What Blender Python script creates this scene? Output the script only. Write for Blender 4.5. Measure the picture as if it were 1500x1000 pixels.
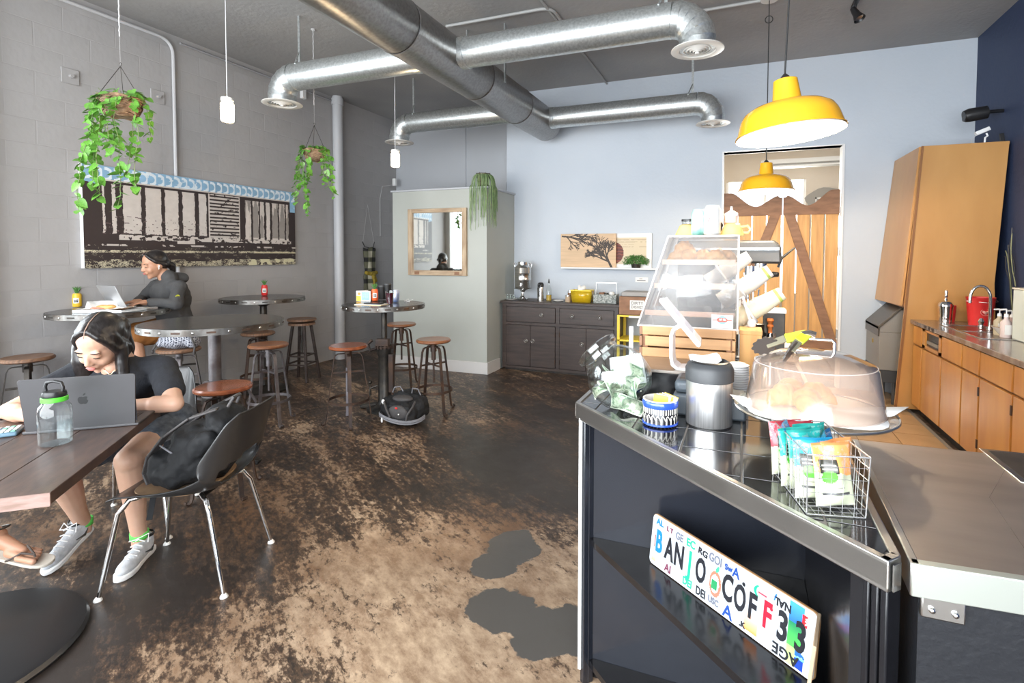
import bpy, bmesh, math, random
import numpy as np
from mathutils import Vector, Matrix, Quaternion
random.seed(7)
for o in list(bpy.data.objects): bpy.data.objects.remove(o)
SC = bpy.context.scene
COL = SC.collection
PI = math.pi

# ------------------------------------------------------------------ camera
FX, CXP, CYP = 758.0, 793.0, 402.0
def cam_axes():
    y, p, ro = math.radians(21.09), math.radians(2.153), math.radians(.16)
    f = Vector((-math.sin(y)*math.cos(p), math.cos(y)*math.cos(p), -math.sin(p)))
    r = Vector((math.cos(y), math.sin(y), 0)); u = r.cross(f)
    c, s = math.cos(ro), math.sin(ro)
    return c*r+s*u, -s*r+c*u, f
CR, CU, CF = cam_axes()
CP = Vector((0, 0, 1.5))
cam = bpy.data.cameras.new('camera'); camo = bpy.data.objects.new('camera', cam); COL.objects.link(camo)
camo.matrix_world = Matrix((( CR.x, CU.x, -CF.x, CP.x), (CR.y, CU.y, -CF.y, CP.y), (CR.z, CU.z, -CF.z, CP.z), (0, 0, 0, 1)))
cam.sensor_width = 36; cam.lens = FX/1500*36; cam.shift_x = (750-CXP)/1500; cam.shift_y = (CYP-500)/1500
cam.clip_start = .02
SC.camera = camo
# measuring helpers: where the sight line of a photo point meets a plane of the room
def ray(x, y): return CF + CR*((x-CXP)/FX) - CU*((y-CYP)/FX)
def on(x, y, z=0.): d = ray(x, y); return CP + d*((z-CP.z)/d.z)
def aty(x, y, Y): d = ray(x, y); return CP + d*(Y/d.y)
def atx(x, y, X): d = ray(x, y); return CP + d*(X/d.x)

# ------------------------------------------------------------------ world, lights, exposure
w = bpy.data.worlds.new('sky'); SC.world = w; w.use_nodes = True
wb = w.node_tree.nodes['Background']; wb.inputs[0].default_value = (.80, .88, 1, 1); wb.inputs[1].default_value = 1.5
SC.view_settings.view_transform = 'Standard'; SC.view_settings.look = 'None'
SC.view_settings.gamma = 1; SC.view_settings.use_curve_mapping = False
SC.view_settings.exposure = 0.92
def area(name, loc, target, sx, sy, power, col):
    l = bpy.data.lights.new(name, 'AREA'); l.shape = 'RECTANGLE'; l.size = sx; l.size_y = sy; l.energy = power; l.color = col
    o = bpy.data.objects.new(name, l); COL.objects.link(o); o.location = loc
    o.rotation_euler = (Vector(target)-Vector(loc)).to_track_quat('-Z', 'Z').to_euler(); return o
area('daylight_front_window', (-1.6, -1.55, 1.75), (-1.6, 3, 1.6), 6.6, 2.5, 300, (.94, .97, 1))
area('daylight_side_window', (-5.55, .3, 1.7), (0, .5, 1.2), 3.2, 2.5, 120, (.93, .97, 1))
area('kitchen_daylight', (.35, 9.5, 1.9), (.35, 7, 1.5), 1.3, 1.9, 140, (1, .97, .92))

# ------------------------------------------------------------------ materials
MT = {}
def mat(name, col, rough=.6, metal=0., col2=None, scale=6, stretch=(1, 1, 1), bump=0., bscale=60, coat=0., emit=None, es=0., spec=.5, detail=6, lo=.35, hi=.65, attr=None, sss=0., bdist=.004):
    if name in MT: return MT[name]
    m = bpy.data.materials.new(name); m.use_nodes = True; nt = m.node_tree; N = nt.nodes; Lk = nt.links
    b = N['Principled BSDF']
    b.inputs['Base Color'].default_value = (*col, 1); b.inputs['Roughness'].default_value = rough; b.inputs['Metallic'].default_value = metal
    b.inputs['Coat Weight'].default_value = coat; b.inputs['Coat Roughness'].default_value = .12; b.inputs['Specular IOR Level'].default_value = spec
    tc = N.new('ShaderNodeTexCoord'); mp = N.new('ShaderNodeMapping'); mp.inputs['Scale'].default_value = stretch
    Lk.new(tc.outputs['Object'], mp.inputs[0])
    if attr:
        a = N.new('ShaderNodeAttribute'); a.attribute_name = attr; Lk.new(a.outputs['Color'], b.inputs['Base Color'])
    elif col2 is not None:
        n = N.new('ShaderNodeTexNoise'); n.inputs['Scale'].default_value = scale; n.inputs['Detail'].default_value = detail
        Lk.new(mp.outputs[0], n.inputs['Vector'])
        r = N.new('ShaderNodeValToRGB'); r.color_ramp.elements[0].position = lo; r.color_ramp.elements[1].position = hi
        r.color_ramp.elements[0].color = (*col, 1); r.color_ramp.elements[1].color = (*col2, 1)
        Lk.new(n.outputs[0], r.inputs[0]); Lk.new(r.outputs[0], b.inputs['Base Color'])
    if bump:
        n2 = N.new('ShaderNodeTexNoise'); n2.inputs['Scale'].default_value = bscale; n2.inputs['Detail'].default_value = 5
        Lk.new(mp.outputs[0], n2.inputs['Vector'])
        bp = N.new('ShaderNodeBump'); bp.inputs['Strength'].default_value = bump; bp.inputs['Distance'].default_value = bdist
        Lk.new(n2.outputs[0], bp.inputs['Height']); Lk.new(bp.outputs[0], b.inputs['Normal'])
    if emit: b.inputs['Emission Color'].default_value = (*emit, 1); b.inputs['Emission Strength'].default_value = es
    if sss: b.inputs['Subsurface Weight'].default_value = sss; b.inputs['Subsurface Radius'].default_value = (.02, .008, .004); b.inputs['Subsurface Scale'].default_value = .5
    MT[name] = m; return m
def clear(name, tint=(.96, .97, .97), rough=.03, fac=1., haze=0., hazecol=(1, 1, 1)):
    "thin clear sheet: transparent body with a fresnel surface reflection and optional milky haze"
    m = bpy.data.materials.new(name); m.use_nodes = True; nt = m.node_tree; N = nt.nodes; Lk = nt.links
    N.clear(); out = N.new('ShaderNodeOutputMaterial'); t = N.new('ShaderNodeBsdfTransparent'); t.inputs[0].default_value = (*tint, 1)
    g = N.new('ShaderNodeBsdfGlossy'); g.inputs['Roughness'].default_value = rough
    f = N.new('ShaderNodeLayerWeight'); f.inputs[0].default_value = .5
    pw = N.new('ShaderNodeMath'); pw.operation = 'POWER'; pw.inputs[1].default_value = 3.5; Lk.new(f.outputs['Facing'], pw.inputs[0])
    ad = N.new('ShaderNodeMath'); ad.operation = 'MULTIPLY_ADD'; ad.inputs[1].default_value = .80; ad.inputs[2].default_value = .045; Lk.new(pw.outputs[0], ad.inputs[0])
    mu = N.new('ShaderNodeMath'); mu.operation = 'MULTIPLY'; mu.inputs[1].default_value = fac; mu.use_clamp = True
    Lk.new(ad.outputs[0], mu.inputs[0]); mx = N.new('ShaderNodeMixShader'); Lk.new(mu.outputs[0], mx.inputs[0])
    src = t
    if haze:
        d = N.new('ShaderNodeBsdfDiffuse'); d.inputs[0].default_value = (*hazecol, 1); m0 = N.new('ShaderNodeMixShader'); m0.inputs[0].default_value = haze
        Lk.new(t.outputs[0], m0.inputs[1]); Lk.new(d.outputs[0], m0.inputs[2]); src = m0
    Lk.new(src.outputs[0], mx.inputs[1]); Lk.new(g.outputs[0], mx.inputs[2]); Lk.new(mx.outputs[0], out.inputs[0])
    MT[name] = m; return m
glassm = clear('clear_glass', (.95, .97, .965), .02, 1.3)
acrylic = clear('clear_acrylic', (.93, .93, .93), .06, 1.6, .10)
domem = clear('dome_plastic', (.95, .90, .86), .08, 1.8, .10, (1, .86, .76))
waterm = clear('water', (.90, .93, .94), .02, 1.0)
fogplastic = clear('frosted_plastic', (.85, .87, .88), .2, 1.0, .25)

# ------------------------------------------------------------------ mesh helpers
class MB:
    def __init__(s): s.v = []; s.f = []
    def add(s, vs, fs, M=None):
        b = len(s.v)
        for p in vs:
            p = Vector(p); s.v.append(tuple(M @ p) if M is not None else tuple(p))
        s.f += [tuple(i+b for i in f) for f in fs]; return s
    def box(s, x0, x1, y0, y1, z0, z1, M=None):
        vs = [(x, y, z) for z in (z0, z1) for x, y in ((x0, y0), (x1, y0), (x1, y1), (x0, y1))]
        return s.add(vs, [(3, 2, 1, 0), (4, 5, 6, 7), (0, 1, 5, 4), (1, 2, 6, 5), (2, 3, 7, 6), (3, 0, 4, 7)], M)
    def bar(s, a, b, w, t, up=(0, 0, 1)):
        a, b = Vector(a), Vector(b); d = (b-a); L = d.length; d.normalize(); up = Vector(up)
        if abs(d.dot(up)) > .98: up = Vector((1, 0, 0))
        x = d.cross(up).normalized(); y = x.cross(d)
        M = Matrix(((x.x, y.x, d.x, a.x), (x.y, y.y, d.y, a.y), (x.z, y.z, d.z, a.z), (0, 0, 0, 1)))
        return s.box(-w/2, w/2, -t/2, t/2, 0, L, M)
    def tube(s, pts, r, n=8, caps=True, closed=False):
        pts = [Vector(p) for p in pts]; k = len(pts); rs = r if isinstance(r, (list, tuple)) else [r]*k
        T = []
        for i in range(k):
            a = pts[i-1] if (i or closed) else pts[0]; b = pts[(i+1) % k] if (i < k-1 or closed) else pts[-1]
            t = (b-a); T.append(t.normalized() if t.length > 1e-9 else Vector((0, 0, 1)))
        up = Vector((0, 0, 1)) if abs(T[0].z) < .9 else Vector((1, 0, 0))
        X = T[0].cross(up).normalized(); base = len(s.v)
        for i in range(k):
            X = (X - T[i]*X.dot(T[i])).normalized(); Y = T[i].cross(X)
            for j in range(n):
                a = 2*PI*j/n; s.v.append(tuple(pts[i]+(X*math.cos(a)+Y*math.sin(a))*rs[i]))
        for i in range(k if closed else k-1):
            for j in range(n):
                a = base+i*n+j; b = base+i*n+(j+1) % n; c = base+((i+1) % k)*n+(j+1) % n; d = base+((i+1) % k)*n+j
                s.f.append((a, b, c, d))
        if caps and not closed:
            s.f.append(tuple(base+j for j in range(n))[::-1]); s.f.append(tuple(base+(k-1)*n+j for j in range(n)))
        return s
    def lathe(s, prof, n=32, c=(0, 0, 0), M=None, a0=0, a1=2*PI):
        "profile of (radius, z); closed where radius is 0"
        c = Vector(c); base = len(s.v); idx = []; full = abs(a1-a0-2*PI) < 1e-6; nn = n if full else n+1
        for r, z in prof:
            if r < 1e-7:
                p = c+Vector((0, 0, z)); s.v.append(tuple(M @ p if M is not None else p)); idx.append([len(s.v)-1]*nn)
            else:
                row = []
                for j in range(nn):
                    a = a0+(a1-a0)*j/n; p = c+Vector((r*math.cos(a), r*math.sin(a), z)); s.v.append(tuple(M @ p if M is not None else p)); row.append(len(s.v)-1)
                idx.append(row)
        for i in range(len(prof)-1):
            for j in range(n):
                q = [idx[i][j], idx[i][(j+1) % nn], idx[i+1][(j+1) % nn], idx[i+1][j]]
                u = []
                for t in q:
                    if t not in u: u.append(t)
                if len(u) > 2: s.f.append(tuple(u))
        return s
    def cyl(s, c, r, z0, z1, n=24, r2=None, M=None): return s.lathe([(0, z0), (r, z0), (r if r2 is None else r2, z1), (0, z1)], n, c, M)
    def rod(s, a, b, r, n=10): return s.tube([a, b], r, n)
    def ball(s, c, r, n=12, M=None):
        r = Vector((r, r, r)) if not hasattr(r, '__len__') else Vector(r); c = Vector(c)
        m = Matrix.Translation(c) @ (M if M is not None else Matrix()) @ Matrix.Diagonal((*r, 1))
        k = max(6, n//2+1); return s.lathe([(math.sin(PI*i/k) if 0 < i < k else 0, -math.cos(PI*i/k)) for i in range(k+1)], n, (0, 0, 0), m)
    def prism(s, poly, z0, z1, M=None):
        n = len(poly); vs = [(x, y, z0) for x, y in poly]+[(x, y, z1) for x, y in poly]
        fs = [tuple(range(n))[::-1], tuple(range(n, 2*n))]+[(i, (i+1) % n, n+(i+1) % n, n+i) for i in range(n)]
        return s.add(vs, fs, M)
    def torus(s, c, R, r, n=32, m=8, M=None):
        pts = [Vector(c)+Vector((R*math.cos(2*PI*i/n), R*math.sin(2*PI*i/n), 0)) for i in range(n)]
        if M is not None: pts = [M @ p for p in pts]
        return s.tube(pts, r, m, closed=True)
    def build(s, name, m, parent=None, bevel=0, smooth=40, loc=None, rot=None, solid=0, subs=0):
        me = bpy.data.meshes.new(name); me.from_pydata(s.v, [], s.f); me.update()
        bm = bmesh.new(); bm.from_mesh(me); bmesh.ops.recalc_face_normals(bm, faces=bm.faces); bm.to_mesh(me); bm.free()
        if m: me.materials.append(m)
        if smooth:
            me.polygons.foreach_set('use_smooth', [True]*len(me.polygons)); me.set_sharp_from_angle(angle=math.radians(smooth))
        o = bpy.data.objects.new(name, me); COL.objects.link(o)
        if parent: o.parent = parent
        if loc is not None: o.location = loc
        if rot is not None: o.rotation_euler = rot
        if solid: md = o.modifiers.new('thickness', 'SOLIDIFY'); md.thickness = solid; md.offset = 0
        if bevel: md = o.modifiers.new('bevel', 'BEVEL'); md.width = bevel; md.segments = 2; md.limit_method = 'ANGLE'; md.angle_limit = math.radians(40)
        if subs: md = o.modifiers.new('subdivision', 'SUBSURF'); md.levels = subs; md.render_levels = subs
        return o
def box(x0, x1, y0, y1, z0, z1): return MB().box(x0, x1, y0, y1, z0, z1)
def thing(name, label, cat, loc=(0, 0, 0), rotz=0, group=None):
    o = bpy.data.objects.new(name, None); COL.objects.link(o); o.empty_display_size = .1
    o.location = loc; o.rotation_euler = (0, 0, rotz); return tag(o, label, cat, group)
def tag(o, label, cat, group=None):
    o['label'] = label; o['category'] = cat
    if group: o['group'] = group
    return o
def struct(o): o['kind'] = 'structure'; return o
def dup(root, loc, rotz=0, label=None, group=None):
    r = root.copy(); COL.objects.link(r); r.location = loc; r.rotation_euler = (0, 0, rotz)
    if label: r['label'] = label
    if group: r['group'] = group
    for ch in list(root.children):
        c = ch.copy(); COL.objects.link(c); c.parent = r
        for g in ch.children:
            d = g.copy(); COL.objects.link(d); d.parent = c
    return r
def frame(o, x, y, z=None):
    x = Vector(x).normalized(); y = Vector(y); y = (y-x*y.dot(x)).normalized(); z = x.cross(y)
    return Matrix(((x.x, y.x, z.x, o[0]), (x.y, y.y, z.y, o[1]), (x.z, y.z, z.z, o[2]), (0, 0, 0, 1)))
def arc(c, r, a0, a1, n, ax='xz'):
    out = []
    for i in range(n+1):
        a = a0+(a1-a0)*i/n; p = [c[0], c[1], c[2]]; k = {'x': 0, 'y': 1, 'z': 2}
        p[k[ax[0]]] += r*math.cos(a); p[k[ax[1]]] += r*math.sin(a); out.append(tuple(p))
    return out
def textmesh(txt, size, m, name, parent, M, ext=.0004, sx=1., align='CENTER', flip=False, bold=0.):
    cu = bpy.data.curves.new(name, 'FONT'); cu.body = txt; cu.size = size; cu.extrude = ext; cu.align_x = align; cu.align_y = 'CENTER'; cu.resolution_u = 3; cu.offset = bold
    t = bpy.data.objects.new(name, cu); COL.objects.link(t)
    me = bpy.data.meshes.new_from_object(t.evaluated_get(bpy.context.evaluated_depsgraph_get()))
    bpy.data.objects.remove(t); me.transform(Matrix.Diagonal((sx*(-1 if flip else 1), 1, 1, 1))); me.transform(M)
    me.materials.clear(); me.materials.append(m); me.name = name
    o = bpy.data.objects.new(name, me); COL.objects.link(o); o.parent = parent; return o
def printed(name, w, h, nx, ny, fn, m, parent=None, M=None, thick=0):
    "flat print: a fine grid in the local XZ plane (facing -Y) coloured per cell by fn(u, v) -> rgb"
    u, v = np.meshgrid((np.arange(nx)+.5)/nx, (np.arange(ny)+.5)/ny); rgb = np.clip(fn(u, v), 0, 1)
    X, Z = np.meshgrid(np.linspace(-w/2, w/2, nx+1), np.linspace(0, h, ny+1))
    vs = np.stack([X, 0*X, Z], -1).reshape(-1, 3); i = np.arange(nx)[None, :]+np.arange(ny)[:, None]*(nx+1)
    fs = np.stack([i, i+1, i+nx+2, i+nx+1], -1).reshape(-1, 4)
    me = bpy.data.meshes.new(name); me.from_pydata(vs.tolist(), [], fs.tolist())
    c = me.color_attributes.new('print', 'FLOAT_COLOR', 'CORNER')
    a = np.ones((nx*ny, 4, 4)); a[:, :, :3] = rgb.reshape(-1, 1, 3); c.data.foreach_set('color', a.ravel())
    if M is not None: me.transform(M)
    me.materials.append(m); o = bpy.data.objects.new(name, me); COL.objects.link(o)
    if parent: o.parent = parent
    return o
def noise2(u, v, sx, sy, seed=0, octs=3):
    rs = np.random.RandomState(seed); out = 0; amp = 1; tot = 0
    for k in range(octs):
        g = rs.rand(64, 64); x = (u*sx) % 63; y = (v*sy) % 63; xi = x.astype(int); yi = y.astype(int); fx = x-xi; fy = y-yi
        fx = fx*fx*(3-2*fx); fy = fy*fy*(3-2*fy); x1 = (xi+1) % 64; y1 = (yi+1) % 64
        out = out+amp*((g[yi, xi]*(1-fx)+g[yi, x1]*fx)*(1-fy)+(g[y1, xi]*(1-fx)+g[y1, x1]*fx)*fy)
        tot += amp; amp *= .5; sx *= 2.1; sy *= 2.1
    return out/tot
# tapered limbs and rounded lumps fused into one continuous skin
class Blob:
    def __init__(s): s.m = MB()
    def cap(s, a, ra, b, rb, n=14):
        a, b = Vector(a), Vector(b)
        s.m.tube([a, a.lerp(b, .5), b], [ra, (ra+rb)/2, rb], n); s.m.ball(a, ra*1.0, n); s.m.ball(b, rb*1.0, n); return s
    def limb(s, pts, rs):
        for i in range(len(pts)-1): s.cap(pts[i], rs[i], pts[i+1], rs[i+1])
        return s
    def ell(s, c, r, M=None, n=18): s.m.ball(c, r, n, M); return s
    def build(s, name, m, parent=None, vox=.006, smooth=4, fac=.5, noise=0, nscale=.05):
        o = s.m.build(name, m, None, smooth=0)
        md = o.modifiers.new('r', 'REMESH'); md.mode = 'VOXEL'; md.voxel_size = vox
        if noise:
            tx = bpy.data.textures.new(name+'_folds', 'CLOUDS'); tx.noise_scale = nscale; tx.noise_depth = 2
            d = o.modifiers.new('d', 'DISPLACE'); d.texture = tx; d.strength = noise; d.mid_level = .5; d.texture_coords = 'LOCAL'
        sm = o.modifiers.new('s', 'SMOOTH'); sm.factor = fac; sm.iterations = smooth
        me = bpy.data.meshes.new_from_object(o.evaluated_get(bpy.context.evaluated_depsgraph_get()))
        old = o.data; nm = o.name; bpy.data.objects.remove(o); bpy.data.meshes.remove(old)
        me.name = name; me.polygons.foreach_set('use_smooth', [True]*len(me.polygons))
        me.materials.clear(); me.materials.append(m)
        r = bpy.data.objects.new(name, me); COL.objects.link(r)
        if parent: r.parent = parent
        return r

# colours
M_blk = mat('black_paint', (.006, .006, .007), .20, bump=.25, bscale=18, col2=(.009, .009, .011), scale=4)
M_navyblk = mat('blue_black_paint', (.014, .016, .022), .22, bump=.3, bscale=14, coat=.3)
M_white = mat('white_paint', (.78, .78, .77), .45)
M_wplastic = mat('white_plastic', (.85, .85, .85), .3)
M_bplastic = mat('black_plastic', (.015, .015, .016), .38)
M_dplastic = mat('charcoal_plastic', (.045, .048, .052), .45)
M_steel = mat('brushed_steel', (.62, .62, .61), .24, 1, (.50, .50, .49), 3, (1, 1, 30), bump=.05, bscale=30)
M_steeltop = mat('worn_stainless', (.44, .385, .34), .34, .85, (.34, .295, .26), 2.2, (1, 4, 1), bump=.12, bscale=7)
M_edge = mat('steel_edging', (.55, .54, .52), .3, 1)
M_chrome = mat('chrome', (.78, .78, .78), .09, 1)
M_galv = mat('galvanised_steel', (.66, .69, .69), .33, .85, (.50, .53, .53), 55, detail=2, bump=.05, bscale=40)
M_galvd = mat('dull_galvanised_steel', (.36, .35, .34), .36, .85, (.27, .26, .25), 45, detail=2, bump=.05, bscale=20)
M_iron = mat('dark_iron', (.035, .034, .033), .42, .7, (.07, .06, .05), 14)
M_rust = mat('rusty_iron', (.10, .055, .035), .55, .5, (.05, .04, .038), 10)
M_greyiron = mat('grey_iron', (.22, .21, .22), .45, .6, (.12, .10, .10), 12)
M_rim = mat('table_rim_steel', (.30, .30, .29), .35, .9, (.07, .055, .045), 7)
M_ttop = mat('table_top_steel', (.085, .085, .085), .22, .6, (.055, .055, .055), 5)
M_seat = mat('seat_wood', (.30, .12, .05), .32, col2=(.17, .065, .03), scale=7, stretch=(1, 9, 1), coat=.3)
M_seat2 = mat('worn_seat_wood', (.24, .13, .075), .45, col2=(.12, .065, .04), scale=7, stretch=(9, 1, 1))
M_seatr = mat('red_seat_wood', (.33, .095, .035), .25, col2=(.21, .058, .024), scale=5, stretch=(1, 8, 1), coat=.4)
M_darkwood = mat('dark_stained_wood', (.062, .043, .037), .42, col2=(.034, .025, .023), scale=3, stretch=(1, 1, 12), bump=.1)
M_tabwood = mat('walnut_table_wood', (.105, .060, .042), .40, col2=(.050, .030, .024), scale=3.2, stretch=(3, 14, 3), coat=.12, bump=.12, bscale=18, lo=.3, hi=.7)
M_tabedge = mat('table_edge_wood', (.34, .23, .20), .5, col2=(.22, .14, .11), scale=4, stretch=(3, 3, 14))
M_oak = mat('oiled_plywood', (.56, .30, .10), .36, col2=(.46, .23, .068), scale=2.2, stretch=(1, 1, .35), coat=.25)
M_door = mat('honey_wood', (.56, .26, .06), .33, col2=(.46, .19, .04), scale=2.5, stretch=(3, 3, .4), coat=.3)
M_oakedge = mat('cabinet_wood_edge', (.24, .10, .03), .5)
M_pine = mat('pine_picket', (.66, .36, .12), .5, col2=(.50, .25, .075), scale=3, stretch=(9, 9, .7))
M_brace = mat('brown_brace_wood', (.30, .15, .080), .6, col2=(.20, .10, .052), scale=3, stretch=(2, 2, 8), bump=.2)
M_crate = mat('crate_wood', (.55, .32, .15), .55, col2=(.40, .21, .09), scale=3, stretch=(.8, 8, 8))
M_pale = mat('pale_cut_wood', (.52, .40, .27), .6, col2=(.32, .22, .14), scale=4, stretch=(6, 1, 1), bump=.2)
M_yellow = mat('yellow_enamel', (.86, .42, .015), .22, coat=.6)
M_ylw2 = mat('yellow_paint', (.85, .65, .05), .4)
M_mug = mat('yellow_glaze', (.85, .62, .22), .25, coat=.5)
M_lampin = mat('lamp_inside_white', (.9, .88, .84), .4)
M_bulb = mat('bulb_glow', (1, .9, .75), .5, emit=(1, .84, .62), es=110)
M_jarglow = mat('jar_bulb_glow', (1, .9, .75), .5, emit=(1, .80, .58), es=6)
M_cord = mat('black_cord', (.02, .02, .02), .6)
M_wcord = mat('white_cord', (.6, .6, .6), .5)
M_paper = mat('paper', (.80, .79, .76), .6)
M_wcer = mat('white_ceramic', (.80, .79, .76), .2, coat=.4)
M_red = mat('red_enamel', (.62, .03, .03), .35)
M_orange = mat('orange_label', (.80, .13, .03), .4)
M_label_y = mat('yellow_label', (.80, .50, .04), .4)
M_leaf = mat('pothos_leaf', (.085, .26, .035), .35, col2=(.17, .38, .06), scale=9, spec=.5)
M_leafd = mat('deep_leaf', (.035, .13, .025), .5, col2=(.09, .24, .05), scale=20)
M_vine = mat('vine_stem', (.16, .22, .08), .6)
M_bark = mat('twig_weave', (.16, .085, .045), .8, col2=(.36, .24, .15), scale=30, bump=.5, bscale=60)
M_rhip = mat('mistletoe_green', (.16, .26, .10), .6, col2=(.28, .38, .18), scale=14)
M_soil = mat('soil', (.03, .02, .015), .9)
M_skin = mat('light_skin', (.56, .33, .23), .5, sss=.12, col2=(.62, .38, .27), scale=8)
M_skin2 = mat('tan_skin', (.44, .23, .14), .5, sss=.1, col2=(.52, .28, .18), scale=8)
M_hair = mat('black_hair', (.010, .008, .008), .32, col2=(.022, .018, .017), scale=9, stretch=(7, 7, .8), bump=.35, bscale=22)
M_lip = mat('lip_pink', (.45, .15, .13), .45)
M_tee = mat('black_knit', (.016, .018, .024), .85, bump=.4, bscale=120)
M_hood = mat('charcoal_fleece', (.050, .050, .052), .9, bump=.4, bscale=90, col2=(.065, .065, .066), scale=6)
M_shorts = mat('rust_brown_canvas', (.30, .12, .025), .85, col2=(.24, .09, .018), scale=5)
M_denim = mat('dark_denim', (.035, .045, .065), .85, col2=(.10, .12, .15), scale=30)
M_shoe = mat('grey_mesh_knit', (.42, .44, .47), .8, col2=(.55, .57, .60), scale=30, bump=.5, bscale=160)
M_sole = mat('white_foam_sole', (.74, .74, .73), .6)
M_neon = mat('neon_green_sock', (.12, .62, .10), .8)
M_sand = mat('beige_sandal', (.52, .47, .40), .7)
M_lapt = mat('space_grey_aluminium', (.085, .083, .087), .42, .6)
M_lapt2 = mat('silver_aluminium', (.55, .56, .58), .35, .7)
M_screen = mat('dark_screen', (.02, .02, .025), .1)
M_bag = mat('black_nylon', (.007, .0075, .009), .75, bump=.5, bscale=50)
M_bag2 = mat('charcoal_nylon', (.06, .055, .055), .6, bump=.4, bscale=50)
M_grey = mat('grey_webbing', (.22, .22, .24), .7)
M_shell = mat('black_shell', (.022, .021, .021), .38, coat=.25)
M_croiss = mat('baked_pastry', (.62, .28, .07), .5, col2=(.75, .45, .16), scale=25, bump=.3)
M_print = mat('print', (.5, .5, .5), .55, attr='print')
M_gprint = mat('glossy_print', (.5, .5, .5), .22, attr='print', coat=.4)
M_metalw = mat('white_metal_grille', (.66, .64, .60), .45)
M_tile = mat('black_glazed_tile', (.018, .017, .017), .08, coat=.6, bump=.06, bscale=8)
M_grout = mat('pale_grout', (.30, .27, .24), .8)
M_ftile = mat('beige_floor_tile', (.52, .34, .18), .45, col2=(.45, .29, .15), scale=5)
M_granite = mat('brown_laminate', (.16, .11, .085), .22, col2=(.34, .28, .24), scale=9, coat=.4, detail=9, lo=.4, hi=.75)
M_terr = mat('grey_speckle', (.42, .44, .42), .5, col2=(.10, .12, .11), scale=70, detail=2)
M_glay = mat('bluegrey_plastic', (.12, .21, .28), .4)
M_icem = mat('grey_machine_steel', (.28, .26, .23), .45, .3)
M_iced = mat('dark_machine_lid', (.085, .07, .055), .35, .2)
M_ptab = mat('patterned_pad', (.38, .24, .13), .8, col2=(.28, .17, .10), scale=18)

def wallmat(name, col, col2, bump, bs=26, sc=1.2):
    return mat(name, col, .62, 0, col2, sc, bump=bump, bscale=bs, detail=5, bdist=.012)
M_wl = wallmat('grey_painted_block', (.40, .39, .39), (.35, .342, .338), .40, 9)
M_wl2 = wallmat('dark_grey_block', (.33, .33, .34), (.29, .29, .30), .35, 9)
M_wb = wallmat('pale_blue_plaster', (.52, .565, .62), (.49, .54, .60), .15, 30)
M_wa = wallmat('blue_grey_panel', (.48, .50, .53), (.46, .48, .51), .08, 10)
M_wp = wallmat('green_grey_partition', (.43, .45, .42), (.40, .42, .39), .08, 14)
M_wr = wallmat('navy_plaster', (.020, .034, .085), (.026, .042, .095), .3, 24)
M_ceil = wallmat('grey_ceiling', (.34, .33, .32), (.29, .285, .28), .35, 22)
M_cream = wallmat('cream_plaster', (.60, .54, .46), (.55, .48, .40), .1, 20)
M_base = mat('white_baseboard', (.62, .61, .60), .5)
M_wtrim = mat('cream_window_frame', (.55, .54, .51), .5)

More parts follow.
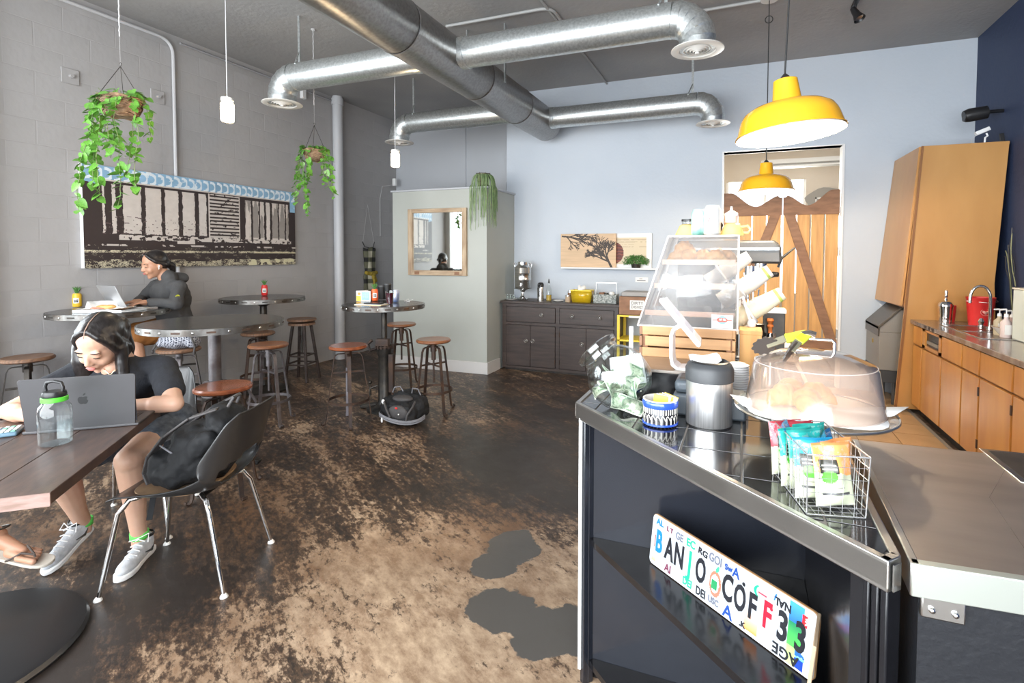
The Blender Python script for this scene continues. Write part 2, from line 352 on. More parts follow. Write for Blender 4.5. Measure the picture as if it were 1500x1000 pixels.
def floor_material():
    m = bpy.data.materials.new('stained_concrete'); m.use_nodes = True; nt = m.node_tree; N = nt.nodes; Lk = nt.links; b = N['Principled BSDF']
    tc = N.new('ShaderNodeTexCoord')
    def noise(scale, detail, rot=0, st=(1, 1, 1), dist=0, rough=.6):
        mp = N.new('ShaderNodeMapping'); mp.inputs['Rotation'].default_value = (0, 0, rot); Lk.new(tc.outputs['Object'], mp.inputs[0])
        m2 = N.new('ShaderNodeMapping'); m2.inputs['Scale'].default_value = st; Lk.new(mp.outputs[0], m2.inputs[0])
        n = N.new('ShaderNodeTexNoise'); n.inputs['Scale'].default_value = scale; n.inputs['Detail'].default_value = detail; n.inputs['Distortion'].default_value = dist; n.inputs['Roughness'].default_value = rough
        Lk.new(m2.outputs[0], n.inputs['Vector']); return n.outputs[0]
    def math_(op, a, c=None, clamp=False):
        k = N.new('ShaderNodeMath'); k.operation = op; k.use_clamp = clamp
        for i, x in enumerate((a, c)):
            if x is None: continue
            if isinstance(x, (int, float)): k.inputs[i].default_value = x
            else: Lk.new(x, k.inputs[i])
        return k.outputs[0]
    def ramp(x, lo, hi):
        k = N.new('ShaderNodeMapRange'); k.inputs['From Min'].default_value = lo; k.inputs['From Max'].default_value = hi; Lk.new(x, k.inputs[0]); return k.outputs[0]
    def mix(f, a, c):
        k = N.new('ShaderNodeMix'); k.data_type = 'RGBA'; Lk.new(f, k.inputs[0])
        for i, x in ((6, a), (7, c)):
            if isinstance(x, tuple): k.inputs[i].default_value = (*x, 1)
            else: Lk.new(x, k.inputs[i])
        return k.outputs[2]
    def spot(pts, soft):
        "min distance field to a few discs, for a spill with a shape of its own"
        out = None
        for x, y, rx in pts:
            d = N.new('ShaderNodeVectorMath'); d.operation = 'DISTANCE'; Lk.new(tc.outputs['Object'], d.inputs[0]); d.inputs[1].default_value = (x, y, 0)
            v = math_('DIVIDE', d.outputs['Value'], rx); out = v if out is None else math_('MINIMUM', out, v)
        return out
    rot = -math.radians(58)
    tan = mix(ramp(noise(16, 10, rot, (1, .5, 1), 0, .75), .38, .62), (.50, .365, .245), (.23, .145, .088))
    tan = mix(ramp(noise(.9, 3), .42, .62), tan, (.135, .072, .038))
    fine = noise(7, 12, rot, (1, .35, 1), .2, .80); big = noise(.75, 5, 0, (1, 1, 1), .4); streak = noise(3.0, 11, rot, (1, .12, 1), .5, .75)
    fine2 = noise(38, 8, rot, (1, .5, 1), .1, .75)
    s = math_('ADD', math_('ADD', math_('MULTIPLY', fine, .46), math_('MULTIPLY', big, .14)), math_('ADD', math_('MULTIPLY', streak, .46), math_('MULTIPLY', math_('SUBTRACT', fine2, .5), .50)))
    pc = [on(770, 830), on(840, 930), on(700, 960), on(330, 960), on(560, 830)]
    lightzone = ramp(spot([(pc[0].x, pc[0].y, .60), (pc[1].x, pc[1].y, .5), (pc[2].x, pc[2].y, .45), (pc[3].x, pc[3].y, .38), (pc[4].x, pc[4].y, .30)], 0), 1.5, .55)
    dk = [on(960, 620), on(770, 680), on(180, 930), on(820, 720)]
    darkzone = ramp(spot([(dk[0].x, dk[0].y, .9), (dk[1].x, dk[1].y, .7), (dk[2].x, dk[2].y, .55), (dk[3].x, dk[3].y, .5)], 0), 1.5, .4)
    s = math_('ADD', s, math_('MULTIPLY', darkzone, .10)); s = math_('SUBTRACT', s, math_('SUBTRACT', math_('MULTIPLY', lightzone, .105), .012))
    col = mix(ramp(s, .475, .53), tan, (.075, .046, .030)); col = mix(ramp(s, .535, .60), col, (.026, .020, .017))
    # grey repair patches
    a1, a2, a3, a4, a5 = on(752, 800), on(722, 828), on(735, 890), on(795, 925), on(850, 925)
    ps = spot([(a1.x, a1.y, .15), (a2.x, a2.y, .11), (a3.x, a3.y, .15), (a4.x, a4.y, .15), (a5.x, a5.y, .14)], 0)
    ps = math_('ADD', ps, math_('MULTIPLY', math_('SUBTRACT', noise(7, 8), .5), 1.3))
    pm = ramp(ps, 1.02, .96); col = mix(pm, col, (.082, .074, .066))
    Lk.new(col, b.inputs['Base Color']); ro = math_('ADD', .26, math_('MULTIPLY', noise(6, 6), .28)); Lk.new(ro, b.inputs['Roughness'])
    bp = N.new('ShaderNodeBump'); bp.inputs['Strength'].default_value = .35; bp.inputs['Distance'].default_value = .004
    Lk.new(math_('ADD', fine, math_('MULTIPLY', pm, .5)), bp.inputs['Height']); Lk.new(bp.outputs[0], b.inputs['Normal']); return m
M_floor = floor_material()

# ------------------------------------------------------------------ the room
XL, XR, YB, YA, YF, ZC = -5.44, 2.22, 6.61, 7.30, -1.5, 3.73
struct(box(XL-.2, XR+.2, YF-.1, 9.4, -.08, 0).build('floor', M_floor, smooth=0))
struct(box(XL-.2, XR+.2, YF-.1, 7.5, ZC, ZC+.1).build('ceiling', M_ceil, smooth=0))
struct(box(XR, XR+.15, YF, YB+.15, 0, ZC).build('wall_right', M_wr, smooth=0))
# kitchen tiles on the floor behind the bar
fl = bpy.data.objects['floor']
gt = box(.30, 1.56, 2.40, 6.61, 0, .004).build('tile_bed', M_grout, fl, smooth=0)
tb = None
for i in range(4):
    for j in range(14):
        x = .305+i*.305; y = 2.41+j*.30
        if tb is None: tb = box(0, .299, 0, .294, 0, .008).build('floor_tile', M_ftile, fl, smooth=0); o = tb
        else: o = tb.copy(); COL.objects.link(o)
        o.location = (x, y, .004)
# back wall with doorway
dl, dr, dt = aty(1060, 222, YB).x, aty(1235, 213, YB).x, 2.73
xa = -3.07
wbk = MB().box(xa, dl, YB, YB+.15, 0, ZC).box(dr, XR, YB, YB+.15, 0, ZC).box(dl, dr, YB, YB+.15, dt, ZC)
struct(wbk.build('wall_back', M_wb, smooth=0))
struct(box(xa-.02, xa+.10, YB+.15, YA+.1, 0, ZC).build('wall_alcove_side', M_wa, smooth=0))
wa = struct(box(XL, xa, YA, YA+.15, 0, ZC).build('wall_alcove', M_wa, smooth=0))
box(-4.14, -4.10, YA-.018, YA, 2.2, ZC).build('seam_batten', M_wa, wa, smooth=0)
box(-4.07, -3.4, YA-.014, YA, 2.2, 2.62).build('wall_panel', M_wa, wa, smooth=0)
# left block wall, window opening near the camera
wl = struct(MB().box(XL-.2, XL-.001, 2.12, 7.5, 0, ZC).box(XL-.2, XL, YF, 2.12, 0, .55).box(XL-.2, XL, YF, 2.12, 3.0, ZC).build('wall_left', M_wl, smooth=0))
blk = []
for k in range(3):
    m_ = MB(); rr = random.Random(k); n_ = 4
    e = lambda: rr.uniform(-.003, .003)
    m_.add([(0, .003, .003), (0, .397, .003), (0, .397, .198), (0, .003, .198), (.001, .006+e(), .006+e()), (.001, .394+e(), .006+e()), (.001, .394+e(), .195+e()), (.001, .006+e(), .195+e())],
           [(4, 5, 6, 7), (0, 1, 5, 4), (1, 2, 6, 5), (2, 3, 7, 6), (3, 0, 4, 7)])
    blk.append(m_.build('block', None, wl, smooth=0)); blk[-1].data.materials.append(M_wl)
first = [True]*3
for r in range(18):
    for c in range(13):
        y = 2.12+c*.4+(.2 if r % 2 else 0); k = random.randrange(3)
        if y+.4 > 7.33: continue
        if first[k]: o = blk[k]; first[k] = False
        else: o = blk[k].copy(); COL.objects.link(o)
        o.location = (XL-.001+random.uniform(-.0005, .0005), y, r*.2)
for k in range(3):
    if first[k]: bpy.data.objects.remove(blk[k])
box(XL-.012, XL-.002, 2.12, 7.3, 3.60, ZC).build('top_course', M_wl, wl, smooth=0)
struct(box(XL-.02, XL+.10, 1.98, 2.16, 0, ZC).build('trim_1', M_wtrim, bevel=.004))
w1 = thing('window_1', '', 'x', (XL-.08, .3, 0))
del w1['label'], w1['category']; struct(w1)
for y in (-1.78, -.5, .55, 1.66): box(-.04, .04, y-.03, y+.03, .55, 3.0).build('window_frame', M_wtrim, w1)
for z in (.58, 2.2, 2.97): box(-.04, .04, -1.8, 1.7, z-.03, z+.03).build('window_frame', M_wtrim, w1)
box(-.004, .004, -1.78, 1.66, .6, 2.95).build('window_pane', glassm, w1)
# storefront behind the camera
struct(MB().box(XL, XR, YF-.15, YF, 0, .45).box(XL, XR, YF-.15, YF, 3.05, ZC).box(1.75, XR, YF-.15, YF, .45, 3.05).build('wall_front', M_wl, smooth=0))
w2 = thing('window_2', '', 'x', (-1.85, YF-.08, 0)); del w2['label'], w2['category']; struct(w2)
for x in (-3.55, -1.8, 0, 1.8, 3.57): box(x-.03, x+.03, -.04, .04, .45, 3.05).build('window_frame', M_wtrim, w2)
for z in (.48, 2.3, 3.02): box(-3.57, 3.6, -.04, .04, z-.03, z+.03).build('window_frame', M_wtrim, w2)
box(-3.55, 3.57, -.004, .004, .47, 3.0).build('window_pane', glassm, w2)
# partition box in the alcove corner
px0, px1, py0, pz = -4.36, -2.955, 5.77, 2.33
pw = struct(box(px0, px1, py0, YB+.0, 0, pz).build('wall_partition', M_wp, smooth=0))
struct(box(px0-.02, px1+.02, py0-.02, YB-.001, pz, pz+.022).build('trim_2', M_wa, bevel=.003))
struct(MB().box(px0, px1+.018, py0-.018, py0, 0, .15).box(px1, px1+.018, py0, 6.12, 0, .15).build('baseboard_partition', M_base, bevel=.004))
# kitchen seen through the doorway
kt = MB().box(-.9, 2.6, 9.25, 9.4, 0, .9).box(-.9, -.25, 9.25, 9.4, .9, 3.2).box(.95, 2.6, 9.25, 9.4, .9, 3.2).box(-.25, .95, 9.25, 9.4, 2.72, 3.2)
kt.box(-1.05, -.9, YB+.15, 9.4, 0, 3.2).box(2.6, 2.75, YB+.15, 9.4, 0, 3.2)
struct(kt.build('wall_kitchen', M_cream, smooth=0))
struct(box(-1.05, 2.75, YB+.15, 9.4, 3.2, 3.3).build('ceiling_kitchen', M_cream, smooth=0))
w3 = thing('window_3', '', 'x', (.35, 9.3, .9)); del w3['label'], w3['category']; struct(w3)
for x in (-.58, 0, .58): box(x-.02, x+.02, -.03, .03, 0, 1.82).build('window_frame', M_white, w3)
box(-.58, .58, -.003, .003, 0, 1.82).build('window_pane', glassm, w3)
struct(MB().box(dl-.012, dl+.005, YB-.012, YB+.16, 0, dt+.01).box(dr-.005, dr+.018, YB-.012, YB+.16, 0, dt+.01).box(dl, dr, YB-.012, YB+.16, dt, dt+.012).build('trim_3', M_white, smooth=0))
# wide vent fixture over the kitchen wall
t = thing('ceiling_light', 'long off-white light fixture high inside the kitchen doorway', 'light', (1.0, 8.1, 2.74))
box(-.75, .9, -.09, .09, .05, .11).build('housing', M_metalw, t); box(-.72, .9, -.06, .06, 0, .05).build('louvre', M_icem, t); box(-.75, .9, -.1, -.09, .0, .02).build('lip', M_metalw, t)
# patch with a small frame on the kitchen wall
t = thing('wall_hatch', 'small pale framed vent in a dark plaster patch on the kitchen wall', 'hatch', (1.28, 9.24, 2.35))
pts = [(.34*math.cos(a)*(1+.08*math.sin(5*a)), .20*math.sin(a)*(1+.1*math.cos(3*a))+.02) for a in [2*PI*i/24 for i in range(24)]]
MB().prism(pts, 0, .008, Matrix.Rotation(PI/2, 4, 'X')).build('plaster_patch', M_icem, t)
f_ = MB()
for a, b_, c, d in ((-.2, .2, .05, .07), (-.2, .2, -.12, -.10), (-.2, -.18, -.12, .07), (.18, .2, -.12, .07), (-.01, .01, -.12, .07)): f_.box(a, b_, -.025, -.008, c, d)
f_.build('frame', M_white, t)

# ------------------------------------------------------------------ ducts
yA, yB, XD, ZD, RD, RB = 3.78, 5.95, -2.37, 3.17, .2, .122
t = thing('air_duct', 'big galvanised round ceiling duct with four side branches', 'duct', (XD, 0, ZD))
Ry = Matrix.Rotation(-PI/2, 4, 'X')
for a, b_ in ((-1.2, .9), (.9, 2.15), (2.15, 3.2), (3.2, 4.4), (4.4, 5.35), (5.35, 6.3)):
    MB().lathe([(RD, a+.004), (RD+.004, a+.010), (RD, a+.02), (RD, b_-.004)] + ([(RD*.99, b_), (0, b_)] if b_ == 6.3 else [(RD-.003, b_)]), 40, M=Ry).build('duct_section', M_galvd, t, loc=None)
for yy in (-1., 1.9, 4.6):
    for x_ in (-RD-.012, RD): box(x_, x_+.012, yy, yy+.03, 0, ZC-ZD).build('hanger_strap', M_galv, t)
def branch(y, xend):
    sg = 1 if xend > XD else -1; zb = .0; x0 = sg*(RD-.02); x1 = xend-XD-sg*.17
    MB().tube([(x0, y, zb), (x0+sg*.06, y, zb), (x0+sg*.062, y, zb), (x1, y, zb)], [RB+.006, RB+.006, RB, RB], 32).build('branch_pipe', M_galv, t)
    c = (x1, y, zb-.17); segs = 5; P_ = []
    for i in range(segs+1):
        a = PI/2-(PI/2)*i/segs; P_.append(Vector((x1+sg*.17*math.cos(a), y, zb-.17+.17*math.sin(a))))
    P_.append(P_[-1]+Vector((0, 0, -.06)))
    rs = []; pp = []
    for i in range(len(P_)-1):
        pp += [P_[i], P_[i].lerp(P_[i+1], .03)]; rs += [RB+.005, RB]
    pp.append(P_[-1]); rs.append(RB-.002)
    eb = MB().tube(pp, rs, 32); e_ = eb.build('elbow', M_galv, t, smooth=14)
    g = P_[-1]
    gr = MB()
    gr.lathe([(RB, .0), (.178, -.002), (.18, -.008), (.165, -.014), (.125, -.012), (.118, .004)], 40, (g.x, g.y, g.z+.004))
    go = gr.build('vent_grille', M_metalw, t)
    mm = MB()
    for k, rr in enumerate((.105, .082, .060, .038)): mm.lathe([(rr, .01-k*.004), (rr-.012, -.006-k*.004), (rr-.014, -.004-k*.004), (rr-.003, .012-k*.004)], 32, (g.x, g.y, g.z))
    mm.cyl((g.x, g.y, g.z), .016, -.03, -.01, 16)
    mm.build('vent_ring', M_metalw, go)
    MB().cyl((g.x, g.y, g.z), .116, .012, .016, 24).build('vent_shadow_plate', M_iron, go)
    xs = x1-sg*.05
    MB().box(xs-.012, xs+.012, y-.004, y+.004, RB, ZC-ZD).build('hanger_strap', M_galv, t)
    MB().tube([(xs, y, RB+.10), (xs-sg*.02, y-.05, RB+.03), (xs-sg*.04, y-.09, RB*.7)], .007, 6).build('hanger_strap', M_galv, t)
branch(yA, -4.12); branch(yA+.05, -.31); branch(yB-.35, -4.12); branch(yB+.05, -.31)
# ceiling conduits
def conduit(pts, r, label, m=M_wl, name='conduit_pipe'):
    return tag(MB().tube(pts, r, 8).build(name, m), label, 'pipe')
def rounded(a, b, c, r=.12, n=6):
    a, b, c = Vector(a), Vector(b), Vector(c); p = b+(a-b).normalized()*r; q = b+(c-b).normalized()*r
    return [a]+[(p*(1-s_)**2+b*2*s_*(1-s_)+q*s_*s_) for s_ in [i/n for i in range(n+1)]]+[c]
M_cond = mat('ceiling_conduit', (.36, .36, .35), .5)
conduit(rounded((-2.7, 4.42, 3.71), (-1.62, 4.42, 3.71), (-1.62, 5.1, 3.71)), .014, 'thin grey conduit bending across the ceiling above the big duct', M_cond)
conduit([(-1.66, 2.5, 3.71), (-1.655, 5.1, 3.71), (-1.65, YB, 3.71)], .012, 'straight thin conduit running to the back wall on the ceiling', M_cond)
tag(box(-1.69, -1.57, 5.05, 5.15, 3.66, 3.73).build('junction_box', M_wl, bevel=.005), 'small square junction box where ceiling conduits meet', 'box')
conduit([(-1.45, 5.1, 3.71), (-.75, 5.02, 3.70), (-.70, 4.95, 3.70), (.12, 4.95, 3.71)], .014, 'pale conduit crossing the ceiling to the lamp canopy', M_cond)
# left wall conduit and plates
conduit([(XL+.025, 2.2, 3.655)]+rounded((XL+.025, 2.4, 3.655), (XL+.025, 3.63, 3.66), (XL+.025, 3.63, 1.25), .15), .016, 'pale conduit bending down the left wall behind the train mural', mat('wall_conduit', (.52, .52, .53), .5))
tag(MB().tube([(XL+.03, 3.7, 3.66), (XL+.03, 5.9, 3.66)], .012, 6).build('conduit_pipe', M_wl2), 'thin grey conduit along the top of the left wall', 'pipe')
for i, (px, py, lb) in enumerate(((102, 112, 'square grey bolted wall plate left of the first hanging plant'), (230, 142, 'square grey bolted wall plate beside the wall conduit'))):
    p = atx(px, py, XL); t = thing('wall_plate', lb, 'bracket', (XL, p.y, p.z), 0, 'square bolted plates on the left wall')
    box(0, .014, -.065, .065, -.065, .065).build('plate', M_wl, t, bevel=.004)
    MB().cyl((0, 0, 0), .016, .014, .045, 6, M=Matrix.Rotation(PI/2, 4, 'Y')).build('bolt', M_wl, t)
p = atx(442, 137, XL); tag(box(0, .05, -.03, .03, -.07, .07).build('wall_sensor', M_white, loc=(XL, p.y, p.z), bevel=.004), 'little white box high on the left wall near the ceiling', 'sensor')
p = aty(572, 265, 7.1); tag(box(-.03, .03, 0, .05, -.06, .06).build('thermostat', M_white, loc=(XL+.1, 7.1, p.z-.02), bevel=.005), 'small white control box in the far corner beside the partition', 'thermostat')
tag(MB().tube([(XL+.09, 7.12, 2.65), (XL+.03, 6.9, 2.60), (XL+.02, 6.85, 2.4), (XL+.02, 6.85, 1.8)], .004, 5).build('loose_wire', M_wcord), 'thin white wire hanging down the wall near the corner', 'wire')
tag(MB().cyl((XL+.075, 5.87, 0), .068, 0, ZC, 28).cyl((XL+.075, 5.87, 0), .08, ZC-.12, ZC-.03, 28).build('drain_pipe', mat('pipe_paint', (.50, .51, .53), .45)), 'thick pale grey vertical pipe on the left wall', 'pipe')

# ------------------------------------------------------------------ train mural
CREAM = np.array([.66, .60, .55]); DARK = np.array([.035, .024, .024]); SKY = np.array([.27, .47, .66]); PALE = np.array([.72, .80, .86])
def mural(u, v):
    n1 = noise2(u, v, 55, 18, 1, 4); n2 = noise2(u, v, 9, 5, 2, 3); n3 = noise2(u*1.0, v, 62, 40, 3, 4); n5 = np.random.RandomState(8).rand(*u.shape)*.35+n3*.65; n4 = noise2(u, v, 60, 2, 5, 2)
    out = np.zeros(u.shape+(3,))+DARK
    def put(mask, col): out[mask] = (col if np.ndim(col) == 1 else col[mask])
    cu_ = (u*30) % 1.0; rr_ = np.sqrt(((cu_-.35)*.75)**2+((v-.925)*9)**2*1.1); swirl = ((rr_ > .36) & (rr_ < .62) & (cu_ > .25)) | (n1*.6+n2*.4 > .60)
    sky = SKY*(.75+.5*n2[..., None]); sky = np.where(swirl[..., None], PALE, sky)
    top = .865-.07*(1-u)*0
    put(v > .86, sky); put((u < .055) & (v > .84-.5*(u)) & (v > .80), sky); put((u > .965) & (v > .72), sky)
    body = (u > .06) & (u < .965) & (v > .27) & (v < .875)
    put((v < .87) & (v > .855) & (u > .055) & (u < .965), CREAM*.9)
    put((v < .855) & (v > .84) & (u > .055) & (u < .965), DARK)
    # panels left of the door
    wob = (n1-.5)*.010
    for x0, x1 in ((.065, .073), (.098, .112), (.138, .205), (.222, .285), (.300, .358), (.376, .432), (.45, .487)):
        tint = CREAM*(.86+.2*n2[..., None]); put((u > x0+wob) & (u < x1+wob) & (v > .33+.03*n3) & (v < .835), tint)
    for x0, x1 in ((.69, .722), (.733, .766), (.775, .800), (.812, .835), (.848, .885), (.893, .93), (.938, .955)):
        sh = np.where((n4 > .55) & (v > .35), .45, .95); put((u > x0+wob) & (u < x1+wob) & (v > .30) & (v < .82), CREAM*sh[..., None]*(.85+.3*n2[..., None]))
    d = (u > .497) & (u < .662) & (v > .285) & (v < .85); lv = (np.sin(v*2*PI*24) > -.15) & (n3 > .34)
    put(d, DARK); put(d & lv & (u > .503) & (u < .655), CREAM*.85)
    put(((np.abs(u-.50) < .003) | (np.abs(u-.657) < .003)) & d, CREAM*.95)
    put((u > .12) & (u < .97) & (v > .275+.01*n1) & (v < .32+.02*n3), np.where((n3 > .45)[..., None], CREAM*.9, DARK))
    put((u > .35) & (u < .43) & (v > .25) & (v < .285), CREAM*.9)
    gf = (np.sin(u*160+9*n1)*np.sin(v*90+7*n2) > .86) & (v > .34) & (v < .52) & (u < .5); put(gf & body, DARK*4)
    TAN = np.array([.55, .50, .36])
    put((v < .178) & (v > .150) & (n5 > .47), TAN*1.1); put((v < .165) & (v > .15) & (u > .74), np.array([.60, .54, .35]))
    put((v < .085*(1.25-n2)) & (n5 > .52), TAN); put((v < .24) & (n5 > .74), TAN*.5); put((v < .075) & (n1 > .52) & (u > .7), np.array([.62, .58, .38]))
    put((v < .24) & (v > .22) & (n1 > .62), CREAM*.8)
    return out*(.93+.14*n3[..., None])
ya_, yb_ = atx(114, 238, XL).y, atx(427, 282, XL).y; za_, zb_ = 1.372, 2.295
t = thing('mural_canvas', 'long black and cream painting of a boxcar under blue sky', 'painting', (XL, (ya_+yb_)/2, za_))
W_ = yb_-ya_; Hm = zb_-za_
MW = Matrix.Rotation(PI/2, 4, 'Z')
box(.002, .05, -W_/2, W_/2, 0, Hm).build('stretcher', M_wplastic, t, smooth=0)
printed('painted_face', W_, Hm, 640, 210, mural, M_print, t, Matrix.Translation((.0515, 0, 0)) @ MW)

# ------------------------------------------------------------------ bar tables
def bar_table(name, label, c, r, h=1.03, base='plain', rot=0):
    t = thing(name, label, 'table', (c[0], c[1], 0), rot)
    MB().cyl((0, 0, 0), r-.006, h-.034, h, 64).build('tabletop', M_ttop, t, bevel=.003)
    rim = MB().lathe([(r-.005, h-.045), (r+.001, h-.045), (r+.001, h-.002), (r-.005, h-.002)], 72).build('rim_band', M_rim, t)
    rv = MB(); sl = MB(); n = 14
    for i in range(n):
        a = 2*PI*i/n; M = Matrix.Rotation(a, 4, 'Z') @ Matrix.Translation((r+.001, 0, h-.024)); rv.ball((0, 0, 0), (.005, .0085, .0085), 8, M)
        a += PI/n; M = Matrix.Rotation(a, 4, 'Z') @ Matrix.Translation((r+.001, 0, h-.024)); sl.box(-.001, .0015, -.026, .026, -.006, .006, M)
    rv.build('rivets', M_edge, rim)['kind'] = 'stuff'; sl.build('slots', M_rust if base != 'plain' else M_iron, rim)['kind'] = 'stuff'
    if base == 'crank':
        MB().cyl((0, 0, 0), .040, .48, h-.04, 24).build('column', M_greyiron, t)
        MB().lathe([(0, .0), (.20, .0), (.205, .03), (.13, .05), (.075, .12), (.06, .3), (.06, .42), (.085, .45), (.085, .5), (.05, .53), (0, .53)], 32).build('pedestal', M_iron, t)
        MB().lathe([(.04, h-.09), (.12, h-.045), (0, h-.045)], 24).build('top_bracket', M_greyiron, t)
        g = MB(); g.torus((0, 0, .56), .115, .010, 40, 8)
        for i in range(28):
            a = 2*PI*i/28; g.box(.113, .132, -.006, .006, .550, .570, Matrix.Rotation(a, 4, 'Z'))
        for i in range(4): g.box(.03, .112, -.009, .009, .552, .568, Matrix.Rotation(i*PI/2+.3, 4, 'Z'))
        g.build('gear_wheel', M_greyiron, t)
        MB().lathe([(.05, .49), (.085, .50), (.085, .515), (.05, .52)], 24).lathe([(.05, .575), (.075, .58), (.075, .60), (.045, .61)], 24).build('collar', M_greyiron, t)
        MB().tube([(-.07, -.03, .53), (-.16, -.03, .52), (-.17, -.03, .45), (-.17, -.03, .40)], .011, 8).build('crank_arm', M_greyiron, t); MB().tube([(.05, .05, .53), (.17, .10, .55), (.2, .12, .50), (.24, .13, .44)], .010, 8).build('crank_arm', M_greyiron, t)
        for i in range(3):
            a = 2*PI*i/3+.4; d = Vector((math.cos(a), math.sin(a), 0))
            MB().bar(d*.08+Vector((0, 0, .12)), d*.30+Vector((0, 0, .02)), .05, .03).build('foot', M_iron, t, bevel=.005)
    elif base == 'winch':
        MB().cyl((0, 0, 0), .028, .60, h-.04, 20).build('post', M_iron, t)
        MB().lathe([(0, 0), (.17, 0), (.172, .025), (.09, .05), (.062, .09), (.058, .52), (.07, .55), (.07, .64), (.04, .67), (0, .67)], 32).build('column', M_iron, t)
        MB().lathe([(.028, h-.09), (.10, h-.046), (0, h-.046)], 24).build('top_bracket', M_iron, t)
        g = MB()
        for i in range(16): g.box(-.008, .008, -.088, -.06, .60, .63, Matrix.Rotation(2*PI*i/16, 4, 'Z'))
        g.torus((0, 0, .615), .068, .014, 28, 8); g.tube([(-.06, 0, .60), (-.13, -.03, .58), (-.15, -.03, .64), (-.11, -.03, .68)], .016, 8)
        g.box(-.05, .07, -.10, -.04, .635, .70).build('winch_head', M_rust, t)
        MB().box(.055, .10, -.05, .0, .18, .55).tube([(.08, -.03, .18), (.12, -.05, .12), (.16, -.05, .2)], .012, 6).build('side_rack', M_rust, t, bevel=.004)
        MB().tube([(-.06, -.03, .24), (-.12, -.06, .22), (-.12, -.06, .15)], .012, 8).ball((-.12, -.06, .28), .02).tube([(-.12, -.06, .22), (-.12, -.06, .28)], .007).build('lever', M_iron, t)
        for i in range(3):
            a = 2*PI*i/3+.9; d = Vector((math.cos(a), math.sin(a), 0))
            MB().bar(d*.08+Vector((0, 0, .05)), d*.25+Vector((0, 0, .018)), .07, .03).build('foot', M_iron, t, bevel=.005)
    else:
        MB().cyl((0, 0, 0), .036, .03, h-.04, 20).build('column', M_iron, t)
        MB().lathe([(0, 0), (.24, 0), (.245, .02), (.1, .035), (.045, .06), (0, .06)], 32).build('foot_plate', M_iron, t)
        MB().lathe([(.036, h-.10), (.12, h-.046), (0, h-.046)], 24).build('top_bracket', M_iron, t)
    return t
bar_table('bar_table', 'large round steel-rimmed bar table on a geared crank pedestal', (-3.46, 2.56), .44, base='crank')
bar_table('bar_table', 'round bar table by the mural holding the food tray and open laptop', (-4.97, 2.76), .41)
bar_table('bar_table', 'round bar table at the wall with only a red canned succulent', (-4.90, 4.20), .42)
bar_table('bar_table', 'round bar table with winch column crowded with cans, papers and tumblers', (-3.20, 4.09), .38, base='winch', rot=.3)

# ------------------------------------------------------------------ stools
def stool(label, x, y, h=.71, wood=None, iron=None, rz=0, r=.163, kind='iron', seat_h=None):
    t = thing('bar_stool', label, 'stool', (x, y, 0), rz, 'industrial wooden-seat stools')
    wood = wood or M_seat; iron = iron or M_rust
    MB().lathe([(0, h-.032), (r-.012, h-.032), (r, h-.022), (r, h-.010), (r-.010, h), (r*.6, h-.003), (0, h-.006)], 40).build('seat', wood, t)
    MB().cyl((0, 0, 0), .022, h-.20, h-.03, 12).cyl((0, 0, 0), .010, h-.42, h-.20, 8).build('screw', iron, t)
    if kind == 'iron':
        MB().cyl((0, 0, 0), .085, h-.045, h-.032, 24).cyl((0, 0, 0), .03, h-.12, h-.045, 14).build('seat_plate', iron, t)
        for i in range(4):
            a = PI/4+i*PI/2; d = Vector((math.cos(a), math.sin(a), 0)); Z = Vector((0, 0, 1)); tn = Z.cross(d)
            pts = [d*.03+Z*(h-.075), d*.085+Z*(h-.075), d*.105+Z*(h-.085), d*.118+Z*(h-.115), d*.15+Z*(h*.5), d*.19+Z*.035, d*.198+Z*.012, d*.215+Z*.004, d*.228+Z*.014, d*.226+Z*.026]
            m = MB(); wv = tn*.014; vs = []
            for k, p in enumerate(pts):
                tan_ = (pts[min(k+1, 9)]-pts[max(k-1, 0)]).normalized(); nn = tan_.cross(tn)*.0035
                vs += [p-wv-nn, p+wv-nn, p+wv+nn, p-wv+nn]
            fs = [(0, 3, 2, 1), (36, 37, 38, 39)]
            for k in range(9):
                for q in range(4): fs.append((k*4+q, k*4+(q+1) % 4, k*4+4+(q+1) % 4, k*4+4+q))
            m.add(vs, fs); m.build('leg', iron, t, smooth=30)
        m = MB(); R = .173
        for z in (.20,): m.lathe([(R-.003, z), (R+.003, z), (R+.003, z+.024), (R-.003, z+.024), (R-.003, z)], 40)
        m.build('footrest_ring', iron, t)
        MB().bar((-.09, -.09, h-.24), (.09, .09, h-.24), .004, .018).bar((-.09, .09, h-.25), (.09, -.09, h-.25), .004, .018).build('cross_strap', iron, t)
    else:
        MB().cyl((0, 0, 0), .15, h-.075, h-.05, 32).build('lower_disc', wood, t)
        for i in range(4):
            a = PI/4+i*PI/2; d = Vector((math.cos(a), math.sin(a), 0))
            MB().bar(d*.10+Vector((0, 0, h-.07)), d*.195, .032, .026).build('leg', M_darkwood, t, bevel=.003)
        for k, z in enumerate((.20, .30)):
            for i in range(4):
                a = PI/4+i*PI/2; b = a+PI/2; q = .195-.095*z/h-.004
                MB().bar((q*math.cos(a), q*math.sin(a), z+.01*(i % 2)), (q*math.cos(b), q*math.sin(b), z+.01*(i % 2)), .02, .016).build('rung', M_darkwood, t)
    return t
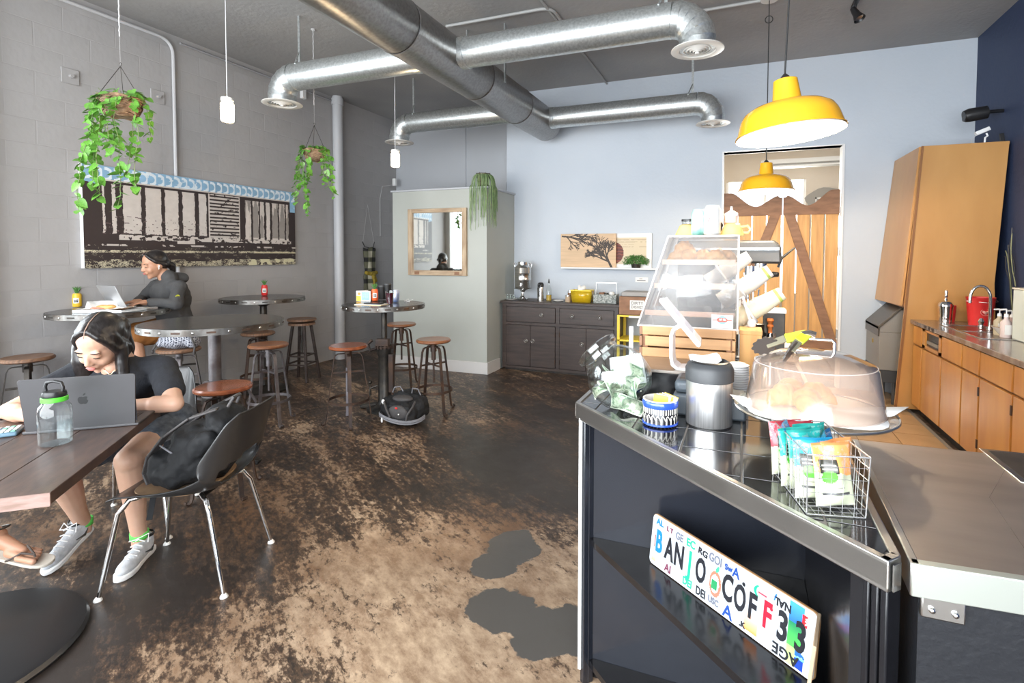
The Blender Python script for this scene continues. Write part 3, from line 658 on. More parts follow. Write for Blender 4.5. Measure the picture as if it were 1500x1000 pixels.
for lb, px, py, h, wood, iron, rz, kind in (
    ('worn wooden stool behind the woman in black, at the left wall', 40, 522, .70, M_seat2, M_iron, .3, 'iron'),
    ('stool carrying the patterned bag, beside the big crank table', 262, 509, .70, M_seat2, M_greyiron, .15, 'iron'),
    ('stool partly hidden behind the right edge of the big crank table', 378, 486, .68, M_seat2, M_rust, .9, 'iron'),
    ('light brown stool just right of the big crank table', 393, 503, .71, M_seat, M_greyiron, .5, 'iron'),
    ('two-tier wooden stool with straight dark wooden legs near the wall', 442, 466, .74, M_seat2, M_iron, .25, 'wood'),
    ('brown stool left of the winch table with one pale leg', 510, 505, .70, M_seatr, M_rust, .0, 'iron'),
    ('far stool against the partition behind the winch table', 588, 473, .72, M_seat, M_rust, .4, 'iron'),
    ('rusty-legged stool right of the winch table above the backpack', 635, 496, .70, M_seat, M_rust, .3, 'iron'),
    ('glossy red-brown stool right behind the black shell chair', 327, 564, .68, M_seatr, M_rust, .6, 'iron'),
    ('stool the person in the charcoal hoodie sits on', 247, 506, .68, M_seat2, M_iron, .2, 'iron')):
    p = on(px, py, h)
    if 'sits on' in lb: p = Vector((-4.98, 3.34, 0))
    s_ = stool(lb, p.x, p.y, h, wood, iron, rz, kind=kind)
    if 'one pale' in lb: s_.children[3].data.materials[0] = mat('pale_iron', (.34, .33, .37), .5, .4)

# ------------------------------------------------------------------ front table
tA, tB = on(235, 597, .76), on(73, 722, .76); dT = (tA-tB); Lt = dT.length; dT.normalize(); nT = Vector((-dT.y, dT.x, 0))   # nT to the left
cT = (tA+tB)/2+nT*.40
t = thing('cafe_table', 'dark plank-topped cafe table with round black pedestal base', 'table', (cT.x, cT.y, 0), math.atan2(dT.y, dT.x))
for k in range(4):
    w_ = .2; y0 = -.40+k*w_
    box(-Lt/2+.006, Lt/2-.006, y0+.0012, y0+w_-.0012, .722, .76+.0006*(k % 2)).build('plank', M_tabwood, t, bevel=.002)
box(-Lt/2, -Lt/2+.006, -.40, .40, .718, .7605).build('end_edging', M_tabedge, t, bevel=.001)
box(Lt/2-.006, Lt/2, -.40, .40, .718, .7605).build('end_edging', M_tabwood, t, bevel=.001)
bc = Vector((-2.70, .93, 0)); bl = Matrix.Rotation(-t.rotation_euler.z, 3, 'Z') @ (bc-cT)
MB().cyl((bl.x, bl.y, 0), .03, .03, .70, 20).lathe([(.03, .70), (.14, .72), (0, .72)], 20, (bl.x, bl.y, 0)).build('column', M_iron, t)
MB().lathe([(0, 0), (.40, 0), (.405, .012), (.395, .026), (.37, .032), (.12, .045), (.065, .055), (.05, .075), (.03, .08), (0, .08)], 56, (bl.x, bl.y, 0)).build('base', M_bplastic, t)

# ------------------------------------------------------------------ shell chairs
def shell_chair(label, x, y, rz):
    t = thing('shell_chair', label, 'chair', (x, y, 0), rz)      # faces local +Y
    nu, nv = 28, 34
    prof = [(.25, .428), (.20, .438), (.10, .428), (0, .420), (-.10, .425), (-.17, .440), (-.215, .475), (-.245, .53), (-.265, .60), (-.285, .68), (-.305, .76), (-.318, .80)]
    wd = [.215, .225, .235, .24, .245, .25, .25, .245, .24, .225, .205, .17]
    cl = [.0, .012, .035, .055, .075, .095, .10, .09, .07, .05, .03, .01]
    vs = []; 
    for j in range(nv+1):
        s_ = j/nv*(len(prof)-1); k = min(int(s_), len(prof)-2); f = s_-k; f2 = f
        py = prof[k][0]*(1-f)+prof[k+1][0]*f; pz = prof[k][1]*(1-f)+prof[k+1][1]*f; ww = wd[k]*(1-f)+wd[k+1]*f; cc = cl[k]*(1-f)+cl[k+1]*f
        back = min(1, max(0, (s_-5)/3))
        for i in range(nu+1):
            u = i/nu*2-1; q = abs(u)**2.6
            vs.append((ww*math.sin(u*1.25)/math.sin(1.25), py+cc*q*back*1.5, pz+cc*q*(1-back)))
    fs = []
    for j in range(nv):
        for i in range(nu):
            u = (i+.5)/nu*2-1; v = (j+.5)/nv*(len(prof)-1)
            if ((u/.66)**2+((v-6.6)/1.05)**2) < 1: continue
            a = j*(nu+1)+i; fs.append((a, a+1, a+nu+2, a+nu+1))
    MB().add(vs, fs).build('shell', M_shell, t, solid=.008, smooth=60, subs=1)
    # worn fabric seat pad
    pv = [(x_*.19, .03+y_*.17) for x_, y_ in [(math.copysign(abs(math.cos(a))**.6, math.cos(a)), math.copysign(abs(math.sin(a))**.6, math.sin(a))) for a in [2*PI*i/28 for i in range(28)]]]
    pad = MB().prism(pv, .436, .446).build('seat_pad', M_ptab, t, bevel=.003)
    MB().lathe([(.07, .4465), (.11, .4465), (.11, .448), (.07, .448)], 30, (0, .03, 0)).build('pad_ring', mat('pad_dark_ring', (.07, .055, .045), .8), pad)
    for sx in (-1, 1):
        for pts in ([(sx*.12, .14, .422), (sx*.155, .19, .405), (sx*.175, .225, .36), (sx*.22, .285, .0)], [(sx*.12, -.10, .415), (sx*.155, -.14, .40), (sx*.175, -.165, .36), (sx*.215, -.245, .0)]):
            pp = [Vector(p) for p in pts]; m = MB(); q = [pp[0], pp[0].lerp(pp[1], .6), pp[1], pp[1].lerp(pp[2], .5), pp[2], pp[3]]
            q[2] = q[2]+Vector((0, 0, .006)); l = m.tube(q, [.0105, .0105, .0105, .0105, .0105, .008], 12).build('leg', M_chrome, t)
            MB().lathe([(0, 0), (.017, 0), (.016, .006), (.008, .016), (0, .016)], 16, (pts[3][0], pts[3][1], 0)).build('foot_glide', M_wcer, l)
    MB().bar((-.13, .14, .41), (.13, .14, .41), .03, .004).bar((-.13, -.10, .405), (.13, -.10, .405), .03, .004).build('underframe', M_iron, t)
    return t
chA = Vector((-2.40, 1.665, 0)); rA = math.atan2(-.40, -.92)-PI/2
shell_chair('black moulded shell chair with chrome legs holding the black backpack', chA.x, chA.y, rA)
d1 = Vector((.647, -.763, 0)); eL = Vector((.763, .647, 0))
shell_chair('black shell chair the woman in black is sitting on', -3.15, 1.87, math.atan2(d1.y, d1.x)-PI/2)

# ------------------------------------------------------------------ people
def hand_prims(B, wrist, d, palm_n, curl=.5, s=1., thumb_side=1, spread=.0):
    "palm with five tapering two-joint fingers; d points along the hand, palm_n out of the palm"
    d = Vector(d).normalized(); pn = Vector(palm_n); pn = (pn-d*pn.dot(d)).normalized(); x = d.cross(pn).normalized()*thumb_side; W_ = Vector(wrist)
    M = Matrix((x, d, pn)).transposed().to_4x4()
    B.ell(W_+d*.045*s, (.040*s, .052*s, .015*s), M); B.cap(W_-d*.01*s, .024*s, W_+d*.03*s, .026*s)
    for k, (ox, ln) in enumerate(((.029, .070), (.010, .080), (-.010, .074), (-.028, .058))):
        a = W_+d*.082*s+x*ox*s; dd = (d+x*spread*(ox/.03)).normalized(); c1, c2, c3 = curl*.5, curl*1.1, curl*1.6
        b = a+(dd*math.cos(c1)+pn*math.sin(c1))*ln*.45*s; c = b+(dd*math.cos(c2)+pn*math.sin(c2))*ln*.32*s; e = c+(dd*math.cos(c3)+pn*math.sin(c3))*ln*.25*s
        B.cap(a-d*.012*s, .0098*s, a, .0095*s, 10); B.cap(a, .0092*s, b, .0085*s, 10); B.cap(b, .0085*s, c, .0078*s, 10); B.cap(c, .0078*s, e, .0066*s, 10)
    a = W_+d*.018*s+x*.030*s; b = a+(d*.7+x*.65+pn*.25).normalized()*.038*s; c = b+(d*.9+x*.25+pn*.35).normalized()*.028*s
    B.cap(a, .0135*s, b, .0105*s, 10); B.cap(b, .0102*s, c, .0082*s, 10)
class Head:
    def __init__(s, c, f, u, k=1.):
        s.c = Vector(c); s.f = Vector(f).normalized(); u = Vector(u); s.u = (u-s.f*u.dot(s.f)).normalized(); s.r = s.f.cross(s.u); s.k = k
        s.M = Matrix((s.r, s.f, s.u)).transposed().to_4x4()
    def p(s, x, y, z): return s.c+(s.r*x+s.f*y+s.u*z)*s.k
    def prims(s, B):
        k = s.k; e = lambda c, r, n=22: B.ell(s.p(*c), [q*k for q in r], s.M, n)
        e((0, -.012, .035), (.074, .092, .084)); e((0, .018, -.02), (.064, .076, .088)); e((0, .036, -.078), (.038, .046, .032)); e((0, .066, -.098), (.020, .018, .016))
        for sx in (-1, 1):
            e((sx*.033, .055, -.035), (.027, .030, .028)); e((sx*.031, .074, .006), (.017, .012, .010)); e((sx*.030, .076, .024), (.022, .010, .008)); e((sx*.074, -.008, -.012), (.009, .019, .030), 14)
            e((sx*.010, .099, -.030), (.0085, .009, .007), 12)
        B.cap(s.p(0, .086, .010), .008*k, s.p(0, .103, -.024), .0115*k)
        e((0, .086, -.055), (.024, .012, .016))
    def features(s, parent, open_=False):
        k = s.k; m = MB()
        for sx in (-1, 1): m.tube([s.p(sx*(.030+a), .0885-abs(a)*.25-max(0, a)*.25, .001-.06*abs(a+.002)) for a in (-.014, -.008, 0, .008, .015)], [.0008*k, .0017*k, .002*k, .0019*k, .001*k], 6)
        m.build('eyelashes', M_hair, parent)
        m = MB()
        for sx in (-1, 1): m.tube([s.p(sx*(.031+a), .0895-abs(a)*.35-max(0, a)*.25, .027+.12*a-6*a*a) for a in (-.016, -.007, .003, .012, .019)], [.0012*k, .0024*k, .0026*k, .002*k, .001*k], 6)
        m.build('eyebrows', M_hair, parent)
        m = MB(); m.ball(s.p(0, .0985, -.052), (.019*k, .007*k, .0042*k), 14, s.M); m.ball(s.p(0, .0975, -.0605), (.016*k, .007*k, .0052*k), 14, s.M)
        m.build('lips', M_lip, parent)
def shoe(name, toe, heel, z, parent, lift=0):
    toe = Vector(toe); heel = Vector(heel); d = (toe-heel); L = d.length; d.normalize(); x = Vector((-d.y, d.x, 0)).normalized(); up = x.cross(d)*-1
    if up.z < 0: up = -up
    M = Matrix((x, d, up)).transposed().to_4x4(); M.translation = heel
    outline = [(-.030, .0), (-.036, .04), (-.034, .09), (-.040, .16), (-.045, .20), (-.040, .25), (-.022, .285), (0, .293), (.024, .280), (.040, .245), (.043, .20), (.037, .16), (.031, .10), (.034, .04), (.028, 0), (0, -.012)]
    k = L/.29; outline = [(a*k, b*k) for a, b in outline]
    s0 = MB().prism(outline, 0, .026, M).build('sole', M_sole, parent, bevel=.006)
    B = Blob(); T = lambda a, b, c: M @ Vector((a*k, b*k, c))
    B.ell(T(0, .20, .035), (.040*k, .085*k, .030), M.to_3x3().to_4x4()); B.cap(T(0, .05, .045), .034, T(0, .17, .040), .036); B.cap(T(0, .035, .06), .031, T(0, .045, .085), .033); B.cap(T(0, .07, .07), .028, T(0, .17, .045), .03)
    u = B.build('shoe_upper', M_shoe, parent, .005, 5)
    m = MB()
    for q in range(5):
        yy = .105+q*.024; zz = .108-q*.011
        m.tube([T(-.026, yy, zz-.012), T(0, yy+.006, zz+.002), T(.026, yy, zz-.012)], .0028, 6)
    m.tube([T(.0, .10, .112), T(-.03, .085, .125), T(-.045, .105, .10), T(-.01, .115, .112), T(.035, .085, .125), T(.045, .115, .095)], .0026, 6)
    m.build('laces', M_white, parent)
    MB().lathe([(.036, 0), (.038, .01), (.033, .014)], 20, M=Matrix.Translation(T(0, .045, .098)) @ M.to_3x3().to_4x4()).build('collar', M_bplastic, parent)
    sw = MB().tube([T(.036, .12, .05), T(.0385, .07, .035), T(.036, .04, .05)], [.002, .006, .001], 6).tube([T(-.038, .12, .05), T(-.0385, .07, .035), T(-.034, .04, .05)], [.002, .006, .001], 6)
    sw.build('side_stripe', M_bplastic, parent)
Z = Vector((0, 0, 1))

# woman in black at the front table
t = thing('person', 'woman with long black hair in a black t-shirt looking down at her laptop', 'person', (0, 0, 0))
hd = Head((-2.885, 1.555, 1.068), d1*.80+Vector((-.24, 0, 0))+Z*-.50, d1*.45+Z*.85, 1.10)
pel = Vector((-2.99, 1.83, .56)); shc = Vector((-2.915, 1.665, .905)); shN = shc+eL*.175; shF = shc-eL*.175
elN = Vector((-2.50, 1.645, .79)); elF = Vector((-3.03, 1.275, .80))
wrN = Vector((-2.735, 1.50, .79)); wrF = Vector((-2.80, 1.285, .79))
hipN, hipF = pel+eL*.10, pel-eL*.10
knN, anN = Vector((-2.66, 1.535, .535)), Vector((-2.752, 1.625, .11)); knF, anF = Vector((-2.86, 1.36, .52)), Vector((-3.085, 1.565, .14))
B = Blob(); hd.prims(B)
B.cap(hd.p(0, -.035, -.06), .050, shc+Z*.05, .056)
B.limb([shF+Z*.0, shN], [.062, .062]); B.limb([shc-Z*.06, pel], [.125, .125]); B.limb([hipF, hipN], [.12, .12])
B.limb([shN-eL*.01, elN, wrN], [.050, .038, .025]); B.limb([shN-eL*.01, shN.lerp(elN, .45), elN], [.052, .047, .038]); B.limb([elN, elN.lerp(wrN, .3)], [.039, .041])
B.limb([shF+eL*.01, elF, wrF], [.050, .038, .025]); B.limb([elF, elF.lerp(wrF, .3)], [.039, .041])
for h, k, a in ((hipN, knN, anN), (hipF, knF, anF)):
    B.limb([h, h.lerp(k, .5), k], [.092, .078, .060]); m_ = k.lerp(a, .30)+(-d1)*.012; B.limb([k, m_, k.lerp(a, .7), a, a-Z*.04], [.057, .058, .040, .034, .034])
    B.ell(k+d1*.012, (.05, .05, .055))
hand_prims(B, wrN, Vector((-2.64, 1.31, .775))-wrN+Vector((-.16, .0, 0)), -Z, .55, 1., 1); hand_prims(B, wrF, Vector((.10, .06, -.02)), -Z, .5, 1., 1)
B.build('body', M_skin, t, .0052, 5); hd.features(t)
B = Blob()          # t-shirt
B.limb([shF, shN], [.072, .072]); B.limb([shc-Z*.05+d1*.01, pel+Z*.02], [.138, .142]); B.limb([pel-eL*.06, pel+eL*.06], [.138, .138])
B.limb([shc+d1*.02-eL*.05-Z*.06, shc+d1*.02+eL*.05-Z*.06], [.11, .11])
for s_, e_ in ((shN, elN), (shF, elF)): B.limb([s_, s_.lerp(e_, .62)], [.066, .064])
B.build('t_shirt', M_tee, t, .006, 6, noise=.018, nscale=.09)
# open neckline with skin and a fine chain
m = MB(); nk = shc+d1*.085+Z*.05
ch = [hd.p(-.05, -.03, -.13), shc+d1*.09-eL*.04+Z*.045, shc+d1*.135+Z*.005, shc+d1*.09+eL*.04+Z*.045, hd.p(.05, -.03, -.13)]
B2 = Blob(); B2.ell(shc+d1*.075+Z*.03, (.045, .062, .05)); B2.build('neckline', M_skin, t, .006, 3)
m.tube([shc+d1*.095-eL*.05+Z*.06, shc+d1*.138-eL*.02+Z*.035, shc+d1*.140+Z*.012, shc+d1*.138+eL*.02+Z*.035, shc+d1*.095+eL*.05+Z*.06], .0012, 5).build('necklace', mat('thin_gold', (.8, .6, .35), .3, 1), t)
B = Blob()          # long parted hair
B.ell(hd.p(0, -.028, .046), (.088, .103, .093), hd.M, 28); B.ell(hd.p(0, -.050, .0), (.089, .076, .094), hd.M, 24)
for sx in (-1, 1):
    for oy in (0, -.02, -.04): B.limb([hd.p(sx*.012, .040+oy, .108-oy*.25), hd.p(sx*.042, .046+oy, .084-oy*.25), hd.p(sx*.064, .036+oy, .044-oy*.1), hd.p(sx*.074, .022+oy, -.01), hd.p(sx*.077, .006+oy, -.06)], [.013, .0145, .0165, .018, .022])
    B.limb([hd.p(sx*.056, .0, .06), hd.p(sx*.068, -.01, .0), hd.p(sx*.070, -.03, -.04)], [.028, .026, .030])
a_ = hd.p(.080, .010, -.02); B.limb([a_, a_+Vector((.0, .01, -.07)), a_+Vector((-.01, .03, -.14)), a_+Vector((-.03, .04, -.20))], [.034, .046, .046, .028])
a_ = hd.p(.055, -.050, -.02); B.limb([a_, a_+Vector((0, .02, -.08)), a_+Vector((-.02, .03, -.16))], [.050, .055, .04])
a_ = hd.p(-.078, .0, -.02); B.limb([a_, a_+Vector((0, .0, -.07)), a_+Vector((.01, .0, -.14)), a_+Vector((.02, .0, -.19))], [.026, .028, .026, .014])
B.limb([hd.p(-.03, -.09, .02), hd.p(0, -.10, -.05), hd.p(0, -.09, -.13), hd.p(0, -.085, -.2)], [.05, .055, .055, .03])
B.build('hair', M_hair, t, .0055, 6, noise=.004, nscale=.03)
m = MB(); m.tube([hd.p(0, .064, .092), hd.p(0, .040, .1165), hd.p(0, .005, .1295), hd.p(0, -.035, .1315), hd.p(0, -.07, .125)], [.0018, .0022, .0022, .0018, .001], 8).build('hair_parting', mat('scalp', (.30, .20, .15), .6), t)
B = Blob(); 
for h, k in ((hipN, knN), (hipF, knF)): B.limb([h, h.lerp(k, .5)], [.108, .092])
B.limb([hipF, hipN], [.132, .132]); B.build('shorts', M_denim, t, .007, 5)
for an, toe, heel in ((anN, (-2.625, 1.455, .0), (-2.775, 1.69, .0)), (anF, (-3.00, 1.365, .0), (-3.10, 1.60, .085))):
    shoe('shoe', toe, heel, 0, t)
    MB().tube([Vector(an)-Z*.012, Vector(an)+Z*.022], [.037, .038], 16, caps=False).build('sock', M_neon, t, solid=.004)
MB().tube([elF.lerp(wrF, .75)+Vector((.03*math.cos(a), .018*math.sin(a), .032*math.sin(a))) for a in [2*PI*i/14 for i in range(14)]], .004, 6, closed=True).build('wristband', M_white, t)

# person in a hoodie by the wall
t = thing('person', 'person in a charcoal hoodie and rust-brown shorts typing on a laptop by the mural', 'person', (0, 0, 0))
f2 = Vector((-.10, -.99, 0)).normalized(); e2 = Vector((-f2.y, f2.x, 0))   # e2 points toward their left... nearer or further side
pel = Vector((-4.985, 3.32, .80)); shc = Vector((-4.945, 3.215, 1.205)); hd = Head((-4.985, 3.13, 1.405), Vector((-.14, -.95, -.28)), Z+f2*.25, 1.04)
if e2.x < 0: e2 = -e2                 # e2 toward the camera side
sN, sF = shc+e2*.17, shc-e2*.17
tc = Vector((-4.97, 2.76, 1.03))
eN, eF = Vector((-4.66, 3.10, 1.055)), Vector((-5.19, 3.13, 1.07)); wN, wF = Vector((-4.83, 2.97, 1.078)), Vector((-4.97, 2.98, 1.078))
kN, kF = pel+f2*.42+e2*.13+Z*-.02, pel+f2*.40-e2*.10+Z*-.02; aN, aF = kN+Vector((.10, .02, -.43)), kF+Vector((.10, .02, -.43))
B = Blob(); hd.prims(B); B.cap(hd.p(0, -.03, -.06), .050, shc+Z*.04, .058)
B.limb([sF-Z*.015, sN-Z*.015], [.05, .05]); B.limb([shc-Z*.05, pel], [.115, .12]); B.limb([pel-e2*.09, pel+e2*.09], [.125, .125])
for s_, e_, w_ in ((sN, eN, wN), (sF, eF, wF)): B.limb([s_-Z*.015, e_, w_], [.038, .032, .025])
for k, a, sg in ((kN, aN, 1), (kF, aF, -1)):
    h = pel+e2*.10*sg; B.limb([h, h.lerp(k, .5), k], [.095, .08, .06]); B.limb([k, k.lerp(a, .3), a, a-Z*.05], [.056, .056, .036, .036])
hand_prims(B, wN, f2+Vector((0, .15, 0)), -Z, .55, 1., -1); hand_prims(B, wF, f2+Vector((0, -.1, 0)), -Z, .55, 1., 1)
B.build('body', M_skin2, t, .0055, 5); hd.features(t)
B = Blob(); B.limb([sF-Z*.01, sN-Z*.01], [.068, .068]); B.limb([shc-Z*.06, pel+Z*.04], [.138, .140]); B.limb([pel-e2*.05+Z*.03, pel+e2*.05+Z*.03], [.138, .138]); B.ell(shc.lerp(pel, .3)-f2*.03, (.14, .14, .17))
for s_, e_, w_ in ((sN, eN, wN), (sF, eF, wF)): B.limb([s_-Z*.01, s_.lerp(e_, .5), e_, w_.lerp(e_, .10)], [.064, .056, .050, .036])
B.limb([shc+Z*.065-e2*.04-f2*.01, shc+Z*.075+f2*.0+e2*.04], [.068, .068]); B.ell(shc+Z*.07-f2*.085, (.07, .09, .06))
B.build('hoodie', M_hood, t, .007, 5, noise=.03, nscale=.12)
B = Blob()
for k, sg in ((kN, 1), (kF, -1)):
    h = pel+e2*.10*sg; B.limb([h, h.lerp(k, .92)], [.115, .088])
B.limb([pel-e2*.08, pel+e2*.08], [.138, .138]); B.build('shorts', M_shorts, t, .007, 5, noise=.02, nscale=.08)
B = Blob(); B.ell(hd.p(0, -.022, .044), (.080, .095, .084), hd.M, 28); B.ell(hd.p(0, -.055, -.0), (.076, .062, .07), hd.M)
for sx in (-1, 1): B.limb([hd.p(sx*.024, .048, .100), hd.p(sx*.054, .040, .068), hd.p(sx*.070, .012, .030), hd.p(sx*.066, -.045, -.01)], [.013, .014, .016, .026])
B.limb([hd.p(0, -.10, -.02), hd.p(0, -.125, -.05), hd.p(0, -.125, -.10)], [.034, .034, .020]); B.build('hair', M_hair, t, .0055, 6)
MB().tube([hd.p(0, .072, .105), hd.p(0, .04, .125), hd.p(0, 0, .131)], [.001, .0022, .001], 6).build('hair_parting', mat('scalp', (.30, .20, .15), .6), t)
sx = -1 if (hd.r.dot(e2) < 0) else 1
MB().ball(hd.p(sx*.082, .004, -.012), .008).tube([hd.p(sx*.084, .008, -.014), hd.p(sx*.084, .016, -.038)], .0035, 6).build('earbud', M_wplastic, t)
pt = eN.lerp(sN, .45)+e2*.066+f2*.030
MB().lathe([(0, 0), (.019, 0), (.019, .003), (0, .004)], 20, M=frame(pt, f2+Z*.2, Z) ).build('chest_emblem', mat('yellow_green_emblem', (.42, .45, .04), .7), t)
for a in (aN, aF): shoe('shoe', a+f2*.20-Z*.11, a-f2*.07-Z*.11, 0, t)

# third customer, mostly outside the frame on the left: only the sandalled foot is in view
t = thing('person', 'person in thong sandals whose foot shows at the left edge by the table base', 'person', (0, 0, 0))
f3 = Vector((.80, .60, 0)).normalized(); e3 = Vector((.60, -.80, 0)); pel = Vector((-3.75, .42, .55)); shc = pel+Z*.46-f3*.02
hd = Head(shc+Z*.22+f3*.05, f3+Z*-.3, Z+f3*.3, 1.0); B = Blob(); hd.prims(B); B.cap(hd.p(0, -.03, -.06), .05, shc+Z*.03, .06)
sN, sF = shc+e3*.19, shc-e3*.19; B.limb([sF, sN], [.065, .065]); B.limb([shc-Z*.06, pel], [.135, .13]); B.limb([pel-e3*.1, pel+e3*.1], [.125, .125])
for s_, sg in ((sN, 1), (sF, -1)):
    e_ = s_+f3*.12-Z*.22+e3*.03*sg; w_ = e_+f3*.24-Z*.01; B.limb([s_, e_, w_], [.052, .042, .028]); hand_prims(B, w_, f3, -Z, .5, 1., sg)
ftp = aty(60, 812, 1.30)                         # toe tip as seen
toe = Vector((ftp.x, ftp.y, max(.05, ftp.z))); fd = Vector((.93, .30, -.10)).normalized(); ank = toe-fd*.21+Z*.055
kA = Vector((-3.32, .95, .52)); B.limb([pel-e3*.1, kA], [.10, .062]); B.limb([kA, kA.lerp(ank, .35), ank], [.06, .058, .038])
kB = pel+f3*.42+e3*.12-Z*.02; aB = kB-Z*.45+f3*.02; B.limb([pel+e3*.1, kB], [.10, .062]); B.limb([kB, kB.lerp(aB, .35), aB], [.06, .058, .038]); B.limb([aB, aB+f3*.14-Z*.02], [.036, .026])
fx = Vector((0, 0, 1)).cross(fd).normalized(); fu = fd.cross(fx).normalized(); fu = fu if fu.z > 0 else -fu
B.limb([ank-fd*.04-Z*.02, ank-Z*.012, toe-fd*.085+fu*.004], [.032, .034, .021]); B.limb([toe-fd*.13+fx*.02+fu*.0, toe-fd*.080+fx*.026-fu*.006], [.022, .014]); B.limb([toe-fd*.13-fx*.015, toe-fd*.080-fx*.024-fu*.003], [.022, .016])
for k, (o_, l_, r_) in enumerate(((-.030, .050, .0135), (-.010, .043, .0098), (.007, .037, .0092), (.023, .029, .0088), (.038, .018, .0085))):
    a = toe-fd*.072+fx*o_*1.12-fu*.008; B.cap(a, r_*.95, a+fd*l_*1.45-fu*.004, r_*.95, 10)
B.build('body', M_skin2, t, .0042, 2); hd.features(t)
B = Blob(); B.limb([sF, sN], [.08, .08]); B.limb([shc-Z*.06, pel], [.15, .15]); 
for s_, sg in ((sN, 1), (sF, -1)): B.limb([s_, s_+f3*.06-Z*.13+e3*.015*sg], [.075, .068])
B.build('shirt', M_hood, t, .008, 4)
B = Blob(); B.limb([pel-e3*.1, kA.lerp(pel, .25)], [.118, .085]); B.limb([pel+e3*.1, kB.lerp(pel, .2)], [.118, .085]); B.limb([pel-e3*.09, pel+e3*.09], [.135, .135]); B.build('shorts', M_denim, t, .008, 4)
B = Blob(); B.ell(hd.p(0, -.028, .045), (.084, .098, .085), hd.M); B.ell(hd.p(0, -.05, -.005), (.080, .065, .07), hd.M); B.build('hair', M_hair, t, .007, 4)
sM = Matrix((fx, fd, fu)).transposed().to_4x4(); sM.translation = toe-fd*.21-fu*.036
ol = [(.0, -.02), (.02, -.014), (.031, .005), (.034, .06), (.036, .11), (.044, .15), (.049, .185), (.048, .215), (.040, .238), (.024, .254), (.0, .264), (-.022, .262), (-.040, .246), (-.048, .215), (-.047, .175), (-.042, .13), (-.034, .06), (-.030, .01), (-.018, -.014)]
sd = MB().prism(ol, 0, .012, sM).build('sandal_sole', M_sand, t, bevel=.003)
MB().tube([sM @ Vector(p) for p in ((-.014, .205, .014), (-.012, .19, .045), (.0, .15, .064), (.030, .11, .045), (.036, .09, .012))], .0045, 8).tube([sM @ Vector(p) for p in ((-.013, .195, .042), (-.03, .15, .052), (-.040, .12, .03), (-.040, .09, .012))], .0045, 8).build('sandal_strap', mat('dark_braid', (.08, .06, .05), .7), sd)
MB().tube([ank+Z*.03+Vector((.044*math.cos(a), .044*math.sin(a), .012*math.cos(a))) for a in [2*PI*i/18 for i in range(18)]], .005, 6, closed=True).build('anklet', M_iron, t)
# ------------------------------------------------------------------ things on the front table
T_ = .7605
a, b_ = on(32, 637, .762), on(203, 622, .762); mid = (a+b_)/2; lx = (b_-a).normalized(); LW = (b_-a).length
t = thing('laptop', 'open dark grey laptop with a black apple emblem in front of the woman in black', 'laptop', (mid.x, mid.y, T_), math.atan2(lx.y, lx.x))
box(-LW/2, LW/2, .0, .25, 0, .012).build('base', M_lapt, t, bevel=.003)
kb = MB()
for i in range(13):
    for j in range(5): kb.box(-.16+i*.025, -.139+i*.025, .05+j*.024, .070+j*.024, .012, .0135)
kb.build('keyboard', M_bplastic, t)['kind'] = 'stuff'
M = Matrix.Translation((0, .004, .010)) @ Matrix.Rotation(math.radians(6), 4, 'X')
rr_ = .012; lid = [(-LW/2+rr_, 0), (LW/2-rr_, 0)]+[(LW/2-rr_+rr_*math.cos(q), .222-rr_+rr_*math.sin(q)) for q in [PI/2*i/5 for i in range(6)]]+[(-LW/2+rr_-rr_*math.sin(q), .222-rr_+rr_*math.cos(q)) for q in [PI/2*i/5 for i in range(6)]]
lid_o = MB().prism(lid, -.003, .003, M @ Matrix.Rotation(PI/2, 4, 'X')).build('lid', M_lapt, t, bevel=.0012)
box(-LW/2+.006, LW/2-.006, .0032, .0036, .012, .214).build('screen', M_screen, lid_o).matrix_local = M
# bitten apple emblem
ol = [(0, .030), (.008, .034), (.018, .034), (.026, .028), (.021, .020), (.020, .011), (.028, .004), (.024, -.008), (.016, -.018), (.008, -.019), (0, -.016), (-.008, -.019), (-.016, -.018), (-.026, -.006), (-.030, .010), (-.028, .024), (-.018, .034), (-.008, .034)]
em = MB().prism([(x*.62, y*.62) for x, y in ol], 0, .0006, M @ Matrix.Translation((.012, -.0031, .115)) @ Matrix.Rotation(PI/2, 4, 'X'))
em.prism([(0, .024), (.002, .032), (.010, .037), (.009, .029)], 0, .0006, M @ Matrix.Translation((.012, -.0031, .115)) @ Matrix.Rotation(PI/2, 4, 'X'))
em.build('emblem', M_bplastic, lid_o, smooth=0)
p = on(82, 650, .76)
t = thing('water_bottle', 'clear wide water bottle with black loop lid and green band in front of the laptop', 'bottle', (p.x, p.y, T_), .4)
R_ = .052
MB().lathe([(0, .002), (R_-.006, .002), (R_, .010), (R_, .135), (R_-.004, .150), (R_-.014, .162), (R_-.014, .172)], 40).build('bottle_body', glassm, t)
MB().lathe([(0, .006), (R_-.005, .006), (R_-.003, .012), (R_-.003, .098), (0, .098)], 36).build('water', waterm, t)
lidp = MB().lathe([(0, .186), (R_-.016, .186), (R_-.014, .196), (R_-.018, .208), (0, .210)], 32).build('lid', M_bplastic, t)
MB().lathe([(R_-.014, .168), (R_-.011, .170), (R_-.011, .185), (R_-.014, .187)], 36).build('green_band', mat('bright_green_band', (.10, .60, .05), .4), t)
MB().tube([(-.030, 0, .20), (-.034, 0, .222), (-.028, 0, .240), (0, 0, .246), (.028, 0, .240), (.034, 0, .222), (.030, 0, .20)], .006, 10).build('carry_loop', M_bplastic, lidp)
p = on(12, 632, .77)
t = thing('calculator', 'blue-grey calculator with pale keys at the left edge of the front table', 'calculator', (p.x-.01, p.y, T_), math.atan2(dT.y, dT.x)+.2)
box(-.06, .045, -.045, .05, 0, .018).build('case', M_glay, t, bevel=.006); box(-.055, .04, .022, .044, .018, .0195).build('display', M_lapt2, t)
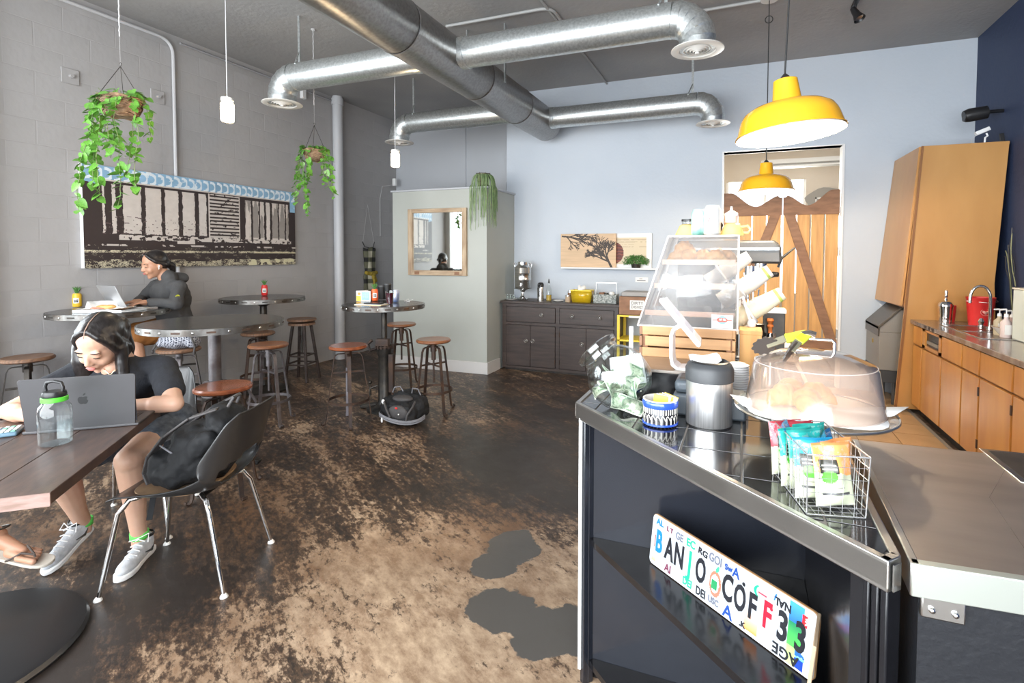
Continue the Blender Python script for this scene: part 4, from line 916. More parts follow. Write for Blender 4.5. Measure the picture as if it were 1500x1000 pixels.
for i in range(4):
    for j in range(3): box(-.052+i*.023, -.034+i*.023, -.038+j*.018, -.025+j*.018, .018, .022).build('key', M_paper if (i+j) % 4 else mat('green_key', (.2, .5, .35), .5), t, bevel=.001)
p = on(3, 608, .77); tag(MB().box(-.03, .022, -.014, .014, 0, .012).build('eraser', M_white, loc=(p.x, p.y, T_), bevel=.004), 'small white block at the far left edge of the front table', 'eraser')

# black backpack on the shell chair
t = thing('backpack', 'black backpack slumped on the seat of the black shell chair', 'bag', (chA.x, chA.y, 0), rA)
B = Blob(); B.ell((.0, -.05, .58), (.17, .13, .15), Matrix.Rotation(-.5, 4, 'X')); B.ell((-.02, .02, .52), (.165, .14, .085)); B.ell((.03, -.14, .70), (.13, .07, .10), Matrix.Rotation(-.4, 4, 'X')); B.ell((-.07, .06, .55), (.08, .10, .07))
B.cap((-.13, .02, .50), .05, (-.12, -.12, .66), .05)
B.build('bag_body', M_bag, t, .007, 4, noise=.04, nscale=.07)
m = MB()
for xs, o_ in ((-.10, 0), (.08, .02)):
    pts = [(xs, -.17, .80+o_), (xs-.02, -.06, .765), (xs-.02, .05, .685), (xs+.0, .13, .59), (xs+.02, .165, .50), (xs+.01, .14, .455)]
    for i in range(5): m.bar(pts[i], pts[i+1], .042, .010)
    m.build('strap', M_bag2, t, bevel=.004); m = MB()
MB().tube([(-.16, .0, .62), (-.10, .10, .64), (.02, .12, .62), (.12, .07, .63), (.16, -.02, .62)], .004, 6).build('zip', M_grey, t)
MB().bar((.02, .16, .46), (.03, .22, .44), .02, .004).build('buckle_strap', M_bag, t); MB().bar((-.16, .08, .44), (-.235, .05, .36), .022, .004).build('buckle_strap', M_bag, t)
MB().tube([(-.04, -.18, .79), (-.03, -.20, .83), (.03, -.20, .83), (.04, -.18, .79)], .007, 8).build('grab_loop', M_bag2, t)

# patterned bag on the stool
p = on(262, 509, .70)
t = thing('soft_bag', 'navy and white lattice patterned soft bag on a stool under the crank table', 'bag', (p.x, p.y, .70), .3)
mp = mat('lattice_fabric', (.03, .035, .06), .7); nt = mp.node_tree; N = nt.nodes
tc = N.new('ShaderNodeTexCoord'); mpn = N.new('ShaderNodeMapping'); mpn.inputs['Rotation'].default_value = (.6, .5, .785); mpn.inputs['Scale'].default_value = (62, 62, 62)
ck = N.new('ShaderNodeTexVoronoi'); ck.feature = 'DISTANCE_TO_EDGE'; ck.inputs['Randomness'].default_value = 0; ck.inputs['Scale'].default_value = 1
rp = N.new('ShaderNodeValToRGB'); rp.color_ramp.elements[0].position = .10; rp.color_ramp.elements[1].position = .16
rp.color_ramp.elements[0].color = (.42, .43, .48, 1); rp.color_ramp.elements[1].color = (.02, .025, .05, 1)
nt.links.new(tc.outputs['Object'], mpn.inputs[0]); nt.links.new(mpn.outputs[0], ck.inputs['Vector']); nt.links.new(ck.outputs['Distance'], rp.inputs[0]); nt.links.new(rp.outputs[0], N['Principled BSDF'].inputs['Base Color'])
B = Blob(); B.ell((0, 0, .065), (.165, .11, .075)); B.ell((.03, .0, .10), (.12, .08, .07)); B.ell((-.11, 0, .04), (.06, .08, .04)); B.ell((.13, 0, .05), (.05, .08, .05))
B.build('bag_body', mp, t, .007, 4, noise=.03, nscale=.08)
MB().tube([(.10, -.05, .13), (.16, -.06, .10), (.19, -.06, .02), (.17, -.05, -.05)], .008, 8).tube([(-.15, -.05, .05), (-.17, -.08, -.01), (-.15, -.10, -.03)], .009, 8).build('handle_strap', M_bag2, t)
MB().tube([(-.10, -.09, -.01), (-.09, -.13, -.12), (-.04, -.12, -.2), (-.02, -.10, -.26)], .003, 6).build('cable', M_wcord, t)

# hiking backpack on the floor
p = on(588, 618, 0)
t = thing('backpack', 'black and grey hiking backpack lying on the floor by the winch table', 'bag', (p.x, p.y+.04, 0), .1)
B = Blob(); B.ell((0, 0, .13), (.21, .17, .12)); B.ell((.02, -.09, .11), (.17, .09, .09)); B.ell((-.13, .02, .12), (.09, .13, .10)); B.ell((.13, .02, .13), (.09, .13, .11)); B.ell((.02, .04, .21), (.15, .11, .06)); B.ell((.02, -.12, .06), (.16, .07, .055))
B.build('bag_body', M_bag, t, .008, 4, noise=.05, nscale=.08)
B = Blob(); B.ell((.03, -.155, .12), (.10, .035, .07)); B.ell((.03, -.07, .225), (.10, .06, .03)); B.build('front_pocket', M_bag2, t, .006, 4)
m = MB()
for z, r_, w_ in ((.075, .0, .02), (.055, .0, .012)):
    pts = [(.215*math.cos(q)+.01, -.03+.185*math.sin(q), z+.02*math.sin(q*2)) for q in [PI+PI*i/12 for i in range(13)]]
    for i in range(12): m.bar(pts[i], pts[i+1], .006, w_)
m.build('side_webbing', M_grey, t)
for k, pts in enumerate(([(-.14, -.10, .20), (-.10, -.16, .20), (-.06, -.19, .15), (-.02, -.20, .09)], [(.16, -.09, .21), (.17, -.15, .18), (.14, -.19, .12), (.13, -.19, .07)], [(-.10, -.02, .26), (-.07, -.04, .31), (-.02, -.03, .32), (.0, .0, .26)], [(.08, .0, .26), (.10, -.02, .31), (.14, .0, .30), (.15, .03, .24)])):
    MB().tube(pts, .009 if k < 2 else .006, 8).build('strap', M_grey if k > 1 else M_bag2, t)
MB().ball((-.13, -.13, .20), (.016, .012, .022)).ball((-.10, -.20, .06), (.010, .008, .024)).ball((.06, -.195, .12), .007).build('buckle', M_wplastic, t)
MB().ball((.04, -.20, .175), (.014, .006, .010)).build('red_tag', M_red, t)

# ------------------------------------------------------------------ cans, laptop and food on the small tables
def can(label, x, y, z, m, s=1., rot=0, plant=True, group=None, txt=None):
    t = thing('drink_can', label, 'can', (x, y, z), rot, group)
    MB().lathe([(0, .003), (.024, .003), (.030, .008), (.033, .014), (.033, .108), (.027, .120), (.0265, .124), (.024, .121), (0, .119)], 28).build('can_body', m, t)
    if txt:
        MB().lathe([(.0333, .038), (.0336, .038), (.0336, .084), (.0333, .084)], 12, a0=-PI/2-.62, a1=-PI/2+.62).build('label_panel', M_wcer, t)
        for z in (.052, .066): MB().lathe([(.0337, z-.005), (.0339, z-.005), (.0339, z+.005), (.0337, z+.005)], 10, a0=-PI/2-.42, a1=-PI/2+.42).build('label_print', M_bplastic, t)
    if plant:
        m_ = MB(); rd = random.Random(int(x*100))
        for i in range(16):
            a = i*2.4; ti = .25+.05*(i % 5); d = Vector((math.cos(a)*ti, math.sin(a)*ti, 1)).normalized(); L_ = .05+.025*rd.random(); q = Vector((0, 0, .115))
            m_.tube([q, q+d*L_*.5+Vector((0, 0, 0)), q+d*L_+Vector((math.cos(a), math.sin(a), 0))*.008], [.004, .006, .0008], 5)
        m_.build('succulent_leaves', M_leafd, t)['kind'] = 'stuff'
    return t
p = on(113, 450, 1.03); can('yellow can planter with a spiky succulent on the left table', p.x, p.y, 1.03, M_label_y, rot=.9, txt=1)
p = Vector((-5.03, 4.33, 0)); can('red can planter with a small succulent on the far wall table', p.x, p.y, 1.03, M_red, rot=.8, txt=1)
p = on(549, 441, 1.03); can('orange can with a green sprig on the winch table', p.x, p.y, 1.03, M_orange, rot=.7, txt=1)
p = on(580, 443, 1.03); can('silver and blue drink can on the winch table', p.x, p.y, 1.03, mat('silver_blue_can', (.6, .62, .68), .3, .6, (.15, .25, .55), 14), plant=False)
# laptop of the person in the hoodie
p = on(170, 444, 1.03); fl2 = math.atan2(-.25, -.95)
t = thing('laptop', 'silver laptop open on the left wall table in front of the person in a hoodie', 'laptop', (-4.90, 2.90, 1.03), math.atan2(-.98, -.12)-PI/2)
box(-.16, .16, -.11, .11, 0, .012).build('base', M_lapt2, t, bevel=.003); box(-.14, .14, -.02, .09, .012, .013).build('keyboard', M_bplastic, t)
MB().box(-.16, .16, 0, .006, 0, .215, Matrix.Translation((0, .11, .010)) @ Matrix.Rotation(math.radians(-24), 4, 'X')).build('lid', M_lapt2, t, bevel=.002)
MB().box(-.152, .152, -.001, .0, .01, .205, Matrix.Translation((0, .11, .010)) @ Matrix.Rotation(math.radians(-24), 4, 'X')).build('screen', M_screen, t)
p = on(170, 454, 1.035)
t = thing('serving_tray', 'wood and metal tray lined with white paper on the left wall table', 'tray', (p.x+.02, p.y-.05, 1.031), .35)
box(-.19, .19, -.12, .12, 0, .008).build('tray_floor', M_crate, t); MB().box(-.20, .20, -.13, -.12, 0, .022).box(-.20, .20, .12, .13, 0, .022).box(-.20, -.19, -.12, .12, 0, .022).box(.19, .20, -.12, .12, 0, .022).build('tray_rim', M_lapt2, t, bevel=.002)
n = 14; vs = []; rd = random.Random(4)
for i in range(n+1):
    for j in range(n+1):
        x = -.18+.30*i/n; y = -.12+.24*j/n; e_ = max(abs(i/n-.5), abs(j/n-.5))*2
        vs.append((x, y, .010+.15*max(0, e_-.6)**1.2*(1.3 if i < 7 and j > 5 else .35)+rd.uniform(0, .006)))
MB().add(vs, [(i*(n+1)+j, i*(n+1)+j+1, (i+1)*(n+1)+j+1, (i+1)*(n+1)+j) for i in range(n) for j in range(n)]).build('tray_paper', M_paper, t, solid=.001)
t2 = thing('sandwich', 'half eaten toasted sandwich on the paper-lined tray', 'food', (p.x+.0, p.y-.08, 1.045), .3)
B = Blob(); B.ell((0, 0, .022), (.070, .040, .020)); B.ell((.04, .01, .026), (.045, .035, .016)); B.build('bread', M_croiss, t2, .005, 2, noise=.012, nscale=.02)
B = Blob(); B.ell((-.02, -.025, .018), (.05, .022, .010)); B.ell((-.075, -.02, .012), (.028, .02, .012)); B.build('filling', mat('filling_pink', (.55, .22, .14), .6), t2, .004, 2, noise=.012, nscale=.015)
tag(MB().tube([(-4.60, 2.80, 1.052), (-4.55, 2.66, 1.045), (-4.60, 2.56, 1.04), (-4.64, 2.50, .98), (-4.66, 2.49, .90)], .0035, 6).build('charging_cable', M_wcord), 'white cable drooping over the edge of the left wall table', 'cable')
# winch table
p = on(522, 441, 1.032); t = thing('greeting_card', 'upright printed card with yellow and blue panels on the winch table', 'card', (p.x, p.y, 1.031), .25)
def cardfn(u, v):
    o = np.ones(u.shape+(3,))*.78; o[(u > .38) & (u < .93) & (v > .12) & (v < .92)] = (.28, .46, .66); k = (u > .42) & (u < .90) & (v > .3) & (v < .88) & (np.sin(v*60) > .2) & (noise2(u, v, 40, 10, 3) > .45); o[k] = (.45, .62, .78)
    o[(u < .34) & (v < .55)] = (.85, .48, .05); o[((u-.2)**2+(v-.74)**2*.6 < .012)] = (.75, .30, .08); return o
for k, a in enumerate((.0, 2.3)):
    q = MB().box(-.0, .15, -.001, .001, 0, .105, Matrix.Rotation(a*.5*(1 if k else -.1), 4, 'Z'))
    q.build('card_leaf', M_paper, t, smooth=0)
printed('card_print', .145, .10, 60, 40, cardfn, M_print, t, Matrix.Translation((.074, -.0018, .002)))
MB().box(0, .15, -.001, .001, 0, .105, Matrix.Rotation(.8, 4, 'Z'))
p = on(550, 446, 1.032); t = thing('notebook', 'white notebook lying open by the cans on the winch table', 'book', (p.x-.03, p.y, 1.031), .15)
box(-.15, .12, -.07, .07, 0, .006).build('pages', M_paper, t); box(-.152, .122, -.072, .072, -.001, .001).build('cover', M_label_y, t)
tag(box(-.09, .09, -.035, .035, 0, .009).build('mobile_phone', M_bplastic, loc=(p.x-.02, p.y-.0, 1.038), bevel=.003), 'dark phone lying on the white notebook', 'phone')
p = on(571, 445, 1.032); t = thing('plastic_tumbler', 'tumbler of dark purple drink on the winch table', 'glass', (p.x, p.y, 1.031))
MB().lathe([(.030, 0), (.040, .125), (.0385, .125), (.029, .003)], 28).build('cup_wall', glassm, t); MB().lathe([(0, .003), (.0285, .003), (.037, .105), (0, .105)], 28).build('drink', mat('berry_drink', (.06, .006, .018), .1), t)
for k, (qx, lb) in enumerate(((558, 'black tumbler beside the orange can on the winch table'), (566, 'taller black travel mug behind the purple drink'))):
    p = on(qx, 438, 1.032); t = thing('travel_mug', lb, 'mug', (p.x, p.y+.02, 1.031))
    MB().lathe([(0, 0), (.034, 0), (.040, .12+.02*k), (.041, .13+.02*k), (0, .13+.02*k)], 28).build('mug_body', M_bplastic, t, bevel=.002)
    MB().lathe([(0, .13+.02*k), (.042, .13+.02*k), (.040, .145+.02*k), (0, .148+.02*k)], 28).build('mug_lid', M_dplastic, t); MB().tube([(.04, 0, .10), (.065, 0, .095), (.065, 0, .04), (.038, 0, .03)], .006, 8).build('mug_handle', M_bplastic, t)
p = on(597, 442, 1.032); tag(MB().tube([(p.x-.04, p.y, 1.036), (p.x-.01, p.y+.03, 1.06), (p.x+.02, p.y, 1.04), (p.x+.05, p.y+.02, 1.055), (p.x+.01, p.y-.03, 1.035), (p.x-.03, p.y-.02, 1.05), (p.x+.04, p.y-.02, 1.036)], .003, 6).build('tangled_cable', M_wcord), 'small tangle of white cable at the right of the winch table', 'cable')

# plaid cloth hanging on the corner wall
t = thing('plaid_shirt', 'black and cream plaid cloth gathered with a mustard tie hanging in the corner', 'cloth', (XL+.04, 6.54, .72), PI/2)
mpd = mat('plaid_weave', (.5, .45, .33), .85); nt = mpd.node_tree; N = nt.nodes; tc = N.new('ShaderNodeTexCoord'); sp = N.new('ShaderNodeSeparateXYZ'); nt.links.new(tc.outputs['Object'], sp.inputs[0])
outs = []
for ax, fr in (('X', 42), ('Z', 38)):
    k = N.new('ShaderNodeMath'); k.operation = 'MULTIPLY'; k.inputs[1].default_value = fr; nt.links.new(sp.outputs[ax], k.inputs[0])
    s_ = N.new('ShaderNodeMath'); s_.operation = 'SINE'; nt.links.new(k.outputs[0], s_.inputs[0]); g_ = N.new('ShaderNodeMath'); g_.operation = 'GREATER_THAN'; g_.inputs[1].default_value = .25; nt.links.new(s_.outputs[0], g_.inputs[0]); outs.append(g_.outputs[0])
ad = N.new('ShaderNodeMath'); ad.operation = 'ADD'; nt.links.new(outs[0], ad.inputs[0]); nt.links.new(outs[1], ad.inputs[1]); dv = N.new('ShaderNodeMath'); dv.operation = 'MULTIPLY'; dv.inputs[1].default_value = .5; nt.links.new(ad.outputs[0], dv.inputs[0])
cr = N.new('ShaderNodeValToRGB'); cr.color_ramp.interpolation = 'CONSTANT'; cr.color_ramp.elements[0].color = (.50, .47, .36, 1); cr.color_ramp.elements[1].position = .3; cr.color_ramp.elements[1].color = (.11, .11, .07, 1); e_ = cr.color_ramp.elements.new(.8); e_.color = (.018, .018, .018, 1)
nt.links.new(dv.outputs[0], cr.inputs[0]); nt.links.new(cr.outputs[0], N['Principled BSDF'].inputs['Base Color'])
vs = []; nn = 40
W8 = [(.88, .135), (.80, .13), (.70, .12), (.60, .115), (.52, .10), (.44, .14), (.36, .135), (.25, .13), (.12, .135), (0, .12)]
for z, w_ in W8:
    for j in range(nn): a = 2*PI*j/nn; vs.append((w_*math.cos(a)*1.0, -.02+.045*math.sin(a)*(1+.25*math.sin(5*a+z*9)), z+.012*math.sin(3*a)))
fs = [(i*nn+j, i*nn+(j+1) % nn, (i+1)*nn+(j+1) % nn, (i+1)*nn+j) for i in range(len(W8)-1) for j in range(nn)]
MB().add(vs, fs).build('cloth_body', mpd, t, solid=.004)
B = Blob(); B.limb([(-.11, -.05, .50), (0, -.07, .48), (.11, -.05, .50)], [.030, .036, .028]); B.limb([(0, -.075, .48), (.02, -.09, .38), (.03, -.08, .27)], [.03, .026, .012]); B.limb([(.04, -.075, .48), (.08, -.08, .36)], [.02, .012]); B.build('mustard_tie', mat('mustard_cloth', (.33, .24, .03), .85), t, .006, 3, noise=.02, nscale=.03)
MB().tube([(-.14, 0, .98), (-.10, -.01, .90), (0, -.02, .885), (.10, -.01, .90), (.14, 0, .98)], .006, 6).build('hanger_bar', M_cord, t)
MB().tube([(-.13, 0, .96), (0, .01, 1.55), (.13, 0, .96)], .0018, 5).build('hanging_string', M_wcord, t)

# ------------------------------------------------------------------ partition: mirror and trailing plant
a, b_ = aty(601, 307, py0), aty(685, 404, py0); W_, H_ = b_.x-a.x, a.z-b_.z
t = thing('wall_mirror', 'rectangular mirror in a rough reclaimed-wood frame on the partition', 'mirror', ((a.x+b_.x)/2, py0-.014, b_.z), math.radians(1.8))
fw = .065
for x0, x1, z0, z1 in ((-W_/2, -W_/2+fw, 0, H_), (W_/2-fw, W_/2, 0, H_)): box(x0, x1, -.035, 0, z0, z1).build('frame_stile', M_pale, t, bevel=.003)
for z0, z1 in ((0, fw), (H_-fw*.8, H_)): MB().box(-W_/2+fw, W_/2-fw, -.033, 0, z0, z1).build('frame_rail', mat('pale_cut_wood_rail', (.52, .40, .27), .6, col2=(.32, .22, .14), scale=4, stretch=(1, 1, 6)), t, bevel=.003)
for x in (-W_/2+.10, W_/2-.17): box(x, x+.07, -.036, -.03, .012, .05).build('dark_block', M_brace, t)
box(-W_/2+fw-.005, W_/2-fw+.005, -.012, -.008, fw-.005, H_-fw*.8+.005).build('mirror_glass', mat('mirror_silver', (.86, .90, .88), .03, 1), t, smooth=0)

leafc = {}
def leaf_mesh(kind='heart'):
    if kind in leafc: return leafc[kind]
    hl = [(0, -.02), (-.25, -.12), (-.42, .05), (-.44, .30), (-.30, .62), (0, 1.0), (.30, .62), (.44, .30), (.42, .05), (.25, -.12)]
    vs = [(x, y, .10*abs(x)-.10*y*y) for x, y in hl]+[(0, .30, -.04), (0, .62, -.07)]
    n = 10; fs = [(0, 1, 10), (1, 2, 10), (2, 3, 10), (3, 4, 11, 10), (4, 5, 11), (5, 6, 11), (6, 7, 10, 11), (7, 8, 10), (8, 9, 10), (9, 0, 10)]
    me = bpy.data.meshes.new('leaf'); me.from_pydata(vs, [], fs); me.polygons.foreach_set('use_smooth', [True]*len(fs)); me.materials.append(M_leaf); leafc[kind] = me; return me
def pothos(label, c, rb, vines, seed, n_top=40, ls=.05, hook=.28):
    rd = random.Random(seed); t = thing('hanging_pothos', label, 'plant', c)
    bk = MB().lathe([(0, -.5*rb), (rb*.55, -.48*rb), (rb*.85, -.1*rb), (rb*1.0, .45*rb), (rb*1.03, .5*rb), (rb*.92, .5*rb), (rb*.9, .3*rb), (0, .28*rb)], 32).build('basket', M_bark, t)
    tw = MB()
    for k in range(13):
        z = -.46*rb+k*rb*.078; r_ = rb*(.58+.42*(k/12)**.6)+.004; n = 26; ph = rd.random()*6
        tw.tube([(r_*math.cos(2*PI*i/n), r_*math.sin(2*PI*i/n), z+.006*math.sin(5*2*PI*i/n+ph)) for i in range(n)], .0055, 5, closed=True)
    tw.build('woven_twigs', M_bark, bk)['kind'] = 'stuff'
    MB().lathe([(0, .32*rb), (.88*rb, .32*rb)], 20).build('soil', M_soil, bk)
    ch = MB()
    for i in range(3):
        a = 2*PI*i/3+.4; ch.tube([(rb*math.cos(a), rb*math.sin(a), .5*rb), (0, 0, hook)], .0022, 5)
    ch.tube(arc((0, 0, hook+.012), .012, -PI/2, PI*.9, 8), .0022, 5); ch.build('hanging_chain', M_iron, t)
    st = MB(); P_ = []
    for (ax, ay, L_, sw) in vines:
        p = Vector((ax*rb, ay*rb, .45*rb)); d = Vector((ax, ay, .4)).normalized(); pts = [p]; s_ = 0
        while s_ < L_:
            stp = .022; s_ += stp
            d = (d+Vector((rd.uniform(-.25, .25)+sw*.06, rd.uniform(-.25, .25), -.62))).normalized(); p = p+d*stp; pts.append(p)
            if rd.random() < .80: P_.append((p.copy(), d.copy()))
        st.tube(pts, .0022, 5)
    for k in range(n_top):
        a = rd.random()*2*PI; r_ = rb*math.sqrt(rd.random())*1.15; q = Vector((r_*math.cos(a), r_*math.sin(a), rb*(.5+.35*rd.random()))); P_.append((q, Vector((math.cos(a), math.sin(a), .4))))
        st.tube([Vector((q.x*.6, q.y*.6, .3*rb)), q], .0018, 4)
    st.build('vines', M_vine, t)['kind'] = 'stuff'
    first_ = True
    for p, d in P_[:280]:
        o = bpy.data.objects.new('leaf', leaf_mesh()); COL.objects.link(o); o.parent = t
        out = Vector((d.x+rd.uniform(-1, 1), d.y+rd.uniform(-1, 1), rd.uniform(-.9, -.1))).normalized(); s_ = ls*rd.uniform(.65, 1.25)
        nrm = Vector((rd.uniform(-.5, .5), rd.uniform(-.9, .1), .9)); x = out.cross(nrm).normalized(); z = x.cross(out)
        M = Matrix(((x.x, out.x, z.x, p.x), (x.y, out.y, z.y, p.y), (x.z, out.z, z.z, p.z), (0, 0, 0, 1))) @ Matrix.Diagonal((s_, s_, s_, 1)); o.matrix_local = M
    return t
c = aty(178, 158, 2.3)
MB_ = [(-.8, -.2, .30, -.5), (-.5, -.6, .62, .1), (-.2, -.8, .50, .2), (.1, -.8, .72, 0), (.4, -.6, .42, .1), (.8, -.1, .66, -.1), (.7, .3, .30, .4), (-.9, .2, .40, -.2), (.0, -.9, .80, .15), (-.35, .5, .55, -.2), (.55, -.5, .78, -.3), (-.6, -.5, .45, -.3)]
pothos('nearer hanging pothos in a twig basket trailing over the train mural', c, .125, MB_, 3, 70, .058)
c2 = aty(461, 228, 4.05)
pothos('farther hanging pothos in a twig basket beside the grey pipe', c2, .105, [(-.9, 0, .55, -1.2), (-.7, -.4, .50, -.9), (-.5, -.3, .62, -.8), (.8, 0, .40, .8), (.7, -.3, .36, .5), (.3, -.7, .30, .2), (-.9, .3, .66, -.9), (.9, .2, .5, .6), (-.3, -.8, .28, 0)], 8, 55, .055, .30)
for c_, hk, px in ((c, .28, 180), (c2, .30, 458)):
    tp = c_+Vector((0, 0, hk)); m = MB(); zz = tp.z+.02; 
    m.tube([tp+Vector((0, 0, .01)), tp+Vector((0, 0, .20))], .0008, 4)
    z0 = tp.z+.20
    k = 0
    while z0 < ZC-.02:
        z1 = min(z0+.035, ZC); m.tube([(tp.x-.004*(k % 2), tp.y, z0), (tp.x+.004*(k % 2), tp.y, z1)], .0035, 5); z0 = z1; k += 1
    m.cyl((tp.x, tp.y, 0), .02, ZC-.012, ZC, 12)
    tag(m.build('ceiling_chain', M_wcord), 'thin white chain holding the '+('nearer' if px == 180 else 'farther')+' hanging pothos from the ceiling', 'chain')

# trailing mistletoe cactus on top of the partition
p = aty(706, 262, 5.9)
t = thing('trailing_cactus', 'thin-stemmed trailing cactus in a wire pot on top of the partition', 'plant', (px1-.10, py0+.10, pz+.022))
MB().lathe([(0, 0), (.06, 0), (.085, .17), (.078, .17), (.055, .01), (0, .01)], 24).build('pot', mat('mossy_glass', (.10, .15, .09), .3, col2=(.25, .22, .12), scale=20), t)
wr = MB()
for z in (.02, .07, .12, .17): wr.torus((0, 0, z), .064+.026*z/.17, .003, 24, 5)
for i in range(8):
    a = 2*PI*i/8; wr.tube([(.064*math.cos(a), .064*math.sin(a), 0), (.094*math.cos(a), .094*math.sin(a), .18)], .0025, 5)
wr.build('wire_basket', M_rust, t)
rd = random.Random(5); m = MB()
for k in range(120):
    side = rd.random(); a = rd.uniform(-2.6, 1.2)
    p = Vector((.07*math.cos(a), .07*math.sin(a), .16)); d = Vector((math.cos(a), math.sin(a), rd.uniform(.2, 1.4))).normalized(); pts = [p]; L_ = rd.uniform(.25, .72) if k > 14 else rd.uniform(.10, .18); s_ = 0; d = (Vector((math.cos(a), math.sin(a), 0))*rd.uniform(.3, 1)+Z*rd.uniform(-.2, 1.0 if k > 14 else 2.2)).normalized()
    while s_ < L_:
        d = (d+Vector((rd.uniform(-.12, .12), rd.uniform(-.12, .12), -.95))).normalized(); p = p+d*.035; s_ += .035
        if p.z < .02 and p.x < .10+.012 and p.y > -.10-.012:
            if p.y < -.02 and a < -.6: p.y = -.115-rd.random()*.02
            else: p.x = .115+rd.random()*.02
        pts.append(p.copy())
    m.tube(pts, .0026, 4)
m.build('stems', M_rhip, t)['kind'] = 'stuff'

# ------------------------------------------------------------------ sideboard against the back wall
cx0, cx1, cy0, ch = aty(736, 540, 6.13).x, aty(905, 552, 6.13).x, 6.13, .905
t = thing('sideboard', 'dark stained wooden sideboard with two drawers and doors at the back wall', 'cabinet', (cx0, cy0, 0))
W_ = cx1-cx0
box(0, W_, .02, YB-cy0-.01, .03, ch-.03).build('body', M_darkwood, t, bevel=.002)
box(-.02, W_+.02, -.03, YB-cy0-.005, ch-.03, ch).build('worktop', M_darkwood, t, bevel=.004)
box(.03, W_-.03, .03, .4, 0, .03).build('plinth', M_iron, t)
fm = MB()
for k_, (x0, x1, z0, z1) in enumerate(((0, .055, .03, ch-.03), (W_-.05, W_, .03, ch-.03), (W_/2-.03, W_/2+.02, .061, ch-.066), (.0555, W_-.0505, ch-.065, ch-.03), (.0555, W_-.0505, .03, .06), (.0555, W_-.0505, .60, .63))): fm.box(x0, x1, .0-.001*(k_ > 2), .0195, z0, z1)
fm.build('face_frame', M_darkwood, t, smooth=0)
def pull(parent, x, z, m=M_edge): 
    return MB().torus((0, 0, 0), .022, .004, 20, 6, Matrix.Translation((x, -.028, z)) @ Matrix.Rotation(PI/2, 4, 'X')).cyl((0, 0, 0), .008, -.002, .028, 10, M=Matrix.Translation((x, 0, z)) @ Matrix.Rotation(PI/2, 4, 'X')).build('ring_pull', m, parent)
for k, (x0, x1) in enumerate(((.06, W_/2-.035), (W_/2+.025, W_-.055))):
    d = box(x0, x1, -.008, .02, .64, ch-.075).build('drawer', M_darkwood, t, bevel=.004)
    for xx in ((x1-.18,) if k == 0 else (x0+.17, x1-.17)): pull(d, xx, .74)
    mid_ = (x0+x1)/2
    for q, (a, b_) in enumerate(((x0, mid_-.002), (mid_+.002, x1))):
        dd = box(a, b_, -.010, .02, .065, .595).build('door', M_darkwood, t, bevel=.003)
        if k == 0: pull(dd, mid_+(-.055 if q == 0 else .04), .40)
        elif q == 0: pull(dd, mid_-.05, .40)
        for hz in (.15, .50):
            if (k, q) in ((0, 1), (1, 0)): MB().cyl((0, 0, 0), .006, -.03, .03, 8, M=Matrix.Translation((b_ if k == 0 else a, -.016, hz))).build('hinge', M_rust, dd)
S_ = ch
def at_sb(px, y=6.33): p = aty(px, 436, y); return p.x, y
# steel drink dispenser
x, y = at_sb(766)
t = thing('drink_dispenser', 'polished steel drink dispenser on a pedestal on the sideboard', 'urn', (x, y, S_))
MB().lathe([(0, 0), (.065, 0), (.07, .01), (.045, .03), (.025, .06), (.02, .10), (.04, .13), (.08, .145), (.085, .15), (0, .15)], 36).build('pedestal', M_chrome, t)
MB().lathe([(0, .15), (.12, .15), (.122, .158), (0, .16)], 36).build('drip_plate', M_steel, t)
MB().lathe([(0, .16), (.105, .162), (.11, .17), (.11, .26), (.112, .263), (.11, .266), (.11, .35), (.112, .353), (.11, .356), (.11, .42), (.09, .455), (.065, .465), (.065, .475), (0, .475)], 40).build('tank', M_steel, t)
MB().lathe([(0, .475), (.07, .475), (.07, .50), (.055, .51), (0, .515)], 30).build('lid', M_chrome, t)
for sx in (-1, 1): MB().tube([(sx*.07, 0, .455), (sx*.10, 0, .49), (sx*.125, 0, .485), (sx*.12, 0, .44), (sx*.108, 0, .42)], .005, 8).build('side_handle', M_chrome, t)
MB().cyl((0, 0, 0), .012, .10, .14, 12, M=Matrix.Translation((.03, 0, .20)) @ Matrix.Rotation(PI/2, 4, 'X')).tube([(.03, -.14, .19), (.03, -.14, .23)], .006).build('tap', M_chrome, t)
# glasses on a plate
x, y = at_sb(749, 6.30)
tag(MB().lathe([(0, 0), (.07, 0), (.085, .012), (.07, .008), (0, .006)], 28).build('plate', M_wcer, loc=(x, y, S_)), 'white plate under small glasses at the left end of the sideboard', 'plate', )
g0 = None
for i, (dx, dy) in enumerate(((-.045, -.02), (.0, -.035), (.045, -.02), (.0, .03))):
    o = MB().lathe([(0, 0), (.019, 0), (.022, .055), (.0205, .055), (.018, .004), (0, .004)], 18).build('small_glass', glassm, loc=(x+dx, y+dy, S_+.012)) if g0 is None else g0.copy()
    if g0 is None: g0 = o
    else: COL.objects.link(o); o.location = (x+dx, y+dy, S_+.012)
    tag(o, 'small clear upturned tasting glass on the white plate left of the dispenser', 'glass', 'tasting glasses on the plate')
x, y = at_sb(792)
t = thing('thermos', 'steel thermos with black pump lid on the sideboard', 'thermos', (x, y, S_))
MB().lathe([(0, 0), (.045, 0), (.046, .16), (.040, .18), (0, .18)], 28).build('flask', M_steel, t); MB().lathe([(0, .18), (.042, .18), (.042, .215), (.028, .235), (0, .24)], 24).build('pump_lid', M_bplastic, t)
box(-.012, .012, -.075, -.02, .205, .22).build('spout', M_bplastic, t); MB().tube([(-.0, -.04, .20), (-.0, -.068, .17), (0, -.068, .08), (0, -.045, .05)], .008).build('handle', M_bplastic, t)
x, y = at_sb(804)
t = thing('syrup_bottle', 'clear bottle of amber syrup with black pourer behind the thermos', 'bottle', (x, y, S_))
